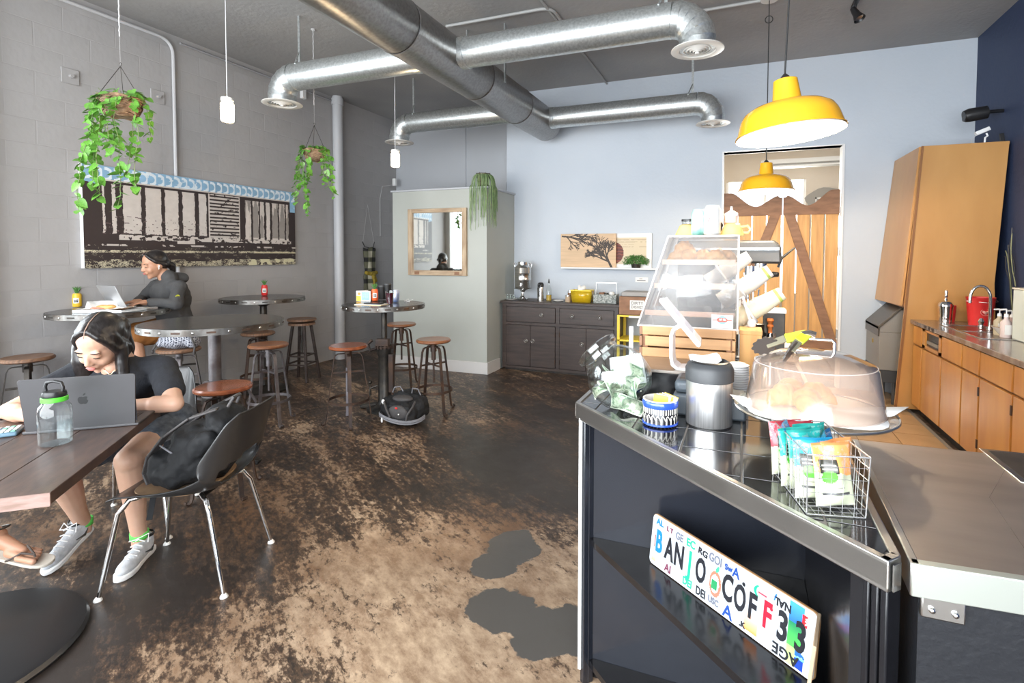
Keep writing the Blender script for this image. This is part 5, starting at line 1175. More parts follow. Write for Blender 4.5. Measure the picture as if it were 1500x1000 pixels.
MB().lathe([(0, 0), (.036, 0), (.038, .01), (.038, .12), (.030, .16), (.014, .20), (.013, .235)], 24).build('bottle_body', glassm, t); MB().lathe([(0, .004), (.034, .004), (.034, .075), (0, .075)], 24).build('syrup', mat('amber_syrup', (.45, .30, .05), .2), t)
MB().lathe([(0, .23), (.014, .23), (.010, .25), (.005, .285), (0, .285)], 14).build('pourer', M_bplastic, t)
x, y = at_sb(818, 6.28)
tag(MB().lathe([(0, 0), (.05, 0), (.072, .016), (.07, .018), (.05, .005), (0, .005)], 28).build('saucer', M_wcer, loc=(x, y, S_)), 'white saucer in the middle of the sideboard', 'plate')
x, y = at_sb(832, 6.26); t = thing('spice_jar', 'brown spice shaker in front of the yellow bin on the sideboard', 'jar', (x, y, S_))
MB().lathe([(0, 0), (.034, 0), (.034, .07), (0, .07)], 24).build('jar_body', M_pale, t); MB().lathe([(0, .07), (.035, .07), (.035, .088), (0, .09)], 24).build('jar_lid', M_edge, t)
x, y = at_sb(835, 6.40); t = thing('spice_jar', 'dark-lidded shaker behind the brown one on the sideboard', 'jar', (x, y, S_))
MB().lathe([(0, 0), (.030, 0), (.030, .11), (0, .11)], 24).build('jar_body', M_brace, t); MB().lathe([(0, .11), (.031, .11), (.028, .14), (0, .145)], 24).build('jar_lid', M_edge, t)
x, y = at_sb(853, 6.32); t = thing('yellow_bin', 'translucent yellow plastic bin on the sideboard', 'bin', (x, y, S_))
ybin = clear('yellow_plastic', (.95, .85, .15), .2, 1.2, .45, (.85, .62, .03)); m = MB()
for z0, z1, s0, s1 in ((0, .15, .115, .130),):
    for (ax, ay, bx_, by_) in ((-1, -1, 1, -1), (1, -1, 1, 1), (1, 1, -1, 1), (-1, 1, -1, -1)):
        m.add([(ax*s0, ay*.07, z0), (bx_*s0, by_*.07, z0), (bx_*s1, by_*.08, z1), (ax*s1, ay*.08, z1)], [(0, 1, 2, 3)])
m.add([(-.115, -.07, 0), (.115, -.07, 0), (.115, .07, 0), (-.115, .07, 0)], [(0, 1, 2, 3)]); m.build('bin_wall', ybin, t, solid=.004)
MB().bar((-.132, -.082, .15), (.132, -.082, .15), .008, .012).bar((-.132, .082, .15), (.132, .082, .15), .008, .012).bar((-.132, -.082, .15), (-.132, .082, .15), .008, .012).bar((.132, -.082, .15), (.132, .082, .15), .008, .012).build('bin_rim', M_ylw2, t)
for k, (dx, c_) in enumerate(((-.06, M_white), (-.02, mat('pink_packets', (.65, .35, .36), .6)), (.03, M_label_y), (.07, M_paper))):
    MB().box(-.018, .018, -.05, .05, 0, .11, Matrix.Translation((dx, 0, .006)) @ Matrix.Rotation(.1*k-.1, 4, 'Y')).build('sachet_stack', c_, t)
B = Blob(); B.ell((0, 0, .03), (.045, .04, .035)); B.ell((.03, .01, .05), (.035, .03, .03)); B.ell((-.02, 0, .065), (.02, .02, .02)); o = B.build('napkin_bundle', M_paper, None, .005, 2, noise=.02, nscale=.03); o.location = (x-.02, y, S_+.13); tag(o, 'crumpled white napkin bundle poking out of the yellow bin', 'napkin')
x, y = at_sb(888, 6.32); t = thing('condiment_caddy', 'grey speckled caddy with a tall metal handle on the sideboard', 'caddy', (x, y, S_))
MB().box(-.145, .145, -.08, -.07, 0, .11).box(-.145, .145, .07, .08, 0, .11).box(-.145, -.135, -.07, .07, 0, .11).box(.135, .145, -.07, .07, 0, .11).box(-.14, .14, -.07, .07, 0, .01).build('box', M_terr, t, bevel=.003)
MB().bar((-.14, 0, .0), (-.12, 0, .255), .03, .004).bar((.14, 0, 0), (.13, 0, .255), .03, .004).bar((-.125, 0, .25), (.135, 0, .25), .02, .014).build('handle', M_edge, t)
MB().cyl((-.05, 0, 0), .04, .02, .13, 18).build('wooden_cup', M_brace, t); MB().cyl((.07, 0, 0), .035, .02, .14, 18).build('white_cup', M_wcer, t)
MB().cyl((.0, -.01, 0), .028, .02, .125, 14).build('dark_cup', M_iron, t)
# shelf and pictures
a, b_ = aty(822, 391, YB-.12), aty(962, 392, YB-.12)
zsh = (a.z)
tag(box(a.x, b_.x+.02, YB-.13, YB, zsh-.02, zsh).build('wall_shelf', M_white, bevel=.002), 'narrow white picture shelf on the back wall', 'shelf')
def pix(x, y, d=.05): return aty(x, y, YB-d)
def burned(u, v):
    g = noise2(u, v, 4, 30, 11, 3); base = np.array([.60, .42, .26])*(.82+.3*g[..., None]); k = np.zeros(u.shape)
    def seg(x0, y0, x1, y1, w_):
        dx, dy = x1-x0, (y1-y0)*.62; L2 = dx*dx+dy*dy; tt = np.clip(((u-x0)*dx+(v-y0)*.62*dy)/L2, 0, 1); return np.sqrt((u-x0-tt*dx)**2+((v-y0)*.62-tt*dy)**2) < w_
    out = base; rd = random.Random(2)
    def tree(x, y, a, L, w_, n):
        nonlocal out
        if n == 0: return
        x1, y1 = x+L*math.cos(a), y+L*math.sin(a)/.62; out[seg(x, y, x1, y1, w_)] = (.03, .018, .012)
        for q in range(2 if n > 1 else 1): tree(x1, y1, a+rd.uniform(-.8, .8), L*rd.uniform(.6, .95), w_*.72, n-1)
        tree(x1, y1, a+rd.uniform(-.25, .25), L*.85, w_*.8, n-1)
    tree(.93, -.02, 2.0, .13, .020, 6); tree(.03, .93, -.1, .13, .014, 5); tree(.12, .9, -.9, .10, .010, 4); tree(.3, .93, .0, .12, .012, 4); tree(.60, .85, -.8, .10, .008, 4); tree(.78, .36, 2.5, .1, .012, 5)
    return out
a, b_ = pix(822, 391), pix(903, 342)
t = thing('wooden_art_board', 'pale wooden board burned with branching tree shapes on the shelf', 'picture', ((a.x+b_.x)/2, YB-.07, zsh)); Wd, Hd = b_.x-a.x, b_.z-a.z
box(-Wd/2, Wd/2, 0, .02, 0, Hd).build('board', M_crate, t, smooth=0); printed('burned_print', Wd-.002, Hd-.002, 220, 130, burned, M_print, t, Matrix.Translation((0, -.001, .001)))
a, b_ = pix(862, 391, .03), pix(955, 341, .03)
t = thing('framed_picture', 'white-matted picture of a dark red beanie behind the wooden board', 'picture', ((a.x+b_.x)/2, YB-.03, zsh)); Wd, Hd = b_.x-a.x, b_.z-a.z
box(-Wd/2, Wd/2, 0, .025, 0, Hd).build('frame', M_white, t, bevel=.002)
def beanie(u, v):
    o = np.ones(u.shape+(3,))*np.array([.62, .52, .36]); g = noise2(u, v, 20, 20, 5); o[(np.sin(v*70) > .5) & (v > .62) & (u > .35) & (g > .45)] = (.45, .36, .24)
    o[(((u-.38)/.20)**2+((v-.42)/.42)**2 < 1)] = (.10, .02, .015); o[(((u-.38)/.20)**2+((v-.42)/.42)**2 < 1) & (np.sin(v*50+g*5) > .5)] = (.22, .05, .03)
    o[(((u-.35)/.09)**2+((v-.86)/.10)**2 < 1)] = (.55, .08, .05); o[(v < .25) & (u < .2)] = (.5, .42, .3); return o
printed('picture_print', Wd*.84, Hd*.78, 90, 60, beanie, M_print, t, Matrix.Translation((0.0, -.0012, Hd*.10)))
p = pix(932, 391, .07)
t = thing('bushy_plant', 'small bushy green plant in a dark pot on the picture shelf', 'plant', (p.x, YB-.085, zsh))
MB().lathe([(0, 0), (.055, 0), (.065, .05), (0, .05)], 20).build('pot', M_iron, t)
rd = random.Random(9); m = MB()
for i in range(900):
    a = rd.random()*2*PI; e_ = rd.uniform(-.35, 1.2); R1 = rd.uniform(.5, 1.0); q = Vector((math.cos(a)*math.cos(e_)*.17*R1, math.sin(a)*math.cos(e_)*.07*R1, .07+math.sin(e_)*.10*R1)); q.y = min(q.y, .075); q.z = max(q.z, -.03 if q.y < -.055 else .008)
    d = Vector((rd.uniform(-1, 1), rd.uniform(-1, .4), rd.uniform(-.6, .8))).normalized(); x_ = d.cross(Vector((.3, -.8, .5))).normalized()
    m.add([q, q+d*.008+x_*.006, q+d*.018, q+d*.008-x_*.006], [(0, 1, 2, 3)])
m.build('foliage', M_leafd, t)['kind'] = 'stuff'
a, b_ = aty(932, 413, YB), aty(948, 406, YB)
t = thing('wall_sign', 'tiny white printed notice on the back wall above the wooden box', 'sign', ((a.x+b_.x)/2, YB, a.z)); box(-.08, .08, -.004, 0, 0, .06).build('card', M_paper, t)
MB().box(-.03, .01, -.0046, -.004, .040, .048).box(-.06, .05, -.0046, -.004, .016, .027).build('faint_print', M_grey, t)
# yellow cart with dish box
a, b_ = aty(904, 461, 6.05), aty(950, 461, 6.05); zt = a.z
t = thing('yellow_stand', 'yellow metal stand right of the sideboard under the wooden dish box', 'stand', (a.x, 6.05, 0))
Wy = .50
for x in (0, Wy-.03):
    for y in (0, .35): box(x, x+.03, y, y+.03, 0, zt-.02).build('leg', M_ylw2, t)
for z in (.18, .48, zt-.02): box(0, Wy, 0, .38, z, z+.02).build('shelf', M_ylw2, t, bevel=.002)
box(.14, .34, -.003, 0, zt-.028, zt-.003).build('paper_label', M_paper, t)
t = thing('dish_box', 'wooden dish tub with a white paper notice on the yellow stand', 'box', (a.x+.02, 6.06, zt)); zb = aty(904, 434, 6.05).z-zt
MB().box(0, .46, 0, .02, 0, zb).box(0, .46, .32, .34, 0, zb).box(0, .02, .02, .32, 0, zb).box(.44, .46, .02, .32, 0, zb).box(0, .46, 0, .34, 0, .01).build('crate', M_brace, t, bevel=.003)
MB().box(.02, .44, .03, .31, zb, zb+.055).build('grey_liner', mat('grey_tub', (.32, .31, .30), .5), t, bevel=.01)
box(.13, .30, -.003, 0, zb*.30, zb*.82).build('notice', M_paper, t)
textmesh('DIRTY', .05, M_cord, 'lettering', t, Matrix.Translation((.215, -.004, zb*.66)) @ Matrix.Rotation(PI/2, 4, 'X'), .0003); textmesh('DISHES', .045, M_cord, 'lettering', t, Matrix.Translation((.215, -.004, zb*.45)) @ Matrix.Rotation(PI/2, 4, 'X'), .0003)
# ------------------------------------------------------------------ bar counter (diagonal shelf end, tiled top)
ZT = .985
Ac, Bc = Vector((-.531, 1.711)), Vector((.239, 1.003)); dg = (Bc-Ac).normalized(); ng = Vector((dg.y, -dg.x))  # outwards
if ng.y > 0: ng = -ng
t = thing('bar_counter', 'black shelved bar counter end with dark tiled top and steel edging', 'counter', (0, 0, 0))
top = [(Ac.x, Ac.y), (Bc.x, Bc.y), (.262, 1.03), (.262, 2.75), (-.531, 2.75)]
def clip(poly, inside, inter):
    out = []
    for i in range(len(poly)):
        a, b_ = poly[i-1], poly[i]
        if inside(b_):
            if not inside(a): out.append(inter(a, b_))
            out.append(b_)
        elif inside(a): out.append(inter(a, b_))
    return out
def cliprect(poly, x0, x1, y0, y1):
    for ax, v, sg in ((0, x0, 1), (0, x1, -1), (1, y0, 1), (1, y1, -1)):
        if not poly: return poly
        poly = clip(poly, lambda p: (p[ax]-v)*sg >= 0, lambda a, b_: tuple(a[k]+(b_[k]-a[k])*(v-a[ax])/(b_[ax]-a[ax]) for k in (0, 1)))
    return poly
MB().prism(top, ZT-.045, ZT-.004).build('grout_bed', M_grout, t, smooth=0)
inner = [(Ac.x+.022, Ac.y+.008), (Bc.x-.004, Bc.y+.024), (.248, 1.05), (.248, 2.74), (Ac.x+.022, 2.74)]
for i in range(-4, 2):
    for j in range(6, 19):
        q = cliprect(inner, i*.152+.012, (i+1)*.152+.007, j*.152+.062, (j+1)*.152+.057)
        if len(q) > 2:
            ar = abs(sum(q[k-1][0]*q[k][1]-q[k][0]*q[k-1][1] for k in range(len(q))))/2
            if ar > .0003: MB().prism(q, ZT-.006, ZT).build('tile', M_tile, t, smooth=0, bevel=.0008)
def edgeband(a, b_, w_=.016, z0=ZT-.052, z1=ZT+.003):
    a, b_ = Vector((*a, 0)), Vector((*b_, 0)); d = (b_-a).normalized(); n_ = Vector((-d.y, d.x, 0))*w_
    return MB().prism([(a.x, a.y), (b_.x, b_.y), (b_.x+n_.x, b_.y+n_.y), (a.x+n_.x, a.y+n_.y)], z0, z1).build('steel_edging', M_edge, t, bevel=.002)
edgeband(Ac, Bc); edgeband(Bc, (.264, 1.03)); edgeband((.264, 1.03), (.264, 2.75)); edgeband((Ac.x, 2.75), Ac)
MB().box(-.008, .012, -.0025, 0, ZT-.05, ZT-.004, Matrix.Translation((.252, 1.013, 0)) @ Matrix.Rotation(.8, 4, 'Z')).build('edge_cap', M_steel, t)
# carcass
box(-.475, .20, 1.715, 1.735, .06, ZT-.045).build('back_panel', M_navyblk, t)
box(.195, .215, 1.06, 1.735, .06, ZT-.045).build('side_panel', M_blk, t)
box(-.50, -.475, 1.70, 2.75, 0, ZT-.045).build('end_panel', M_navyblk, t)
MB().box(-.512, -.50, 1.69, 1.715, .05, ZT-.045).build('white_jamb', M_white, t, bevel=.002)
box(-.50, .215, 1.735, 2.75, 0, .06).build('plinth', M_blk, t)
box(.20, .215, 1.735, 2.75, .06, ZT-.045).build('rear_side', M_blk, t)
def tri(z, th, o=0):
    a = Ac-ng*.035; b_ = Bc-ng*.035
    p0 = a+dg*.03; p1 = b_-dg*.02
    return MB().prism([(-.474, 1.714), (p0.x, min(1.712, p0.y)), (p1.x, p1.y), (.194, p1.y+.05), (.194, 1.714)], z-th, z)
tri(.52, .022).build('shelf', M_blk, t, bevel=.003); tri(.085, .022).build('shelf', M_blk, t, bevel=.003); tri(ZT-.046, .015).build('top_board', M_blk, t)
for k in range(3):
    q = Bc-ng*(.045)-dg*(.052-.016*k); box(-.0065, .0065, -.02, .02, .0, ZT-.05).build('front_post', M_blk, t, bevel=.003, loc=(q.x, q.y, 0), rot=(0, 0, math.atan2(dg.y, dg.x)))
q = Ac-ng*.03+dg*.035; box(-.012, .012, -.02, .02, 0, ZT-.05).build('front_post', M_navyblk, t, bevel=.003, loc=(q.x, q.y, 0), rot=(0, 0, math.atan2(dg.y, dg.x)))

# licence plate style sign
bl_, br_ = on(953, 824, .52), on(1187, 999, .52); LS = (br_-bl_).length; xs = (br_-bl_).normalized()
tl = aty(968, 750, bl_.y+.012).z-.52
t = thing('letter_sign', 'white board of licence-plate letters reading BANJO COFF33 on the shelf', 'sign', ((bl_.x+br_.x)/2, (bl_.y+br_.y)/2, .522), math.atan2(xs.y, xs.x))
HS = .155; LS += .014; rM = Matrix.Rotation(math.radians(-7), 4, 'X'); rad = .014
rr = [(-LS/2+rad-rad*math.cos(q), rad-rad*math.sin(q)) for q in [PI/2*i/4 for i in range(5)]]+[(LS/2-rad+rad*math.sin(q), rad-rad*math.cos(q)) for q in [PI/2*i/4 for i in range(5)]]+[(LS/2-rad+rad*math.cos(q), HS-rad+rad*math.sin(q)) for q in [PI/2*i/4 for i in range(5)]]+[(-LS/2+rad-rad*math.sin(q), HS-rad+rad*math.cos(q)) for q in [PI/2*i/4 for i in range(5)]]
up = rM @ Matrix.Rotation(PI/2, 4, 'X')
MB().prism(rr, -.008, -.001, up).build('wood_backing', M_crate, t); MB().prism([(x*.996, y*.985+.001) for x, y in rr], -.001, .001, up).build('face', mat('gloss_white_plate', (.5, .52, .54), .18, coat=.4), t)
def signfn(u, v):
    o = np.ones(u.shape+(3,))*np.array([.44, .47, .50]); n1 = noise2(u, v, 18, 8, 4)
    def rect(x0, x1, y0, y1, c, c2=None):
        m_ = (u > x0) & (u < x1) & (v > y0) & (v < y1); c = np.array(c); 
        if c2 is None: o[m_] = c
        else:
            k = np.clip((v-y0)/(y1-y0), 0, 1)[..., None]; o[m_] = (c*(1-k)+np.array(c2)*k)[m_]
    rect(.0, .035, .05, .35, (.80, .35, .15), (.8, .7, .6)); rect(.425, .515, .2, .80, (.34, .38, .35), (.42, .45, .43))
    o[((u-.470)/.038)**2+((v-.44)/.24)**2 < 1] = (.34, .14, .09); o[((u-.468)/.026)**2+((v-.44)/.17)**2 < 1] = (.70, .72, .68); o[(np.abs(u-.465) < .020) & (v > .33) & (v < .50)] = (.02, .22, .08); o[((u-.475-.1*(v-.7))/.010)**2+((v-.72)/.07)**2 < 1] = (.05, .35, .2)
    rect(.66, .735, .04, .36, (.80, .24, .05), (.78, .55, .42)); rect(.885, .955, .68, 1, (.02, .12, .50), (.05, .30, .70)); rect(.885, .955, .30, .68, (.08, .50, .08), (.01, .18, .08)); rect(.885, .955, 0, .3, (.58, .58, .25), (.30, .6, .18))
    m_ = (u > .885) & (u < .95) & (v > .68+.1*n1) & (v < .88) & (n1 > .52); o[m_] = (.45, .60, .80)
    rect(.925, .965, .02, .17, (.01, .05, .35)); rect(.93, .97, .17, .34, (.1, .38, .7), (.6, .75, .85)); rect(.945, .972, .72, .90, (.72, .02, .03)); rect(.975, .995, .1, .9, (.60, .66, .72), (.72, .66, .58))
    m_ = (u > .925) & (u < .97) & (v > .17) & (v < .34) & (n1 > .5); o[m_] = (.02, .12, .45)
    rect(.012, .022, .35, .62, (.25, .1, .1)); rect(.72, .765, .79, .81, (.6, .05, .08)); return o
printed('plate_print', LS*.965, HS*.94, 240, 70, signfn, M_gprint, t, rM @ Matrix.Translation((0, -.0014, .004)))
SM = lambda u, v, a=0: rM @ Matrix.Translation((-LS/2+LS*u, -.0022, HS*v)) @ Matrix.Rotation(PI/2, 4, 'X') @ Matrix.Rotation(a, 4, 'Z')
c_blue, c_blk, c_grn, c_red, c_lb, c_gr, c_mar = (mat('letter_'+n_, c_, .3) for n_, c_ in (('blue', (.01, .16, .60)), ('black', (.012, .013, .018)), ('green', (.01, .34, .20)), ('red', (.65, .01, .03)), ('deep_blue', (.008, .05, .25)), ('outline_grey', (.13, .14, .18)), ('maroon', (.14, .02, .05))))
for ch_, u, v, s_, m_, sx_ in (('B', .066, .49, .092, c_blue, .56), ('A', .148, .48, .092, c_blk, .56), ('N', .222, .48, .092, c_blk, .56), ('J', .300, .48, .092, c_grn, .60), ('O', .375, .48, .092, c_blk, .50),
                               ('C', .546, .50, .095, c_blk, .54), ('O', .620, .47, .092, c_blk, .50), ('F', .690, .47, .090, c_blk, .60), ('F', .768, .49, .090, c_red, .60), ('3', .846, .48, .095, c_blk, .66), ('3', .930, .49, .095, c_blk, .66)):
    textmesh(ch_, s_, m_, 'letter', t, SM(u, v), .0006, sx_, bold=.0028)
for tx_, u, v, s_, m_, a_, sx_ in (('AL', .060, .88, .026, c_blue, 0, 1), ('L T', .139, .86, .019, c_mar, 0, 1), ('GE', .211, .84, .030, c_gr, 0, .8), ('EC', .295, .85, .031, c_grn, 0, .9), ('RG', .379, .83, .024, c_blk, -.1, 1.1), ('GOI', .46, .85, .033, c_gr, 0, .75),
                                   ('Sw', .542, .85, .021, c_lb, .1, 1), ('A', .586, .84, .036, c_lb, 0, .9), ('e', .634, .76, .018, c_blk, 0, 1), ('NAL', .838, .83, .026, c_blk, PI, .9), ('AI', .150, .12, .032, c_mar, 0, .9), ('DEI', .295, .125, .030, c_grn, 0, .8), ('DEI', .388, .12, .032, c_blk, 0, .75),
                                   ('USC', .470, .13, .024, c_gr, 0, .8), ('A', .559, .12, .046, c_lb, 0, 1.0), ('.K', .645, .10, .020, c_blk, 0, 1), ('AGE', .868, .13, .036, c_blk, PI, 1), ('(', .700, .80, .028, c_grn, 0, 1.6), ('.', .787, .72, .05, c_red, 0, 1), ('/', .80, .86, .022, c_blue, 0, 1), ('VA', .957, .80, .015, M_white, PI/2, 1)):
    textmesh(tx_, s_, m_, 'small_lettering', t, SM(u, v, a_), .0005, sx_, bold=.0008)
t = thing('sign_reflection_board', 'added pale board standing in for the reflected letter sign at the right end of the shelf', 'board', (.15, 1.24, .522), -.2)  # added board stands in for the sign's reflection in the glossy side panel
MB().box(-.004, .004, -.06, .06, 0, .17, Matrix.Rotation(math.radians(6), 4, 'Y')).build('board', M_pale, t, bevel=.002)

# right-hand steel topped counter
t = thing('steel_counter', 'scratched stainless topped black counter on the right', 'counter', (0, 0, 0))
sp_ = [(.274, 1.012), (1.6, 1.10), (1.6, 1.70), (.300, 1.645)]
MB().prism(sp_, ZT-.008, ZT+.004).build('steel_top', M_steeltop, t, bevel=.003)
MB().prism([(.274, 1.008), (1.6, 1.096), (1.6, 1.114), (.274, 1.026)], ZT-.052, ZT+.0045).build('front_edge', mat('pale_steel_edge', (.62, .66, .60), .35, .8), t, bevel=.002)
MB().prism([(.272, 1.01), (.286, 1.01), (.312, 1.645), (.298, 1.645)], ZT-.052, ZT+.0045).build('side_edge', M_edge, t, bevel=.002)
MB().prism([(.29, 1.03), (1.6, 1.118), (1.6, 1.68), (.31, 1.625)], 0, ZT-.052).build('body', mat('blue_black_panel', (.007, .008, .011), .5, bump=.3, bscale=60), t)
hp = MB().box(.29, .352, 1.016, 1.026, ZT-.088, ZT-.050).build('hinge_plate', M_edge, t, bevel=.003)
for x in (.305, .337): MB().ball((x, 1.015, ZT-.072), .0055, 10).build('screw_head', M_chrome, hp)
pn = on(1490, 690, ZT)
MB().box(pn.x-.03, pn.x+.36, pn.y-.09, pn.y+.13, ZT+.004, ZT+.007).build('recessed_pan', M_steel, t, bevel=.002)
MB().box(pn.x-.015, pn.x+.35, pn.y-.075, pn.y+.115, ZT+.0072, ZT+.0078).build('pan_well', M_iron, t)
MB().tube([(.66, 1.0+.66, ZT+.0045), (.50, 1.35, ZT+.0045), (.46, 1.05, ZT+.0045)], .0003, 4).build('seam', M_iron, t)

# ------------------------------------------------------------------ things on the counter
p = aty(908, 562, 1.70)
jc = Vector((p.x, 1.70, ZT+.106)); jM = Matrix.Translation(jc) @ Matrix.Rotation(math.radians(-42), 4, Vector((.25, .97, 0)))
t = thing('tip_jar', 'big round glass tip jar tilted on its side and half full of dollar bills', 'jar', jc)
JM = Matrix.Rotation(math.radians(-46), 4, Vector((.2, .98, 0)))
outp = [(0, -.095), (.045, -.095), (.070, -.085), (.098, -.045), (.108, 0), (.102, .04), (.080, .075), (.066, .088), (.066, .105), (.076, .110), (.078, .125), (.070, .130)]
inn = [(r_-.004 if r_ > 0 else 0, z+(.004 if z < 0 else 0)) for r_, z in reversed(outp)]
MB().lathe(outp+[(.066, .130)]+inn[1:], 56, M=JM).build('glass_body', glassm, t)
def bill_fn(u, v):
    o = np.ones(u.shape+(3,))*np.array([.50, .56, .42]); n1 = noise2(u, v, 30, 14, 6); o[(np.minimum(np.minimum(u, 1-u)*2.2, np.minimum(v, 1-v)) < .07)] = (.62, .66, .54)
    k = np.minimum(np.minimum(u, 1-u)*2.2, np.minimum(v, 1-v)); o[(k > .09) & (k < .17) & (n1 > .42)] = (.16, .26, .16); o[((u-.5)/.15)**2+((v-.5)/.34)**2 < 1] = (.24, .32, .22); o[(((u-.5)/.09)**2+((v-.55)/.22)**2 < 1)] = (.45, .50, .38)
    for cu_ in (.13, .87): o[((u-cu_)/.055)**2+((v-.75)/.12)**2 < 1] = (.18, .28, .17)
    o[(n1 > .63) & (k > .17)] *= .7; return o
def sheet(name, c, x, y, w_, h_, fn, parent, curl=.25, seed=0, nx=36, ny=18, m=None):
    rs = random.Random(seed); A = [rs.uniform(.5, 1)*curl*w_*.25 for _ in range(3)]; ph = [rs.uniform(0, 6) for _ in range(3)]
    o = printed(name, w_, h_, nx, ny, fn, m or M_print, parent, None); M = frame(c, x, y)
    for v in o.data.vertices:
        u_, v_ = v.co.x/w_, v.co.z/h_-.5; dz = A[0]*math.sin(u_*5+ph[0])+A[1]*math.sin(v_*4+u_*3+ph[1])+A[2]*.5*math.sin(u_*9-v_*5+ph[2])
        v.co = M @ Vector((u_*w_, v_*h_, dz))
    o.data.polygons.foreach_set('use_smooth', [True]*len(o.data.polygons)); return o
rd = random.Random(12)
bills = [((-.055, -.02, -.045), (1, .2, .3), (0, .5, .8)), ((-.02, -.035, -.02), (.4, .1, -.9), (.8, .3, .3)), ((.02, .0, -.055), (1, -.3, .1), (.2, .8, .5)), ((-.01, .03, -.04), (.7, .6, .2), (-.3, .4, .8)), ((.045, -.01, -.03), (.6, .3, .8), (-.7, .4, .4)), ((-.045, .02, -.02), (.5, -.7, .4), (.4, .2, .8)), ((.055, .02, -.005), (.3, .3, .9), (.9, -.2, 0))]
for k, (c_, x_, y_) in enumerate(bills):
    o = sheet('dollar_bill', jc+Vector(c_)*.85, x_, y_, .088, .044, bill_fn, None, 1.2, k); tag(o, 'crumpled dollar bill inside the tilted glass tip jar', 'money', 'bills inside the tip jar')
p = on(922, 596, ZT+.02); o = sheet('dollar_bill', p+Vector((-.005, -.01, .012)), (1, -.1, -.22), (.12, .45, .88), .115, .050, bill_fn, None, .6, 44, 60, 26); tag(o, 'green dollar bill leaning outside the tip jar beside the patterned bowl', 'money')
o = sheet('jar_note', jc+Vector((.02, .03, .02)), (.9, .1, .2), (-.2, .2, .9), .11, .10, lambda u, v: np.ones(u.shape+(3,))*np.array([.76, .78, .78]), None, .5, 3); tag(o, 'round-cornered white paper note inside the tip jar', 'note')
# patterned bowl
p = on(967, 620, ZT); t = thing('ceramic_bowl', 'small ceramic bowl with blue rim and black and white pattern', 'bowl', (p.x, p.y, ZT))
def bowlmat():
    m = mat('zebra_glaze', (.02, .02, .025), .15, coat=.5); nt = m.node_tree; N = nt.nodes; L_ = nt.links; tc = N.new('ShaderNodeTexCoord'); sp = N.new('ShaderNodeSeparateXYZ'); L_.new(tc.outputs['Object'], sp.inputs[0])
    def mt(op, a, b_=None):
        k = N.new('ShaderNodeMath'); k.operation = op
        for i, x in enumerate((a, b_)):
            if x is None: continue
            if isinstance(x, (int, float)): k.inputs[i].default_value = x
            else: L_.new(x, k.inputs[i])
        return k.outputs[0]
    an = mt('ARCTAN2', sp.outputs['Y'], sp.outputs['X']); z = sp.outputs['Z']
    up_ = mt('GREATER_THAN', z, .040); s1 = mt('GREATER_THAN', mt('SINE', mt('MULTIPLY', an, 44)), .1)
    w2 = mt('ABSOLUTE', mt('SINE', mt('MULTIPLY', an, 11))); a2 = mt('ADD', mt('MULTIPLY', w2, .012), .024); e1 = mt('LESS_THAN', mt('ABSOLUTE', mt('SUBTRACT', z, a2)), .0022)
    s2 = mt('MULTIPLY', mt('GREATER_THAN', mt('SINE', mt('MULTIPLY', an, 22)), .55), mt('LESS_THAN', z, .030)); v = mt('MAXIMUM', mt('MULTIPLY', up_, s1), mt('MAXIMUM', e1, s2))
    mx = N.new('ShaderNodeMix'); mx.data_type = 'RGBA'; L_.new(v, mx.inputs[0]); mx.inputs[6].default_value = (.015, .015, .02, 1); mx.inputs[7].default_value = (.72, .70, .62, 1); L_.new(mx.outputs[2], N['Principled BSDF'].inputs['Base Color']); return m
M_blue = mat('cobalt_glaze', (.03, .09, .50), .15, coat=.5)
MB().lathe([(0, .002), (.040, .002), (.050, .008), (.052, .010), (.0525, .055), (.050, .062), (.046, .062), (.046, .008), (0, .008)], 56).build('bowl_body', bowlmat(), t)
MB().lathe([(.052, .056), (.0545, .060), (.0545, .072), (.052, .076), (.048, .076), (.047, .056)], 48).lathe([(.048, .003), (.054, .005), (.054, .010), (.049, .012)], 48).build('blue_rim', M_blue, t)
MB().lathe([(.046, .0765), (.0525, .0765), (.0525, .079), (.046, .079), (.046, .05)], 48).build('cream_lip', M_wcer, t)
for k in range(5):
    c_ = M_paper if k % 2 else M_label_y
    o = MB().box(-.022, .022, -.0012, .0012, 0, .062, Matrix.Translation((.004*k-.004, .006*k-.012, .028)) @ Matrix.Rotation(.12+.05*k, 4, 'Y') @ Matrix.Rotation(-.15, 4, 'X')).build('sugar_packet', c_, None, smooth=0, loc=(p.x, p.y, ZT)); tag(o, ('orange-yellow' if k % 2 == 0 else 'white')+' paper packet standing in the patterned bowl', 'packet', ('orange' if k % 2 == 0 else 'white')+' packets in the bowl')
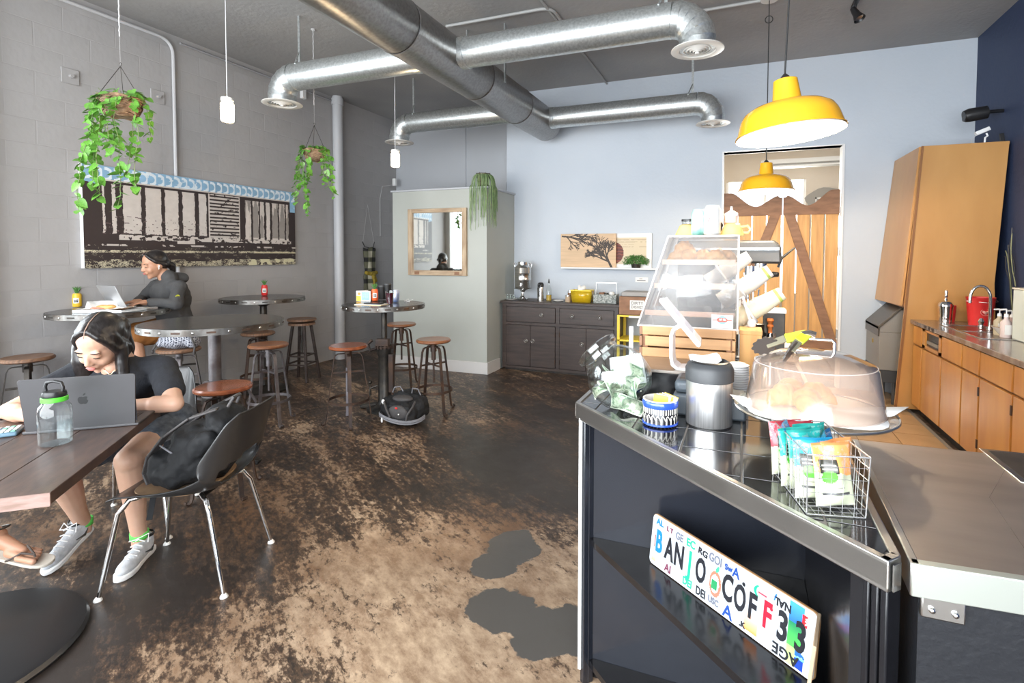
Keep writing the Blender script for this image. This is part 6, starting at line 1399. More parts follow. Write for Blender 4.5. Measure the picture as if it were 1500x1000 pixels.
# steel bin
p = on(1038, 620, ZT); t = thing('counter_bin', 'small brushed steel bin with black rounded lid on the tiled counter', 'bin', (p.x, p.y, ZT))
M_bin = mat('vertical_brushed_steel', (.90, .90, .90), .30, .9, (.62, .62, .62), 5, (30, 30, .3))
MB().lathe([(0, .002), (.066, .002), (.068, .006), (.068, .135), (0, .135)], 56).build('bin_body', M_bin, t); MB().lathe([(0, 0), (.067, 0), (.067, .004), (0, .004)], 40).build('bin_foot', M_bplastic, t)
MB().lathe([(.067, .135), (.071, .137), (.071, .172), (.064, .187), (.055, .192), (.050, .186), (.030, .174), (0, .170)], 56).build('bin_lid', M_dplastic, t)
MB().lathe([(.050, .187), (.058, .193), (.052, .196), (.046, .19)], 40).build('lid_ring', M_bplastic, t)
o = sheet('receipt', Vector((p.x-.012, p.y-.01, ZT+.198)), (.9, .2, .25), (-.3, .85, .35), .085, .055, lambda u, v: np.ones(u.shape+(3,))*.80*(1-.25*((np.sin(v*50) > .5) & (u > .3) & (u < .8) & (noise2(u, v, 30, 10, 1) > .5)))[..., None], None, .35, 8); tag(o, 'crumpled white receipt sticking out of the steel bin lid', 'paper')
# dark printer behind the bin
a, b_ = aty(990, 541, 1.78), aty(1094, 541, 1.78)
t = thing('receipt_printer', 'dark slate receipt printer behind the steel bin', 'printer', ((a.x+b_.x)/2, 1.76, ZT)); hw = (b_.x-a.x)/2
M_slate = mat('slate_plastic', (.07, .085, .10), .4)
MB().box(-hw, hw, -.06, .07, 0, .07).build('printer_base', M_slate, t, bevel=.008); MB().box(-hw+.004, hw-.06, -.055, .07, .07, .115).build('printer_cover', M_slate, t, bevel=.015); box(-hw+.02, hw-.07, -.05, -.03, .112, .118).build('paper_slot', M_bplastic, t)
# raised steel platform with crate, pastry case
zp = 1.092
t = thing('counter_riser', 'black-fronted steel-topped riser under the wooden crate', 'riser', (-.22, 2.25, ZT)); 
box(-.19, .19, -.38, .42, 0, zp-ZT-.012).build('riser_body', M_blk, t, bevel=.003); box(-.195, .195, -.385, .425, zp-ZT-.012, zp-ZT).build('riser_top', M_steeltop, t, bevel=.002)
a, b_ = aty(941, 478, 2.1), aty(1073, 478, 2.1); cz = 1.214
t = thing('wooden_crate', 'slatted wooden crate carrying the pastry case', 'crate', (a.x, 2.1, zp)); Wc = b_.x-a.x; Hc = cz-zp
for z0, z1, y0 in ((0, .036, 0), (.042, .082, .006), (.088, Hc, 0)):
    box(-.0 if y0 == 0 else .01, Wc if y0 == 0 else Wc-.005, y0, y0+.012, z0, z1).build('slat', M_crate, t, bevel=.0015)
    box(0, Wc, .38, .392, z0, z1).build('slat', M_crate, t, bevel=.0015)
    box(-.012, 0, 0, .392, z0, z1).build('slat', M_brace, t, bevel=.0015); box(Wc, Wc+.012, 0, .392, z0, z1).build('slat', M_crate, t, bevel=.0015)
box(0, Wc, .012, .38, 0, .008).build('crate_bottom', M_crate, t); 
for x in (.0, Wc-.02): box(x, x+.02, .012, .03, 0, Hc).build('corner_post', M_brace, t)
tag(MB().box(-.008, .008, -.003, .003, 0, .118).build('white_bracket', M_white, loc=(a.x-.045, 2.1, zp), bevel=.001), 'narrow white upright bracket left of the wooden crate', 'bracket')
t = thing('small_wood_box', 'light wooden box just right of the crate behind the bin', 'box', (.045, 2.22, ZT+.002)); box(-.045, .035, -.06, .06, 0, .215).build('box_body', M_pine, t, bevel=.002); box(-.047, .037, -.062, .062, .205, .222).build('box_lid', M_pine, t, bevel=.002)
# acrylic pastry case
x0, x1, xt = aty(934, 473, 2.1).x, aty(1080, 483, 2.1).x, aty(979, 346, 2.1).x; z0, z1 = cz+.002, 1.576; D_ = .33
t = thing('pastry_case', 'clear acrylic pastry case with slanted front on the wooden crate', 'display case', (0, 2.105, z0)); Hh = z1-z0
sl = lambda z: x0+(xt-x0)*z/Hh
for y in (0, D_): MB().add([(x0, y, 0), (x1, y, 0), (x1, y, Hh), (xt, y, Hh)], [(0, 1, 2, 3)]).build('side_pane', acrylic, t, solid=.004)
MB().add([(x0, 0, 0), (x0, D_, 0), (xt, D_, Hh), (xt, 0, Hh)], [(0, 1, 2, 3)]).build('slanted_pane', acrylic, t, solid=.004)
MB().add([(x1, 0, 0), (x1, D_, 0), (x1, D_, Hh), (x1, 0, Hh)], [(0, 1, 2, 3)]).build('door_pane', acrylic, t, solid=.004)
MB().box(xt, x1, 0, D_, Hh-.004, Hh).build('top_pane', acrylic, t); MB().box(x0, x1, 0, D_, 0, .004).build('bottom_pane', acrylic, t)
e_ = MB(); M_acr = mat('acrylic_edge', (.55, .48, .44), .2, coat=.3)
for y in (0, D_):
    for p_, q_ in (((x0, y, 0), (x1, y, 0)), ((x1, y, 0), (x1, y, Hh)), ((x1, y, Hh), (xt, y, Hh)), ((xt, y, Hh), (x0, y, 0))): e_.bar(p_, q_, .006, .006, (0, 1, 0))
for p_ in ((x0, 0), (x1, 0), (x1, Hh), (xt, Hh)): e_.bar((p_[0], 0, p_[1]), (p_[0], D_, p_[1]), .006, .006)
e_.build('edge_strips', M_acr, t)
for zz, nm in ((.045, 1), (.155, 2), (.25, 3)):
    sh = box(sl(zz)+.012, x1-.010, .01, D_-.01, zz, zz+.006).build('shelf_tray', acrylic if nm != 2 else mat('pale_tray', (.72, .60, .54), .3), t)
    box(sl(zz)+.012, x1-.010, .008, .012, zz-.002, zz+.018).build('tray_lip', mat('peach_lip', (.80, .50, .36), .3), sh)
a = aty(1042, 480, 2.1); b2 = aty(1074, 462, 2.1)
def labfn(u, v):
    o = np.ones(u.shape+(3,))*np.array([.66, .78, .78]); o[((u-.5)/.24)**2+((v-.62)/.30)**2 < 1] = (.20, .40, .46); o[((u-.5)/.27)**2+((v-.62)/.17)**2 < 1] = (.70, .10, .07); o[(np.abs(v-.60) < .035) & (np.abs(u-.5) < .46)] = (.62, .14, .10)
    o[(np.abs(v-.64) < .07) & (np.abs(u-.5) < .17) & (noise2(u, v, 40, 8, 2) > .42)] = (.85, .82, .80); o[(np.abs(v-.2) < .03) & (np.abs(u-.5) < .42) & (noise2(u, v, 60, 4, 2) > .42)] = (.30, .42, .40); return o
printed('case_label', b2.x-a.x, b2.z-a.z, 90, 50, labfn, M_print, t, Matrix.Translation(((a.x+b2.x)/2, -.0035, a.z-z0)))
# croissants inside
def croissant(loc, rz, s_=1., lb='', grp=None):
    m = MB(); n = 13
    for i in range(n):
        u_ = i/(n-1)*2-1; r_ = (.026*(1-abs(u_)**1.8)+.006)*s_*(1.0+.12*(i % 2)); a = u_*1.05; c_ = Vector((math.sin(a)*.055*s_, (1-math.cos(a))*-.045*s_, r_*.9)); m.ball(c_, (r_*.62, r_*1.05, r_*.9), 12, Matrix.Rotation(-a, 4, 'Z'))
    o = m.build('croissant', M_croiss, None); md = o.modifiers.new('r', 'REMESH'); md.mode = 'VOXEL'; md.voxel_size = .003*s_; md.use_smooth_shade = True
    o.location = loc; o.rotation_euler = (0, 0, rz); return tag(o, lb, 'pastry', grp)
zs = z0+.256
for k, (x_, y_, r_, lf) in enumerate(((-.262, .10, .2, 0), (-.235, .16, 1.3, 0), (-.215, .08, .9, 0), (-.165, .10, .1, 0), (-.115, .07, .3, 0), (-.075, .12, .7, 0), (-.24, .11, .5, .036))):
    croissant((x_+.02, 2.105+y_, zs+lf), r_, .85, 'golden croissant on the top shelf of the pastry case', 'croissants in the pastry case')
tag(MB().box(-.03, .03, -.02, .02, 0, .03, Matrix.Rotation(-.5, 4, 'Y')).build('pastry_slice', mat('pale_pastry', (.80, .66, .45), .6), loc=(-.09, 2.25, zs+.022), bevel=.006), 'pale slice of loaf beside the croissants in the pastry case', 'pastry')
# on top of the case
zc = z1+.001
def mug(label, x, y, s_=1., flip=True):
    t = thing('yellow_mug', label, 'mug', (x, y, zc+.001)); pf = [(0, .052), (.022, .052), (.030, .046), (.046, .012), (.048, 0), (.045, 0), (.040, .010), (.026, .042), (0, .046)]
    MB().lathe([(r_*s_, z*s_) for r_, z in pf], 36).build('mug_body', M_mug, t); MB().tube([(.036*s_, -.01, .036*s_), (.058*s_, -.014, .040*s_), (.068*s_, -.016, .026*s_), (.060*s_, -.014, .012*s_), (.044*s_, -.010, .012*s_)], .005*s_, 8).build('mug_handle', M_mug, t); return t
p = aty(1006, 340, 2.25); mug('upturned pale yellow cup at the left on top of the pastry case', p.x, 2.25); 
p = aty(1074, 340, 2.22); mug('upturned yellow cup with its handle to the right on the pastry case', p.x-.004, 2.22)
p = aty(1007, 340, 2.25); t = thing('lidded_glass', 'short glass with a dark slotted lid on the left yellow cup', 'glass', (p.x+.004, 2.25, zc+.054)); MB().lathe([(0, 0), (.026, 0), (.028, .012), (0, .012)], 24).build('glass_body', glassm, t); MB().lathe([(.026, .012), (.029, .012), (.029, .020), (0, .020)], 24).build('lid', M_bplastic, t)
for px, y, m_, lb, s_ in ((1023, 2.20, mat('teal_white_can', (.70, .80, .78), .3, .3, (.10, .36, .28), 9), 'tall white and teal can on top of the pastry case', 1.12), (1043, 2.18, mat('ivory_can', (.80, .78, .74), .3, .3, (.66, .68, .66), 8), 'large ivory can with a red word on top of the pastry case', 1.25)):
    p = aty(px, 345, y); t = thing('drink_can', lb, 'can', (p.x, y, zc)); k = s_
    MB().lathe([(0, .002), (.020*k, .002), (.026*k, .010), (.026*k, .083*k), (.021*k, .095*k), (.020*k, .098*k), (0, .095*k)], 32).build('can_body', m_, t)
    if px == 1043: textmesh('W', .022, M_red, 'lettering', t, Matrix.Translation((-.008, -.0332, .062)) @ Matrix.Rotation(PI/2, 4, 'X'), .0002); textmesh('Eau', .012, c_blk, 'lettering', t, Matrix.Translation((-.006, -.0332, .080)) @ Matrix.Rotation(PI/2, 4, 'X'), .0002)
p = aty(1033, 345, 2.27); t = thing('spice_bottle', 'small orange-labelled bottle between the two cans on the pastry case', 'bottle', (p.x, 2.27, zc)); MB().lathe([(0, 0), (.014, 0), (.014, .045), (.008, .055), (0, .055)], 18).build('bottle_body', M_label_y, t); MB().lathe([(0, .055), (.009, .055), (.009, .066), (0, .066)], 14).build('cap', M_paper, t)
p = aty(1071, 330, 2.22); t = thing('squeeze_bottle', 'pink-tinged squeeze bottle with white nozzle standing on the right yellow cup', 'bottle', (p.x, 2.22, zc+.054))
MB().lathe([(0, 0), (.024, 0), (.025, .004), (.025, .028), (0, .030)], 24).build('bottle_body', mat('pink_sauce', (.80, .52, .42), .4), t); MB().lathe([(0, .028), (.026, .028), (.026, .038), (.014, .046), (.006, .05), (.0035, .066), (0, .066)], 24).build('nozzle_cap', M_wplastic, t)
p = aty(1056, 335, 2.3); tag(MB().cyl((0, 0, 0), .005, 0, .045, 10).ball((0, 0, .052), (.009, .009, .014)).build('metal_whisk', M_iron, loc=(p.x, 2.3, zc)), 'small dark metal stirrer standing between the cups on the pastry case', 'utensil')
# tablet on white stand
t = thing('tablet_stand', 'white tablet register on a bent white stand seen edge-on', 'tablet', (0, 1.93, 0)); g = lambda px, py: aty(px, py, 1.93)
cpts = [g(1030, 538), g(996, 538), g(987, 531), g(985, 520), g(985, 490), g(988, 481), g(997, 476), g(1004, 474)]
m = MB()
for i in range(len(cpts)-1): m.bar((cpts[i].x, 0, cpts[i].z), (cpts[i+1].x, 0, cpts[i+1].z), .085, .007, (0, 0, 1) if abs(cpts[i].x-cpts[i+1].x) < abs(cpts[i].z-cpts[i+1].z) else (0, 0, 1))
m = MB(); vs = []; 
for i, c_ in enumerate(cpts):
    a = cpts[max(0, i-1)]; b_ = cpts[min(len(cpts)-1, i+1)]; d = Vector((b_.x-a.x, b_.z-a.z)).normalized(); n_ = Vector((-d.y, d.x))*.006
    for yy in (-.045, .045):
        for sg in (-1, 1): vs.append((c_.x+n_.x*sg, yy, c_.z+n_.y*sg))
fs = []
for i in range(len(cpts)-1):
    k = i*4; fs += [(k, k+4, k+5, k+1), (k+2, k+3, k+7, k+6), (k, k+2, k+6, k+4), (k+1, k+5, k+7, k+3)]
fs += [(0, 1, 3, 2), (len(vs)-4, len(vs)-2, len(vs)-1, len(vs)-3)]
m.add(vs, fs); m.build('stand', M_wplastic, t, bevel=.002)
a, b_ = g(970, 436), g(1026, 503); ctr_ = (a+b_)/2; ctr_.y = 0; dx = Vector((b_.x-a.x, 0, b_.z-a.z)); L_ = dx.length; dx.normalize()
fM = frame((ctr_.x, 0, ctr_.z), dx, (-.10, 1, .0)); 
tb_ = MB().box(-L_/2, L_/2, -.10, .10, -.007, .007, fM).build('tablet', M_wplastic, t, bevel=.005)
MB().box(-L_/2+.006, L_/2-.006, -.094, .094, -.0085, -.0068, fM).box(-L_/2+.006, L_/2-.006, -.094, .094, .0068, .0085, fM).build('screen', mat('tablet_glass', (.55, .50, .50), .08, emit=(.8, .75, .8), es=.35), tb_)
# paper cups in slanted dispensers
t = thing('cup_rack', 'white wire and ring rack holding the slanted paper cup stacks', 'rack', (0, 0, 0))
M_cup = mat('white_paper_cup', (.84, .80, .74), .5); M_cup2 = mat('cream_paper_cup', (.80, .72, .52), .5); M_gst = mat('green_cup_stripe', (.45, .55, .12), .5)
def make_cup(m_, stripe):
    o = MB().lathe([(0, .004), (.026, .004), (.027, 0), (.0275, 0), (.0395, .098), (.0415, .098), (.0415, .102), (.038, .102), (.0262, .006)], 32).build('paper_cup', m_)
    if stripe: MB().lathe([(.0299, .014), (.0312, .026), (.0306, .026), (.0292, .014)], 32).build('green_stripe', M_gst, o)
    return o
for k, (pa, pb, yy, cnt, m_, lb, gp) in enumerate((((1146, 429), (1062, 478), 2.36, 13, M_cup2, 'cream paper cup nested in the lowest slanted stack', 'lowest cup stack'), ((1128, 396), (1040, 452), 2.52, 13, M_cup, 'white paper cup nested in the middle slanted stack', 'middle cup stack'), ((1098, 375), (1020, 425), 2.66, 11, M_cup, 'white paper cup nested in the upper slanted stack', 'upper cup stack'))):
    A_, B_ = aty(*pa, yy), aty(*pb, yy+.0); d = (B_-A_).normalized(); q = d.to_track_quat('Z', 'Y')
    c0 = make_cup(m_, k < 2)
    for i in range(cnt):
        o = c0 if i == 0 else c0.copy()
        if i: 
            COL.objects.link(o)
            if i < 3:
                for ch2 in c0.children: z_ = ch2.copy(); COL.objects.link(z_); z_.parent = o
        o.rotation_mode = 'QUATERNION'; o.rotation_quaternion = q; o.location = A_+d*(.0125*i); tag(o, lb if i else lb.replace('nested in', 'with its base showing, outermost of'), 'cup', gp)
    rg = A_+d*.15; Mq = Matrix.Translation(rg) @ q.to_matrix().to_4x4()
    MB().torus((0, 0, 0), .048, .006, 32, 8, Mq).build('holder_ring', M_wplastic, t)
    MB().tube([rg+Vector((0, .048, 0)), Vector((rg.x, 2.78, rg.z)), Vector((rg.x, 2.78, ZT+.004))], .006, 8).build('upright', M_wplastic, t)
    MB().cyl((rg.x, 2.78, 0), .025, ZT+.003, ZT+.008, 16).build('foot', M_wplastic, t)
g = lambda px, py: aty(px, py, 2.28)
MB().tube([g(1084, 438), g(1088, 434), g(1094, 455), g(1099, 470), g(1101, 478)], .006, 8).build('lever_arm', M_wplastic, t); MB().ball(g(1101, 474), (.018, .018, .02)).build('lever_knob', M_wplastic, t)
# lids stack
p = aty(1080, 556, 2.02)
for i in range(14):
    o = MB().lathe([(0, .003), (.026, .003), (.028, 0), (.040, 0), (.041, .004), (.030, .006), (.028, .010), (0, .010)], 28).build('cup_lid', M_wplastic if i % 2 == 0 else M_wplastic, loc=(p.x, 2.02, ZT+.001+i*.0085)) if i == 0 else bpy.data.objects['cup_lid'].copy()
    if i: COL.objects.link(o); o.location = (p.x, 2.02, ZT+.001+i*.0085)
    tag(o, 'white plastic cup lid in the neat stack behind the cake dome', 'lid', 'stacked cup lids')
# espresso machine on the rear counter
t = thing('rear_counter', 'black rear counter under the espresso machine', 'counter', (0, 0, 0))
box(-.47, .27, 2.78, 3.6, 0, ZT-.03).build('body', M_blk, t); box(-.48, .28, 2.77, 3.62, ZT-.03, ZT).build('worktop', M_steeltop, t, bevel=.002)
t = thing('espresso_machine', 'dark steel espresso machine with black handles beyond the pastry case', 'coffee machine', (0, 3.0, ZT)); g = lambda px, py: aty(px, py, 2.9)
a, b_ = g(1060, 352), g(1144, 385); M_esp = mat('espresso_body', (.055, .055, .055), .4, .2)
MB().prism([(a.x-.25, b_.z), (b_.x+.005, b_.z-.005), (b_.x, a.z-.03), (b_.x-.03, a.z), (a.x-.25, a.z)], -.10, .42, Matrix.Translation((0, 0, -ZT)) @ Matrix.Rotation(PI/2, 4, 'X') @ Matrix.Diagonal((1, 1, -1, 1))).build('top_body', M_esp, t, bevel=.012)
box(a.x-.25, a.x+.06, .05, .38, .02, b_.z-ZT).build('rear_body', M_esp, t, bevel=.005); box(a.x-.25, b_.x+.0, -.08, .40, .02, .10).build('drip_base', M_iron, t, bevel=.005); 
for x in (a.x-.2, b_.x-.03): MB().cyl((x, .0, 0), .018, 0, .02, 12).build('foot', M_iron, t)
MB().bar((a.x-.25, -.105, a.z-ZT-.045), (b_.x-.01, -.105, a.z-ZT-.045), .006, .010).build('steel_trim', M_chrome, t)
h = MB(); P1, P2 = g(1146, 378), g(1166, 362); h.tube([(b_.x-.01, -.05, g(0, 380).z-ZT), (P1.x, -.05, P1.z-ZT), (P2.x, -.05, P2.z-ZT)], [.006, .007, .004], 8).build('steam_lever', M_esp, t)
for px, py in ((1100, 404), (1115, 396)): q = g(px, py); MB().cyl((q.x, -.02, 0), .030, q.z-ZT-.03, q.z-ZT+.05, 24).build('group_head', M_chrome, t)
q1, q2 = g(1118, 407), g(1140, 402); MB().tube([(q1.x, -.05, q1.z-ZT), (q1.x+.02, -.06, q1.z-ZT+.003), (q2.x-.02, -.08, q2.z-ZT), (q2.x, -.09, q2.z-ZT)], [.006, .010, .015, .012], 12).build('portafilter_handle', M_bplastic, t)
for k, (pa, pb) in enumerate((((1090, 400), (1096, 450)), ((1104, 420), (1098, 462)), ((1112, 425), (1104, 455)))):
    a_, b2 = g(*pa), g(*pb); MB().tube([(a_.x, -.03, a_.z-ZT), ((a_.x+b2.x)/2+.01, -.04, (a_.z+b2.z)/2-ZT), (b2.x, -.05, b2.z-ZT)], .004, 8).build('steam_wand', M_chrome, t)
q = g(1140, 452); t = thing('knock_box', 'white-topped dark knock box beside the espresso machine', 'box', (q.x-.02, 2.9, ZT)); box(-.05, .05, -.05, .05, 0, q.z-ZT-.02).build('box_body', M_iron, t, bevel=.003); box(-.055, .055, -.055, .055, q.z-ZT-.02, q.z-ZT).build('box_top', M_white, t, bevel=.003)
q = g(1127, 478); t = thing('tamper', 'turned orange-brown wooden handled tamper beside the cup stacks', 'tamper', (q.x, 2.82, ZT)); zz = q.z-ZT
MB().cyl((0, 0, 0), .027, 0, zz-.02, 24).build('tamper_base', M_chrome, t); MB().lathe([(0, zz-.02), (.010, zz-.02), (.010, zz), (.016, zz+.012), (.010, zz+.025), (.017, zz+.04), (.014, zz+.05), (0, zz+.052)], 24).build('tamper_handle', mat('orange_wood', (.50, .14, .03), .35), t)
q = g(1112, 480); t = thing('milk_pitcher', 'dark pitcher low beside the wooden-handled tamper', 'pitcher', (q.x-.01, 2.82, ZT)); MB().lathe([(0, 0), (.04, 0), (.042, .03), (.03, q.z-ZT+.02), (.034, q.z-ZT+.03), (0, q.z-ZT+.02)], 28).build('pitcher_body', M_iron, t); MB().tube([(.03, -.0, .11), (.06, 0, .10), (.06, 0, .04), (.038, 0, .03)], .005).build('pitcher_handle', M_iron, t)

# cake stand with dome
c_ = CP+ray(1190, 600)*1.4; t = thing('cake_stand', 'glass cake stand with paper-lined plate on the tiled counter', 'cake stand', (c_.x, c_.y, ZT)); zh = c_.z-ZT
MB().lathe([(0, 0), (.075, 0), (.078, .006), (.03, .016), (.022, .05), (.03, zh-.012), (.07, zh-.004), (0, zh-.004)], 40).build('pedestal', glassm, t)
MB().lathe([(0, zh-.004), (.194, zh-.004), (.199, zh+.001), (.197, zh+.006), (.19, zh+.004), (0, zh+.003)], 64).build('plate', glassm, t); MB().torus((0, 0, zh+.002), .196, .0028, 64, 6).build('plate_rim', M_edge, t)
vs = [(0, 0, zh+.006)]; n = 40
for i in range(n):
    a = 2*PI*i/n; r_ = .165+.03*abs(math.sin(2*a+.3))**3+(.060 if i == 0 else .02 if i in (1, 39) else 0)+(.045 if i == 20 else .015 if i in (19, 21) else 0); vs.append((r_*math.cos(a+.1), r_*math.sin(a+.1), zh+.008+(.018 if i in (0, 20) else 0)))
MB().add(vs, [(0, i+1, (i+1) % n+1) for i in range(n)]).build('parchment', M_paper, t, solid=.0008)
t = thing('cake_dome', 'clear cloche with a chrome handle over the pastries on the cake stand', 'cloche', (c_.x, c_.y, ZT+zh+.009)); Rb, Rt, Hd = .168, .146, .125
MB().lathe([(Rb+.003, 0), (Rb, .004), (Rt+.004, Hd-.012), (Rt-.004, Hd-.002), (Rt-.02, Hd+.004), (Rt*.6, Hd+.020), (0, Hd+.030)], 72).build('dome_shell', domem, t, solid=.0022)
MB().torus((0, 0, Hd-.006), Rt+.001, .0012, 64, 6).build('dome_seam', M_acr, t); MB().torus((0, 0, .001), Rb, .0013, 64, 6).build('dome_rim', M_acr, t)
hx = Vector((.93, -.1, 0)).normalized()
MB().tube([hx*-.048+Z*(Hd+.026), hx*-.048+Z*(Hd+.052), hx*-.042+Z*(Hd+.058), hx*.042+Z*(Hd+.058), hx*.048+Z*(Hd+.052), hx*.048+Z*(Hd+.026)], .0042, 10).build('handle', M_chrome, t)
for k, (dx, dy, r_) in enumerate(((-.07, -.02, .3), (-.02, -.05, 1.2), (-.05, .05, 2.0), (.01, .03, .4))): croissant((c_.x+dx, c_.y+dy, ZT+zh+.011), r_, .95, 'golden pastry under the clear cake dome', 'pastries under the dome')
t = thing('serving_tongs', 'green and grey tongs with scalloped black claws lying on the cake dome', 'tongs', (c_.x, c_.y, ZT+zh+.009+Hd+.030)); 
dt_ = Vector((-.97, -.22, 0)); nt_ = Vector((-.22, .97, 0)); 
for sg, en in ((1, Vector((-.122, -.01, .004))), (-1, Vector((-.062, -.055, .000)))):
    hub = Vector((-.018, .0, .040)); mid_ = hub.lerp(en, .50)+Z*.004
    MB().bar(hub, mid_, .026, .009, (0, -1, .6)).build('grip', mat('lime_grip', (.42, .50, .03), .4), t, bevel=.002); MB().bar(mid_, en.lerp(mid_, .08), .020, .006, (0, -1, .6)).build('arm', mat('tong_arm', (.24, .22, .15), .4, .5), t, bevel=.001)
    dd = (en-mid_).normalized(); sp_x = dd; sp_y = Vector((.3, -.3, .9)); ol = []
    for i in range(40): a = 2*PI*i/40; r_ = 1+.09*math.sin(a*11); ol.append((.033*r_*math.cos(a), .026*r_*math.sin(a)))
    MB().prism(ol, -.002, .002, frame(en, sp_x, sp_y)).build('claw', mat('claw_nylon', (.055, .045, .04), .5), t)
MB().tube([(-.03, .0, .040), (-.01, .0, .044), (.004, .0, .040)], .008).build('hinge_end', M_chrome, t)

# wire basket with snack pouches
FLb, FRb, BLb = Vector((.130, 1.134, ZT+.002)), Vector((.236, 1.158, ZT+.002)), Vector((.080, 1.335, ZT+.002)); hB = .122
ux, uy = (FRb-FLb), (BLb-FLb); BRb = FRb+uy; t = thing('wire_basket', 'chrome wire basket at the corner of the tiled counter', 'basket', (0, 0, 0))
fl_ = .06
def bp(u, v, z): k = z/hB*fl_; uu = u+(u-.5)*k; vv = v+(v-.5)*k; return FLb+ux*uu+uy*vv+Z*z
M_bwire = mat('bright_wire', (.50, .50, .50), .22, .75)
m = MB(); cs = ((0, 0), (1, 0), (1, 1), (0, 1)); rimm = MB()
for i in range(4): a_, b_ = cs[i], cs[(i+1) % 4]; rimm.tube([bp(*a_, hB), bp(*b_, hB)], .0018, 8); rimm.tube([bp(*a_, 0), bp(*a_, hB)], .0013, 8); rimm.tube([bp(*a_, 0), bp(*b_, 0)], .0013, 6)
rimm.build('rim_wire', M_bwire, t)
for z in (.018, .045, .075, .10):
    for i in range(4): m.tube([bp(*cs[i], z), bp(*cs[(i+1) % 4], z)], .0006, 5)
for i in range(4):
    a_, b_ = Vector(cs[i]), Vector(cs[(i+1) % 4]); n_ = 5 if i in (0, 2) else 11
    for k in range(1, n_): q = a_.lerp(b_, k/n_); m.tube([bp(q.x, q.y, 0), bp(q.x, q.y, hB)], .0006, 5)
for k in range(1, 6): m.tube([bp(k/6, 0, 0), bp(k/6, 1, 0)], .0006, 5)
for k in range(1, 12): m.tube([bp(0, k/12, 0), bp(1, k/12, 0)], .0006, 5)
m.build('mesh_wires', M_bwire, t)
def pouch(label, c_, x, y, w_, h_, col, seed, grp):
    def fn(u, v):
        o = np.ones(u.shape+(3,))*np.array([.52, .55, .40]); n1 = noise2(u, v, 12, 20, seed); o[v > .52+.05*np.sin(u*5)] = col; o[(v > .52) & (n1 > .6)] = np.array(col)*.7+.15; o[v > .95] = np.array(col)*.7
        o[(u > .12) & (u < .52) & (v > .52) & (v < .75)] = (.035, .035, .025); o[(u > .17) & (u < .47) & (np.sin(v*110) > .5) & (v > .55) & (v < .73)] = (.55, .55, .45); o[((u-.33)/.17)**2+((v-.46)/.10)**2 < 1] = (.10, .50, .05)
        o[(v > .17) & (v < .22) & (u > .15) & (u < .85)] = (.07, .07, .07); o[(v > .28) & (v < .31) & (u > .2) & (u < .7)] = (.3, .3, .25); o[v < .03] = (.6, .6, .5); return o
    t = thing('snack_pouch', label, 'snack bag', c_); 
    for sg in (1, -1):
        o = printed('pouch_face', w_, h_, 40, 50, fn if sg > 0 else (lambda u, v: fn(1-u, v)), M_gprint, t, None); M = frame((0, 0, 0), x, y)
        for v in o.data.vertices:
            u_, v_ = v.co.x/w_+.5, v.co.z/h_; bul = math.sin(PI*min(max(u_, 0), 1))**.6*math.sin(PI*min(max(v_, 0), 1))**.5*.013*(1+.25*math.sin(9*u_+seed)+.2*math.sin(14*v_+seed*2)); wig = .003*math.sin(7*u_+seed)*v_
            v.co = M @ Vector((v.co.x*(1-.06*math.sin(PI*v_)), v.co.z, bul*sg+wig))
        o.data.polygons.foreach_set('use_smooth', [True]*len(o.data.polygons))
    return t
cols = {'teal': (.03, .42, .36), 'blue': (.02, .33, .62), 'orange': (.90, .36, .12), 'red': (.55, .05, .07), 'deep_blue': (.02, .16, .38)}
dirx = ux.normalized()*.8+uy.normalized()*-.0; lst = [('blue', .10, .78, 1), ('teal', .22, .60, 2), ('orange', .62, .16, 3), ('blue', .36, .30, 4), ('teal', .40, .55, 5), ('red', .20, .90, 6), ('orange', .85, .32, 7), ('deep_blue', .80, .62, 8), ('teal', .62, .78, 9), ('red', .50, .93, 10)]
names = ['blue and cream snack pouch against the left side of the wire basket', 'teal snack pouch just behind the left blue one in the basket', 'orange and cream snack pouch at the front of the wire basket', 'bright blue snack pouch facing front in the wire basket', 'teal snack pouch in the middle of the wire basket', 'dark red topped snack pouch at the back left of the basket', 'orange pouch at the right front corner of the wire basket', 'deep blue snack pouch on the right side of the basket', 'pale teal snack pouch at the back right of the basket', 'dark red snack pouch at the very back of the basket']
for (cn, u_, v_, sd), nm in zip(lst, names):
    q = bp(min(max(u_, .25), .75), min(max(v_, .12), .9), .006); ang = {3: .25, 4: .15, 7: .5, 1: 1.2, 8: 1.1}.get(sd, .35)
    base = ux.normalized(); xx = base*math.cos(ang)+uy.normalized()*math.sin(ang); ln = Vector((0, 0, 1))+uy.normalized()*(.12 if sd != 3 else .2)+base*((u_-.5)*.3)
    pouch(nm, q, xx, ln, .086, .124 if sd not in (6, 10) else .120, cols[cn], sd, None)

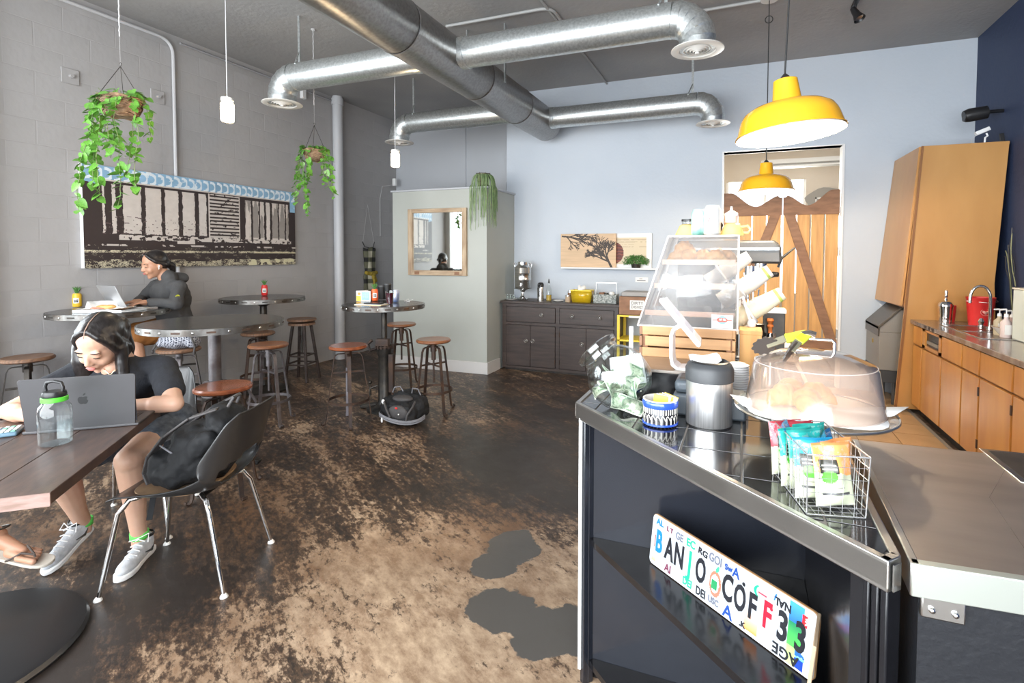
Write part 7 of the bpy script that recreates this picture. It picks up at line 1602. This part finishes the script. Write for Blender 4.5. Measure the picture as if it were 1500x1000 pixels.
# ------------------------------------------------------------------ doorway: swinging picket doors
def leaf_door(label, xh, xe, side):
    t = thing('swinging_door', label, 'door', (0, YB+.06, 0)); lo, hi = min(xh, xe), max(xh, xe); W_ = hi-lo; n = 4; pw_ = W_/n
    zb = aty(1100, 312, YB).z; z0 = .42
    for i in range(n): box(lo+i*pw_+.008, lo+(i+1)*pw_-.008, .0, .022, z0, zb+.02).build('picket', M_pine, t, bevel=.003)
    ol = [(lo, zb-.03), (hi, zb-.03)]; N_ = 26
    for i in range(N_+1):
        u_ = 1-i/N_; q = u_ if side > 0 else 1-u_      # q = 1 at the hinge side
        zz = .245 if q > .86 else (.245-.17*math.sin(min(1, (.86-q)/.43)*PI/2)**1.5 if q > .43 else .075+.13*math.sin((.43-q)/.43*PI/2)**1.6)
        if q < .06: zz -= .03
        ol.append((lo+W_*u_, zb+zz))
    MB().prism(ol, -.024, 0, Matrix.Rotation(PI/2, 4, 'X') @ Matrix.Diagonal((1, 1, -1, 1))).build('scalloped_top', M_brace, t, bevel=.003)
    a_, b_ = (lo+.06, hi-.05) if side > 0 else (hi-.06, lo+.05); M_ = MB().bar((a_, -.012, zb), (b_, -.012, z0+.10), .10, .022, (0, 1, 0)).build('diagonal_brace', M_brace, t, bevel=.003)
    MB().box(lo, hi, -.022, 0, z0, z0+.13).build('bottom_board', M_brace, t, bevel=.003)
    for z in (z0+.2, 1.55, 2.0 if zb > 2.0 else 1.9): MB().cyl((xh, -.012, 0), .012, z-.05, z+.05, 12).build('hinge', M_edge, t)
xm = aty(1147, 300, YB).x
leaf_door('left swinging picket door with scalloped brown top board', dl+.01, xm-.006, -1)
leaf_door('right swinging picket door with a long diagonal brace', dr-.01, xm+.006, 1)

# ------------------------------------------------------------------ yellow pendant lamps
def pendant(label, px, py, Y, tilt, cx=None):
    c = aty(px, py, Y); t = thing('pendant_lamp', label, 'lamp', c); R_ = .225; M = Matrix.Rotation(tilt, 4, 'Y')
    pr = [(.046, .150), (.050, .148), (.062, .05), (.064, .045), (.115, .040), (.155, .028), (.186, .008), (.200, -.015), (.207, -.032), (.222, -.085), (R_+.004, -.088), (R_+.005, -.093)]
    MB().lathe([(0, .152)]+pr, 64, M=M).build('shade', M_yellow, t)
    MB().lathe([(0, .034)]+[(r_-.004, z-.006) for r_, z in pr[3:]], 64, M=M).build('shade_inside', M_lampin, t)
    MB().lathe([(0, .152), (.022, .152), (.018, .165), (.006, .178), (0, .178)], 20, M=M).build('cap', M_bplastic, t)
    MB().lathe([(0, -.075), (.020, -.070), (.030, -.045), (.026, -.015), (.014, .015), (0, .02)], 24, M=M).build('bulb', M_bulb, t)
    k = M @ Vector((0, 0, .175)); MB().tube([k, (k.x*.3, k.y, .5), (0, 0, 1.2), (0, 0, ZC-c.z)], .004, 8).build('cord', M_cord, t)
    l = bpy.data.lights.new('pendant_light', 'POINT'); l.energy = 30; l.color = (1, .80, .56); l.shadow_soft_size = .025; o = bpy.data.objects.new('pendant_light', l); COL.objects.link(o); o.parent = t; o.location = M @ Vector((0, 0, -.105)); return t, c
t, c = pendant('large yellow enamel pendant lamp nearest the camera over the bar', 1154, 166, 2.6, math.radians(-5))
t, c = pendant('yellow enamel pendant lamp in front of the picket doors', 1122, 264, 4.95, 0)
MB().cyl((0, 0, 0), .07, ZC-c.z-.03, ZC-c.z, 24, r2=.075).build('canopy', M_metalw, t); MB().torus((0, 0, 1.38), .03, .004, 20, 6, Matrix.Translation((0, 0, 1.38)) @ Matrix.Rotation(PI/2, 4, 'X') @ Matrix.Translation((0, 0, -1.38))).build('cord_loop', M_cord, t)
# mason jar lights
for px, py, Y, lb in ((333, 161, 2.55, 'glowing mason jar pendant in front of the left duct elbow'), (579, 232, 4.15, 'glowing mason jar pendant farther back by the corner')):
    c = aty(px, py, Y); t = thing('jar_lamp', lb, 'lamp', c)
    MB().lathe([(0, -.085), (.040, -.085), (.045, -.078), (.045, .045), (.036, .060), (.036, .072)], 32).build('jar_glass', glassm, t)
    MB().lathe([(0, .088), (.014, .088), (.038, .080), (.039, .062), (.0, .060)], 32).build('jar_lid', M_wcer, t)
    MB().tube([(-.045, 0, .055), (-.055, 0, .062), (-.045, 0, .075), (0, 0, .095), (.045, 0, .075), (.055, 0, .062), (.045, 0, .055)], .003, 6).build('wire_bail', M_edge, t)
    MB().lathe([(0, -.080), (.036, -.076), (.041, -.068), (.041, .040), (.030, .055), (0, .056)], 28).build('bulb', M_jarglow, t)
    MB().tube([(0, 0, .088), (0, 0, .5), (.004, 0, .9), (0, 0, ZC-c.z)], .003, 6).build('cord', M_wcord, t)
    l = bpy.data.lights.new('jar_light', 'POINT'); l.energy = 9; l.color = (1, .72, .42); l.shadow_soft_size = .05; o = bpy.data.objects.new('jar_light', l); COL.objects.link(o); o.parent = t; o.location = (0, 0, -.10)
# track lights
p = on(1253, 20, 3.62)
t = thing('track_light', 'black ceiling track with black spotlight heads above the bar', 'lamp', (p.x, p.y, 0))
box(-.018, .018, -3.2, .12, ZC-.03, ZC).build('track', M_bplastic, t)
for k, (y, aim, on_) in enumerate(((.0, Vector((.35, -.25, -.8)), 0), (-.62, Vector((.3, .1, -.9)), 1), (-1.6, Vector((0, .4, -.9)), 0))):
    hub = Vector((0, y, ZC-.10)); aim.normalize(); MB().tube([(0, y, ZC-.03), (0, y, ZC-.10)], .009, 8).ball(hub, .016).build('swivel', M_bplastic, t)
    q = aim.to_track_quat('Z', 'Y'); M = Matrix.Translation(hub+aim*.0) @ q.to_matrix().to_4x4()
    hd_ = MB().lathe([(0, -.05), (.022, -.05), (.028, -.01), (.032, .03), (.048, .08), (.046, .08), (.028, .04), (0, .04)], 28, M=M).build('spot_head', M_bplastic, t)
    MB().lathe([(0, .045), (.036, .062), (.030, .043), (0, .040)], 24, M=M).build('lamp_face', M_jarglow if on_ else M_edge, hd_)

# ------------------------------------------------------------------ right side: tall cabinet, ice machine, base cabinets
YP = 5.80
tlx, blx = aty(1350, 214, YP).x, aty(1310, 588, YP).x; tz = aty(1350, 214, YP).z; trx = aty(1479, 212, YP).x; brx = aty(1457, 415, YP).x
mz, mx = aty(1321, 448, YP).z, aty(1322, 448, YP).x
t = thing('tall_cabinet', 'tall honey plywood cabinet leaning in the back right corner', 'cabinet', (0, YP, 0))
RX = Matrix.Rotation(PI/2, 4, 'X') @ Matrix.Diagonal((1, 1, -1, 1))
kx = (brx-trx)/(tz-aty(1457, 415, YP).z)
front = [(blx, .05), (XR-.03, .05), (min(brx, XR-.012), aty(1457, 415, YP).z), (min(trx, XR-.005), tz), (tlx, tz)]
MB().prism(front, 0, .022, RX).build('front_panel', M_oak, t, bevel=.002)
e0 = [(blx-.0, .05), (blx+.022, .05), (tlx+.018, tz), (tlx, tz)]
MB().prism(e0, -.004, 0, RX).build('edge_strip', M_oakedge, t)
dz0, dz1 = aty(1291, 437, YB).z, aty(1311, 230, YB).z
MB().add([(mx-.012, .03, mz), (mx-.012+.02, .03, mz), (tlx-.01+.02, .03, tz), (tlx-.01, .03, tz), (mx-.06, .80, mz+.0), (mx-.04, .80, mz+.0), (tlx-.005, .80, tz), (tlx-.025, .80, tz)], [(0, 1, 2, 3), (4, 7, 6, 5), (0, 3, 7, 4), (1, 5, 6, 2), (0, 4, 5, 1), (3, 2, 6, 7)]).build('side_door', M_oak, t, bevel=.002)
MB().add([(mx+.012, .022, mz), (mx+.03, .022, mz), (tlx+.03, .022, tz), (tlx+.012, .022, tz), (mx-.02, .80, mz), (mx, .80, mz), (tlx+.015, .80, tz), (tlx-.003, .80, tz)], [(0, 1, 2, 3), (4, 7, 6, 5), (0, 3, 7, 4), (1, 5, 6, 2), (0, 4, 5, 1), (3, 2, 6, 7)]).build('side_carcass', M_oakedge, t)
box(tlx, XR-.01, .02, .80, tz-.02, tz).build('top_board', M_oak, t); box(mx+.02, XR-.01, .05, .80, mz-.02, mz).build('bottom_board', M_oakedge, t)
zt_ = tz
p = aty(1430, 168, 6.1); t = thing('wall_speaker', 'black cylindrical speaker mounted on the navy wall above the cabinet', 'speaker', (XR, 5.95, p.z))
a_, b_ = aty(1412, 171, 5.95), aty(1446, 164, 5.95); ax_ = (Vector((a_.x, 0, a_.z-p.z))-Vector((b_.x, 0, b_.z-p.z))); 
MB().tube([(b_.x-XR+.0, 0, b_.z-p.z), (a_.x-XR+.04, 0, a_.z-p.z+.01), (a_.x-XR, 0, a_.z-p.z)], [.058, .062, .052], 28).build('speaker_body', M_bplastic, t, bevel=.004); MB().tube([(b_.x-XR-.02, 0, b_.z-p.z), (0, .04, b_.z-p.z+.01)], .016, 10).build('wall_arm', M_bplastic, t)
MB().lathe([(0, 0), (.045, 0), (.045, .004), (0, .004)], 20, M=Matrix.Translation((a_.x-XR-.001, 0, a_.z-p.z)) @ Matrix.Rotation(PI/2, 4, 'Y')).build('speaker_face', M_dplastic, t)
p = aty(1441, 192, 5.9); t = thing('security_camera', 'white bullet camera on a small stand on top of the tall cabinet', 'camera', (p.x, 5.9, zt_)); hz = p.z-zt_
MB().box(-.055, .055, -.025, .025, -.018, .018, Matrix.Translation((-.01, 0, hz)) @ Matrix.Rotation(-.40, 4, 'Y')).build('camera_body', M_wplastic, t, bevel=.005); MB().tube([(.02, 0, hz-.02), (.03, 0, hz-.045), (.012, 0, hz-.06), (.010, 0, .005)], .008, 8).build('camera_arm', M_wplastic, t); MB().cyl((.01, 0, 0), .03, 0, .006, 20).build('camera_base', M_wplastic, t)
MB().tube([(-.05, 0, hz-.03), (-.09, 0, hz-.07), (-.09, 0, .02), (-.02, 0, .012), (.0, 0, .004)], .0025, 6).build('camera_cable', M_wcord, t)
p = aty(1474, 212, 5.88); tag(MB().box(-.018, .018, -.006, .006, 0, .085, Matrix.Rotation(-.12, 4, 'Y')).build('black_gadget', M_bplastic, loc=(min(p.x, XR-.04), 5.88, zt_), bevel=.003), 'small black device at the right end of the cabinet top', 'device')
# ice machine
xa_ = aty(1287, 520, 6.02).x; w_ = 1.50-xa_; t = thing('ice_machine', 'grey ice machine with sloping brown lid under the cabinet overhang', 'ice machine', (xa_, 6.02, 0))
box(0, w_, 0, .56, .36, .74).build('bin_body', M_icem, t, bevel=.006); box(-.002, w_, -.002, .56, .24, .36).build('lower_band', M_dplastic, t)
MB().prism([(0, .74), (w_, .74), (w_, .97), (w_-.04, .97), (0, .80)], 0, .56, Matrix(((1, 0, 0, 0), (0, 0, 1, 0), (0, 1, 0, 0), (0, 0, 0, 1)))).build('upper_body', M_icem, t, bevel=.004)
MB().add([(-.012, -.012, .77), (w_, -.012, .99), (w_, .56, .99), (-.012, .56, .77), (-.012, -.012, .80), (w_, -.012, 1.02), (w_, .56, 1.02), (-.012, .56, .80)], [(0, 3, 2, 1), (4, 5, 6, 7), (0, 1, 5, 4), (1, 2, 6, 5), (2, 3, 7, 6), (3, 0, 4, 7)]).build('sloping_lid', M_iced, t, bevel=.004)
box(-.012, 0, -.01, .56, .70, .80).build('lid_lip', M_iced, t, bevel=.003)
MB().torus((0, 0, 0), .022, .003, 20, 6, Matrix.Translation((-.003, .25, .62)) @ Matrix.Rotation(PI/2, 4, 'Y')).build('badge', mat('gold_badge', (.55, .40, .12), .4, .6), t)
for x in (.05, w_-.05):
    for y in (.05, .50): MB().cyl((x, y, 0), .022, 0, .25, 14).build('leg', M_dplastic, t)
# base cabinets
XF = 1.52; ycut = [5.78, 5.52, 5.04, 4.62, 4.32, 3.86, 3.40, 2.95, 2.5, 2.05, 1.75]; t = thing('base_cabinets', 'run of honey-wood base cabinets along the right wall', 'cabinet', (0, 0, 0))
box(XF+.02, XR-.01, 1.75, YP-.01, .10, .865).build('carcass', M_oakedge, t); box(XF+.08, XR-.01, 1.75, YP-.01, 0, .10).build('toe_kick', M_iron, t)
for k in range(len(ycut)-1):
    y1, y0 = ycut[k]-.012, ycut[k+1]+.012; zd = .68
    box(XF, XF+.02, y0, y1, .115, zd-.008).build('cabinet_door', M_door, t, bevel=.003)
    if k == 1:
        MB().box(XF, XF+.02, y0, y0+.05, zd+.008, .855).box(XF, XF+.02, y1-.07, y1, zd+.008, .855).box(XF, XF+.02, y0, y1, zd+.008, zd+.035).box(XF, XF+.02, y0, y1, .835, .855).build('open_frame', M_door, t)
        box(XF+.015, XF+.022, y0+.05, y1-.07, zd+.035, .835).build('dark_opening', M_blk, t); box(XF+.0, XF+.014, y0+.08, y1-.12, .74, .765).build('inner_tray', M_icem, t)
    else: box(XF, XF+.02, y0, y1, zd+.008, .855).build('drawer_front', M_door, t, bevel=.003)
    for z in (.22, .58):
        if k in (3, 4): box(XF-.004, XF+.004, y0-.012, y0+.002, z-.03, z+.03).build('hinge', M_rust, t)
t = thing('worktop', 'brown mottled worktop over the right base cabinets', 'worktop', (0, 0, 0))
box(XF-.02, XR-.005, 1.73, YP-.004, .866, .905).build('slab', M_granite, t, bevel=.004)
for k in range(9): y = 5.6-k*.09; MB().box(XF-.0215, XF-.0195, y, y+.06, .872, .90).build('worn_chip', mat('worn_laminate', (.05, .035, .03), .6), t) if k in (3, 4, 5) else None
box(XR-.02, XR-.006, 1.73, YP-.004, .905, 1.0).build('backsplash', M_granite, t)
WT = .905
p = on(1412, 474, WT); t = thing('sink', 'shallow steel sink set in the brown worktop', 'sink', (XF+.36, 5.02, WT)); 
bs = [(-.26, .26, -.42, -.40), (-.26, .26, .40, .42), (-.26, -.24, -.40, .40), (.24, .26, -.40, .40), (-.24, .24, -.01, .01)]
m = MB(); [m.box(a_, b_, c2_, d_, 0, .006) for a_, b_, c2_, d_ in bs]; m.build('sink_rim', M_steel, t, bevel=.002); box(-.24, .24, -.40, .40, .0005, .0015).build('sink_basin', mat('basin_steel', (.25, .20, .16), .3, .9), t)
fp = aty(1450, 466, 5.1); t = thing('faucet', 'curved chrome gooseneck faucet behind the sink', 'faucet', (fp.x, 5.1, WT+.007)); R_ = .10; xs0 = aty(1421, 436, 5.1).x-fp.x; hh = aty(1440, 420, 5.1).z-WT
MB().tube([(0, 0, 0), (0, 0, hh-.10)]+[(xs0/2+math.cos(a)*abs(xs0)/2, 0, hh-.10+.10*math.sin(a)) for a in [PI*i/10 for i in range(1, 11)]]+[(xs0, 0, hh-.14)], .011, 12).build('spout', M_chrome, t)
MB().cyl((0, 0, 0), .024, 0, .03, 18).build('base', M_chrome, t)
for dy, dx in ((.10, -.02), (-.10, .02)): MB().cyl((dx, dy, 0), .020, 0, .03, 16).lathe([(0, .03), (.012, .03), (.022, .06), (.010, .085), (0, .085)], 16, (dx, dy, 0)).build('tap_handle', M_chrome, t)
p = aty(1385, 462, 5.62); t = thing('cocktail_shaker', 'polished steel shaker with a knobbed lid on the far end of the worktop', 'shaker', (p.x, 5.62, WT))
MB().lathe([(0, 0), (.045, 0), (.055, .14), (.057, .15), (0, .15)], 32).build('shaker_body', M_chrome, t); MB().lathe([(.058, .148), (.058, .158), (.045, .185), (.015, .20), (.008, .22), (.016, .235), (.009, .25), (.014, .275), (.008, .29), (0, .292)], 28).build('shaker_lid', M_chrome, t)
p = aty(1393, 462, 5.7); tag(MB().lathe([(0, 0), (.035, 0), (.045, .15), (.043, .15), (.033, .004), (0, .004)], 24).build('red_tumbler', M_red, loc=(p.x, 5.72, WT)), 'dark red tumbler half hidden behind the steel shaker', 'cup')
p = aty(1437, 468, 5.5); t = thing('red_bucket', 'bright red metal bucket beside the faucet on the worktop', 'bucket', (p.x, 5.52, WT)); wB = (aty(1458, 440, 5.5).x-aty(1415, 440, 5.5).x)/2; hB2 = aty(1437, 436, 5.5).z-WT
MB().lathe([(0, 0), (wB*.78, 0), (wB, hB2), (wB+.004, hB2+.004), (wB-.004, hB2), (wB*.76, .004), (0, .004)], 40).build('bucket_body', M_red, t); MB().tube([(-wB, 0, hB2-.01), (-wB-.01, -.03, hB2-.03), (0, -wB-.02, hB2-.035), (wB+.01, -.03, hB2-.03), (wB, 0, hB2-.01)], .0025, 6).build('bail', M_edge, t)
MB().torus((0, 0, 0), .034, .0022, 24, 6, Matrix.Translation((.005, -wB*.90, hB2*.5)) @ Matrix.Rotation(PI/2-.1, 4, 'X') @ Matrix.Diagonal((1, .8, 1, 1))).build('faded_emblem', mat('faded_pink', (.75, .35, .30), .5), t)
MB().add([(.005, 0, -.022), (-.02, 0, .004), (-.01, 0, .016), (.005, 0, .008), (.020, 0, .016), (.03, 0, .004)], [(0, 1, 2, 3, 4, 5)], Matrix.Translation((0, -wB*.915, hB2*.5))).build('emblem_heart', MT['faded_pink'], t, solid=.002)
for px, Y, lb, mm, hh in ((1464, 4.9, 'soap pump bottle with pale label nearest the faucet', mat('pale_soap', (.48, .42, .30), .4), .15), (1474, 4.75, 'taller white soap pump bottle behind the pale one', mat('pink_soap', (.60, .50, .48), .4), .16), (1482, 4.95, 'dusty pink soap bottle by the navy wall', mat('dusty_soap', (.50, .36, .34), .4), .14)):
    p = aty(px, 470, Y); t = thing('soap_bottle', lb, 'bottle', (min(p.x, XR-.07), Y, WT)); MB().lathe([(0, 0), (.032, 0), (.034, .01), (.034, hh*.7), (.014, hh*.85), (.014, hh*.95), (0, hh*.95)], 24).build('bottle_body', mm, t); MB().lathe([(0, hh*.95), (.015, hh*.95), (.012, hh*1.08), (.004, hh*1.1), (.004, hh*1.3), (0, hh*1.3)], 16).tube([(0, 0, hh*1.3), (-.035, 0, hh*1.28)], .006, 8).build('pump', M_wplastic, t)
    box(-.02, .02, -.036, -.033, .025, hh*.6).build('bottle_label', M_paper, t)
p = on(1478, 493, WT); t = thing('mixing_bowl', 'off-white enamel bowl with chipped rim at the right of the sink', 'bowl', (p.x+.02, p.y+.05, WT)); MB().lathe([(0, 0), (.05, 0), (.07, .02), (.105, .065), (.108, .068), (.104, .068), (.066, .022), (0, .006)], 40).build('bowl_body', M_wcer, t); MB().torus((0, 0, .0675), .1065, .003, 40, 6).build('rim', M_pale, t)
p = on(1500, 497, WT); q = aty(1482, 422, p.y); t = thing('storage_container', 'tall translucent pale container at the right edge of the frame on the worktop', 'container', (q.x, p.y-.28, WT)); hh = q.z-WT-.005
MB().box(0, .22, 0, .26, 0, hh).build('container_wall', mat('pale_translucent', (.62, .68, .64), .35), t, bevel=.01); MB().box(-.005, .225, -.005, .265, hh, hh+.012).build('container_lid', mat('cream_lid', (.80, .74, .62), .4), t, bevel=.004)
# cables and outlet by the navy wall
rd = random.Random(3); t = thing('cable_bundle', 'tangle of pale cables hanging between the cabinet and the navy wall', 'cables', (XR, 5.55, 0))
for k in range(6):
    x = -.03-.008*k; pts = [(x+.01*math.sin(k), .12, 1.75-.05*k)]
    for j in range(7): pts.append((x+rd.uniform(-.008, .008), .12-.03*j+rd.uniform(-.012, .012), 1.6-.10*j-.02*k))
    MB().tube(pts, .004, 6).build('cable', (M_bplastic, mat('olive_cable', (.25, .25, .12), .5), M_cord)[k % 3], t)
tag(box(-.035, 0, -.06, .06, -.06, .06).build('power_outlet', mat('dusty_plate', (.30, .28, .24), .5), loc=(XR, 5.2, 1.12), bevel=.004), 'dusty outlet box on the navy wall behind the soap bottles', 'outlet')
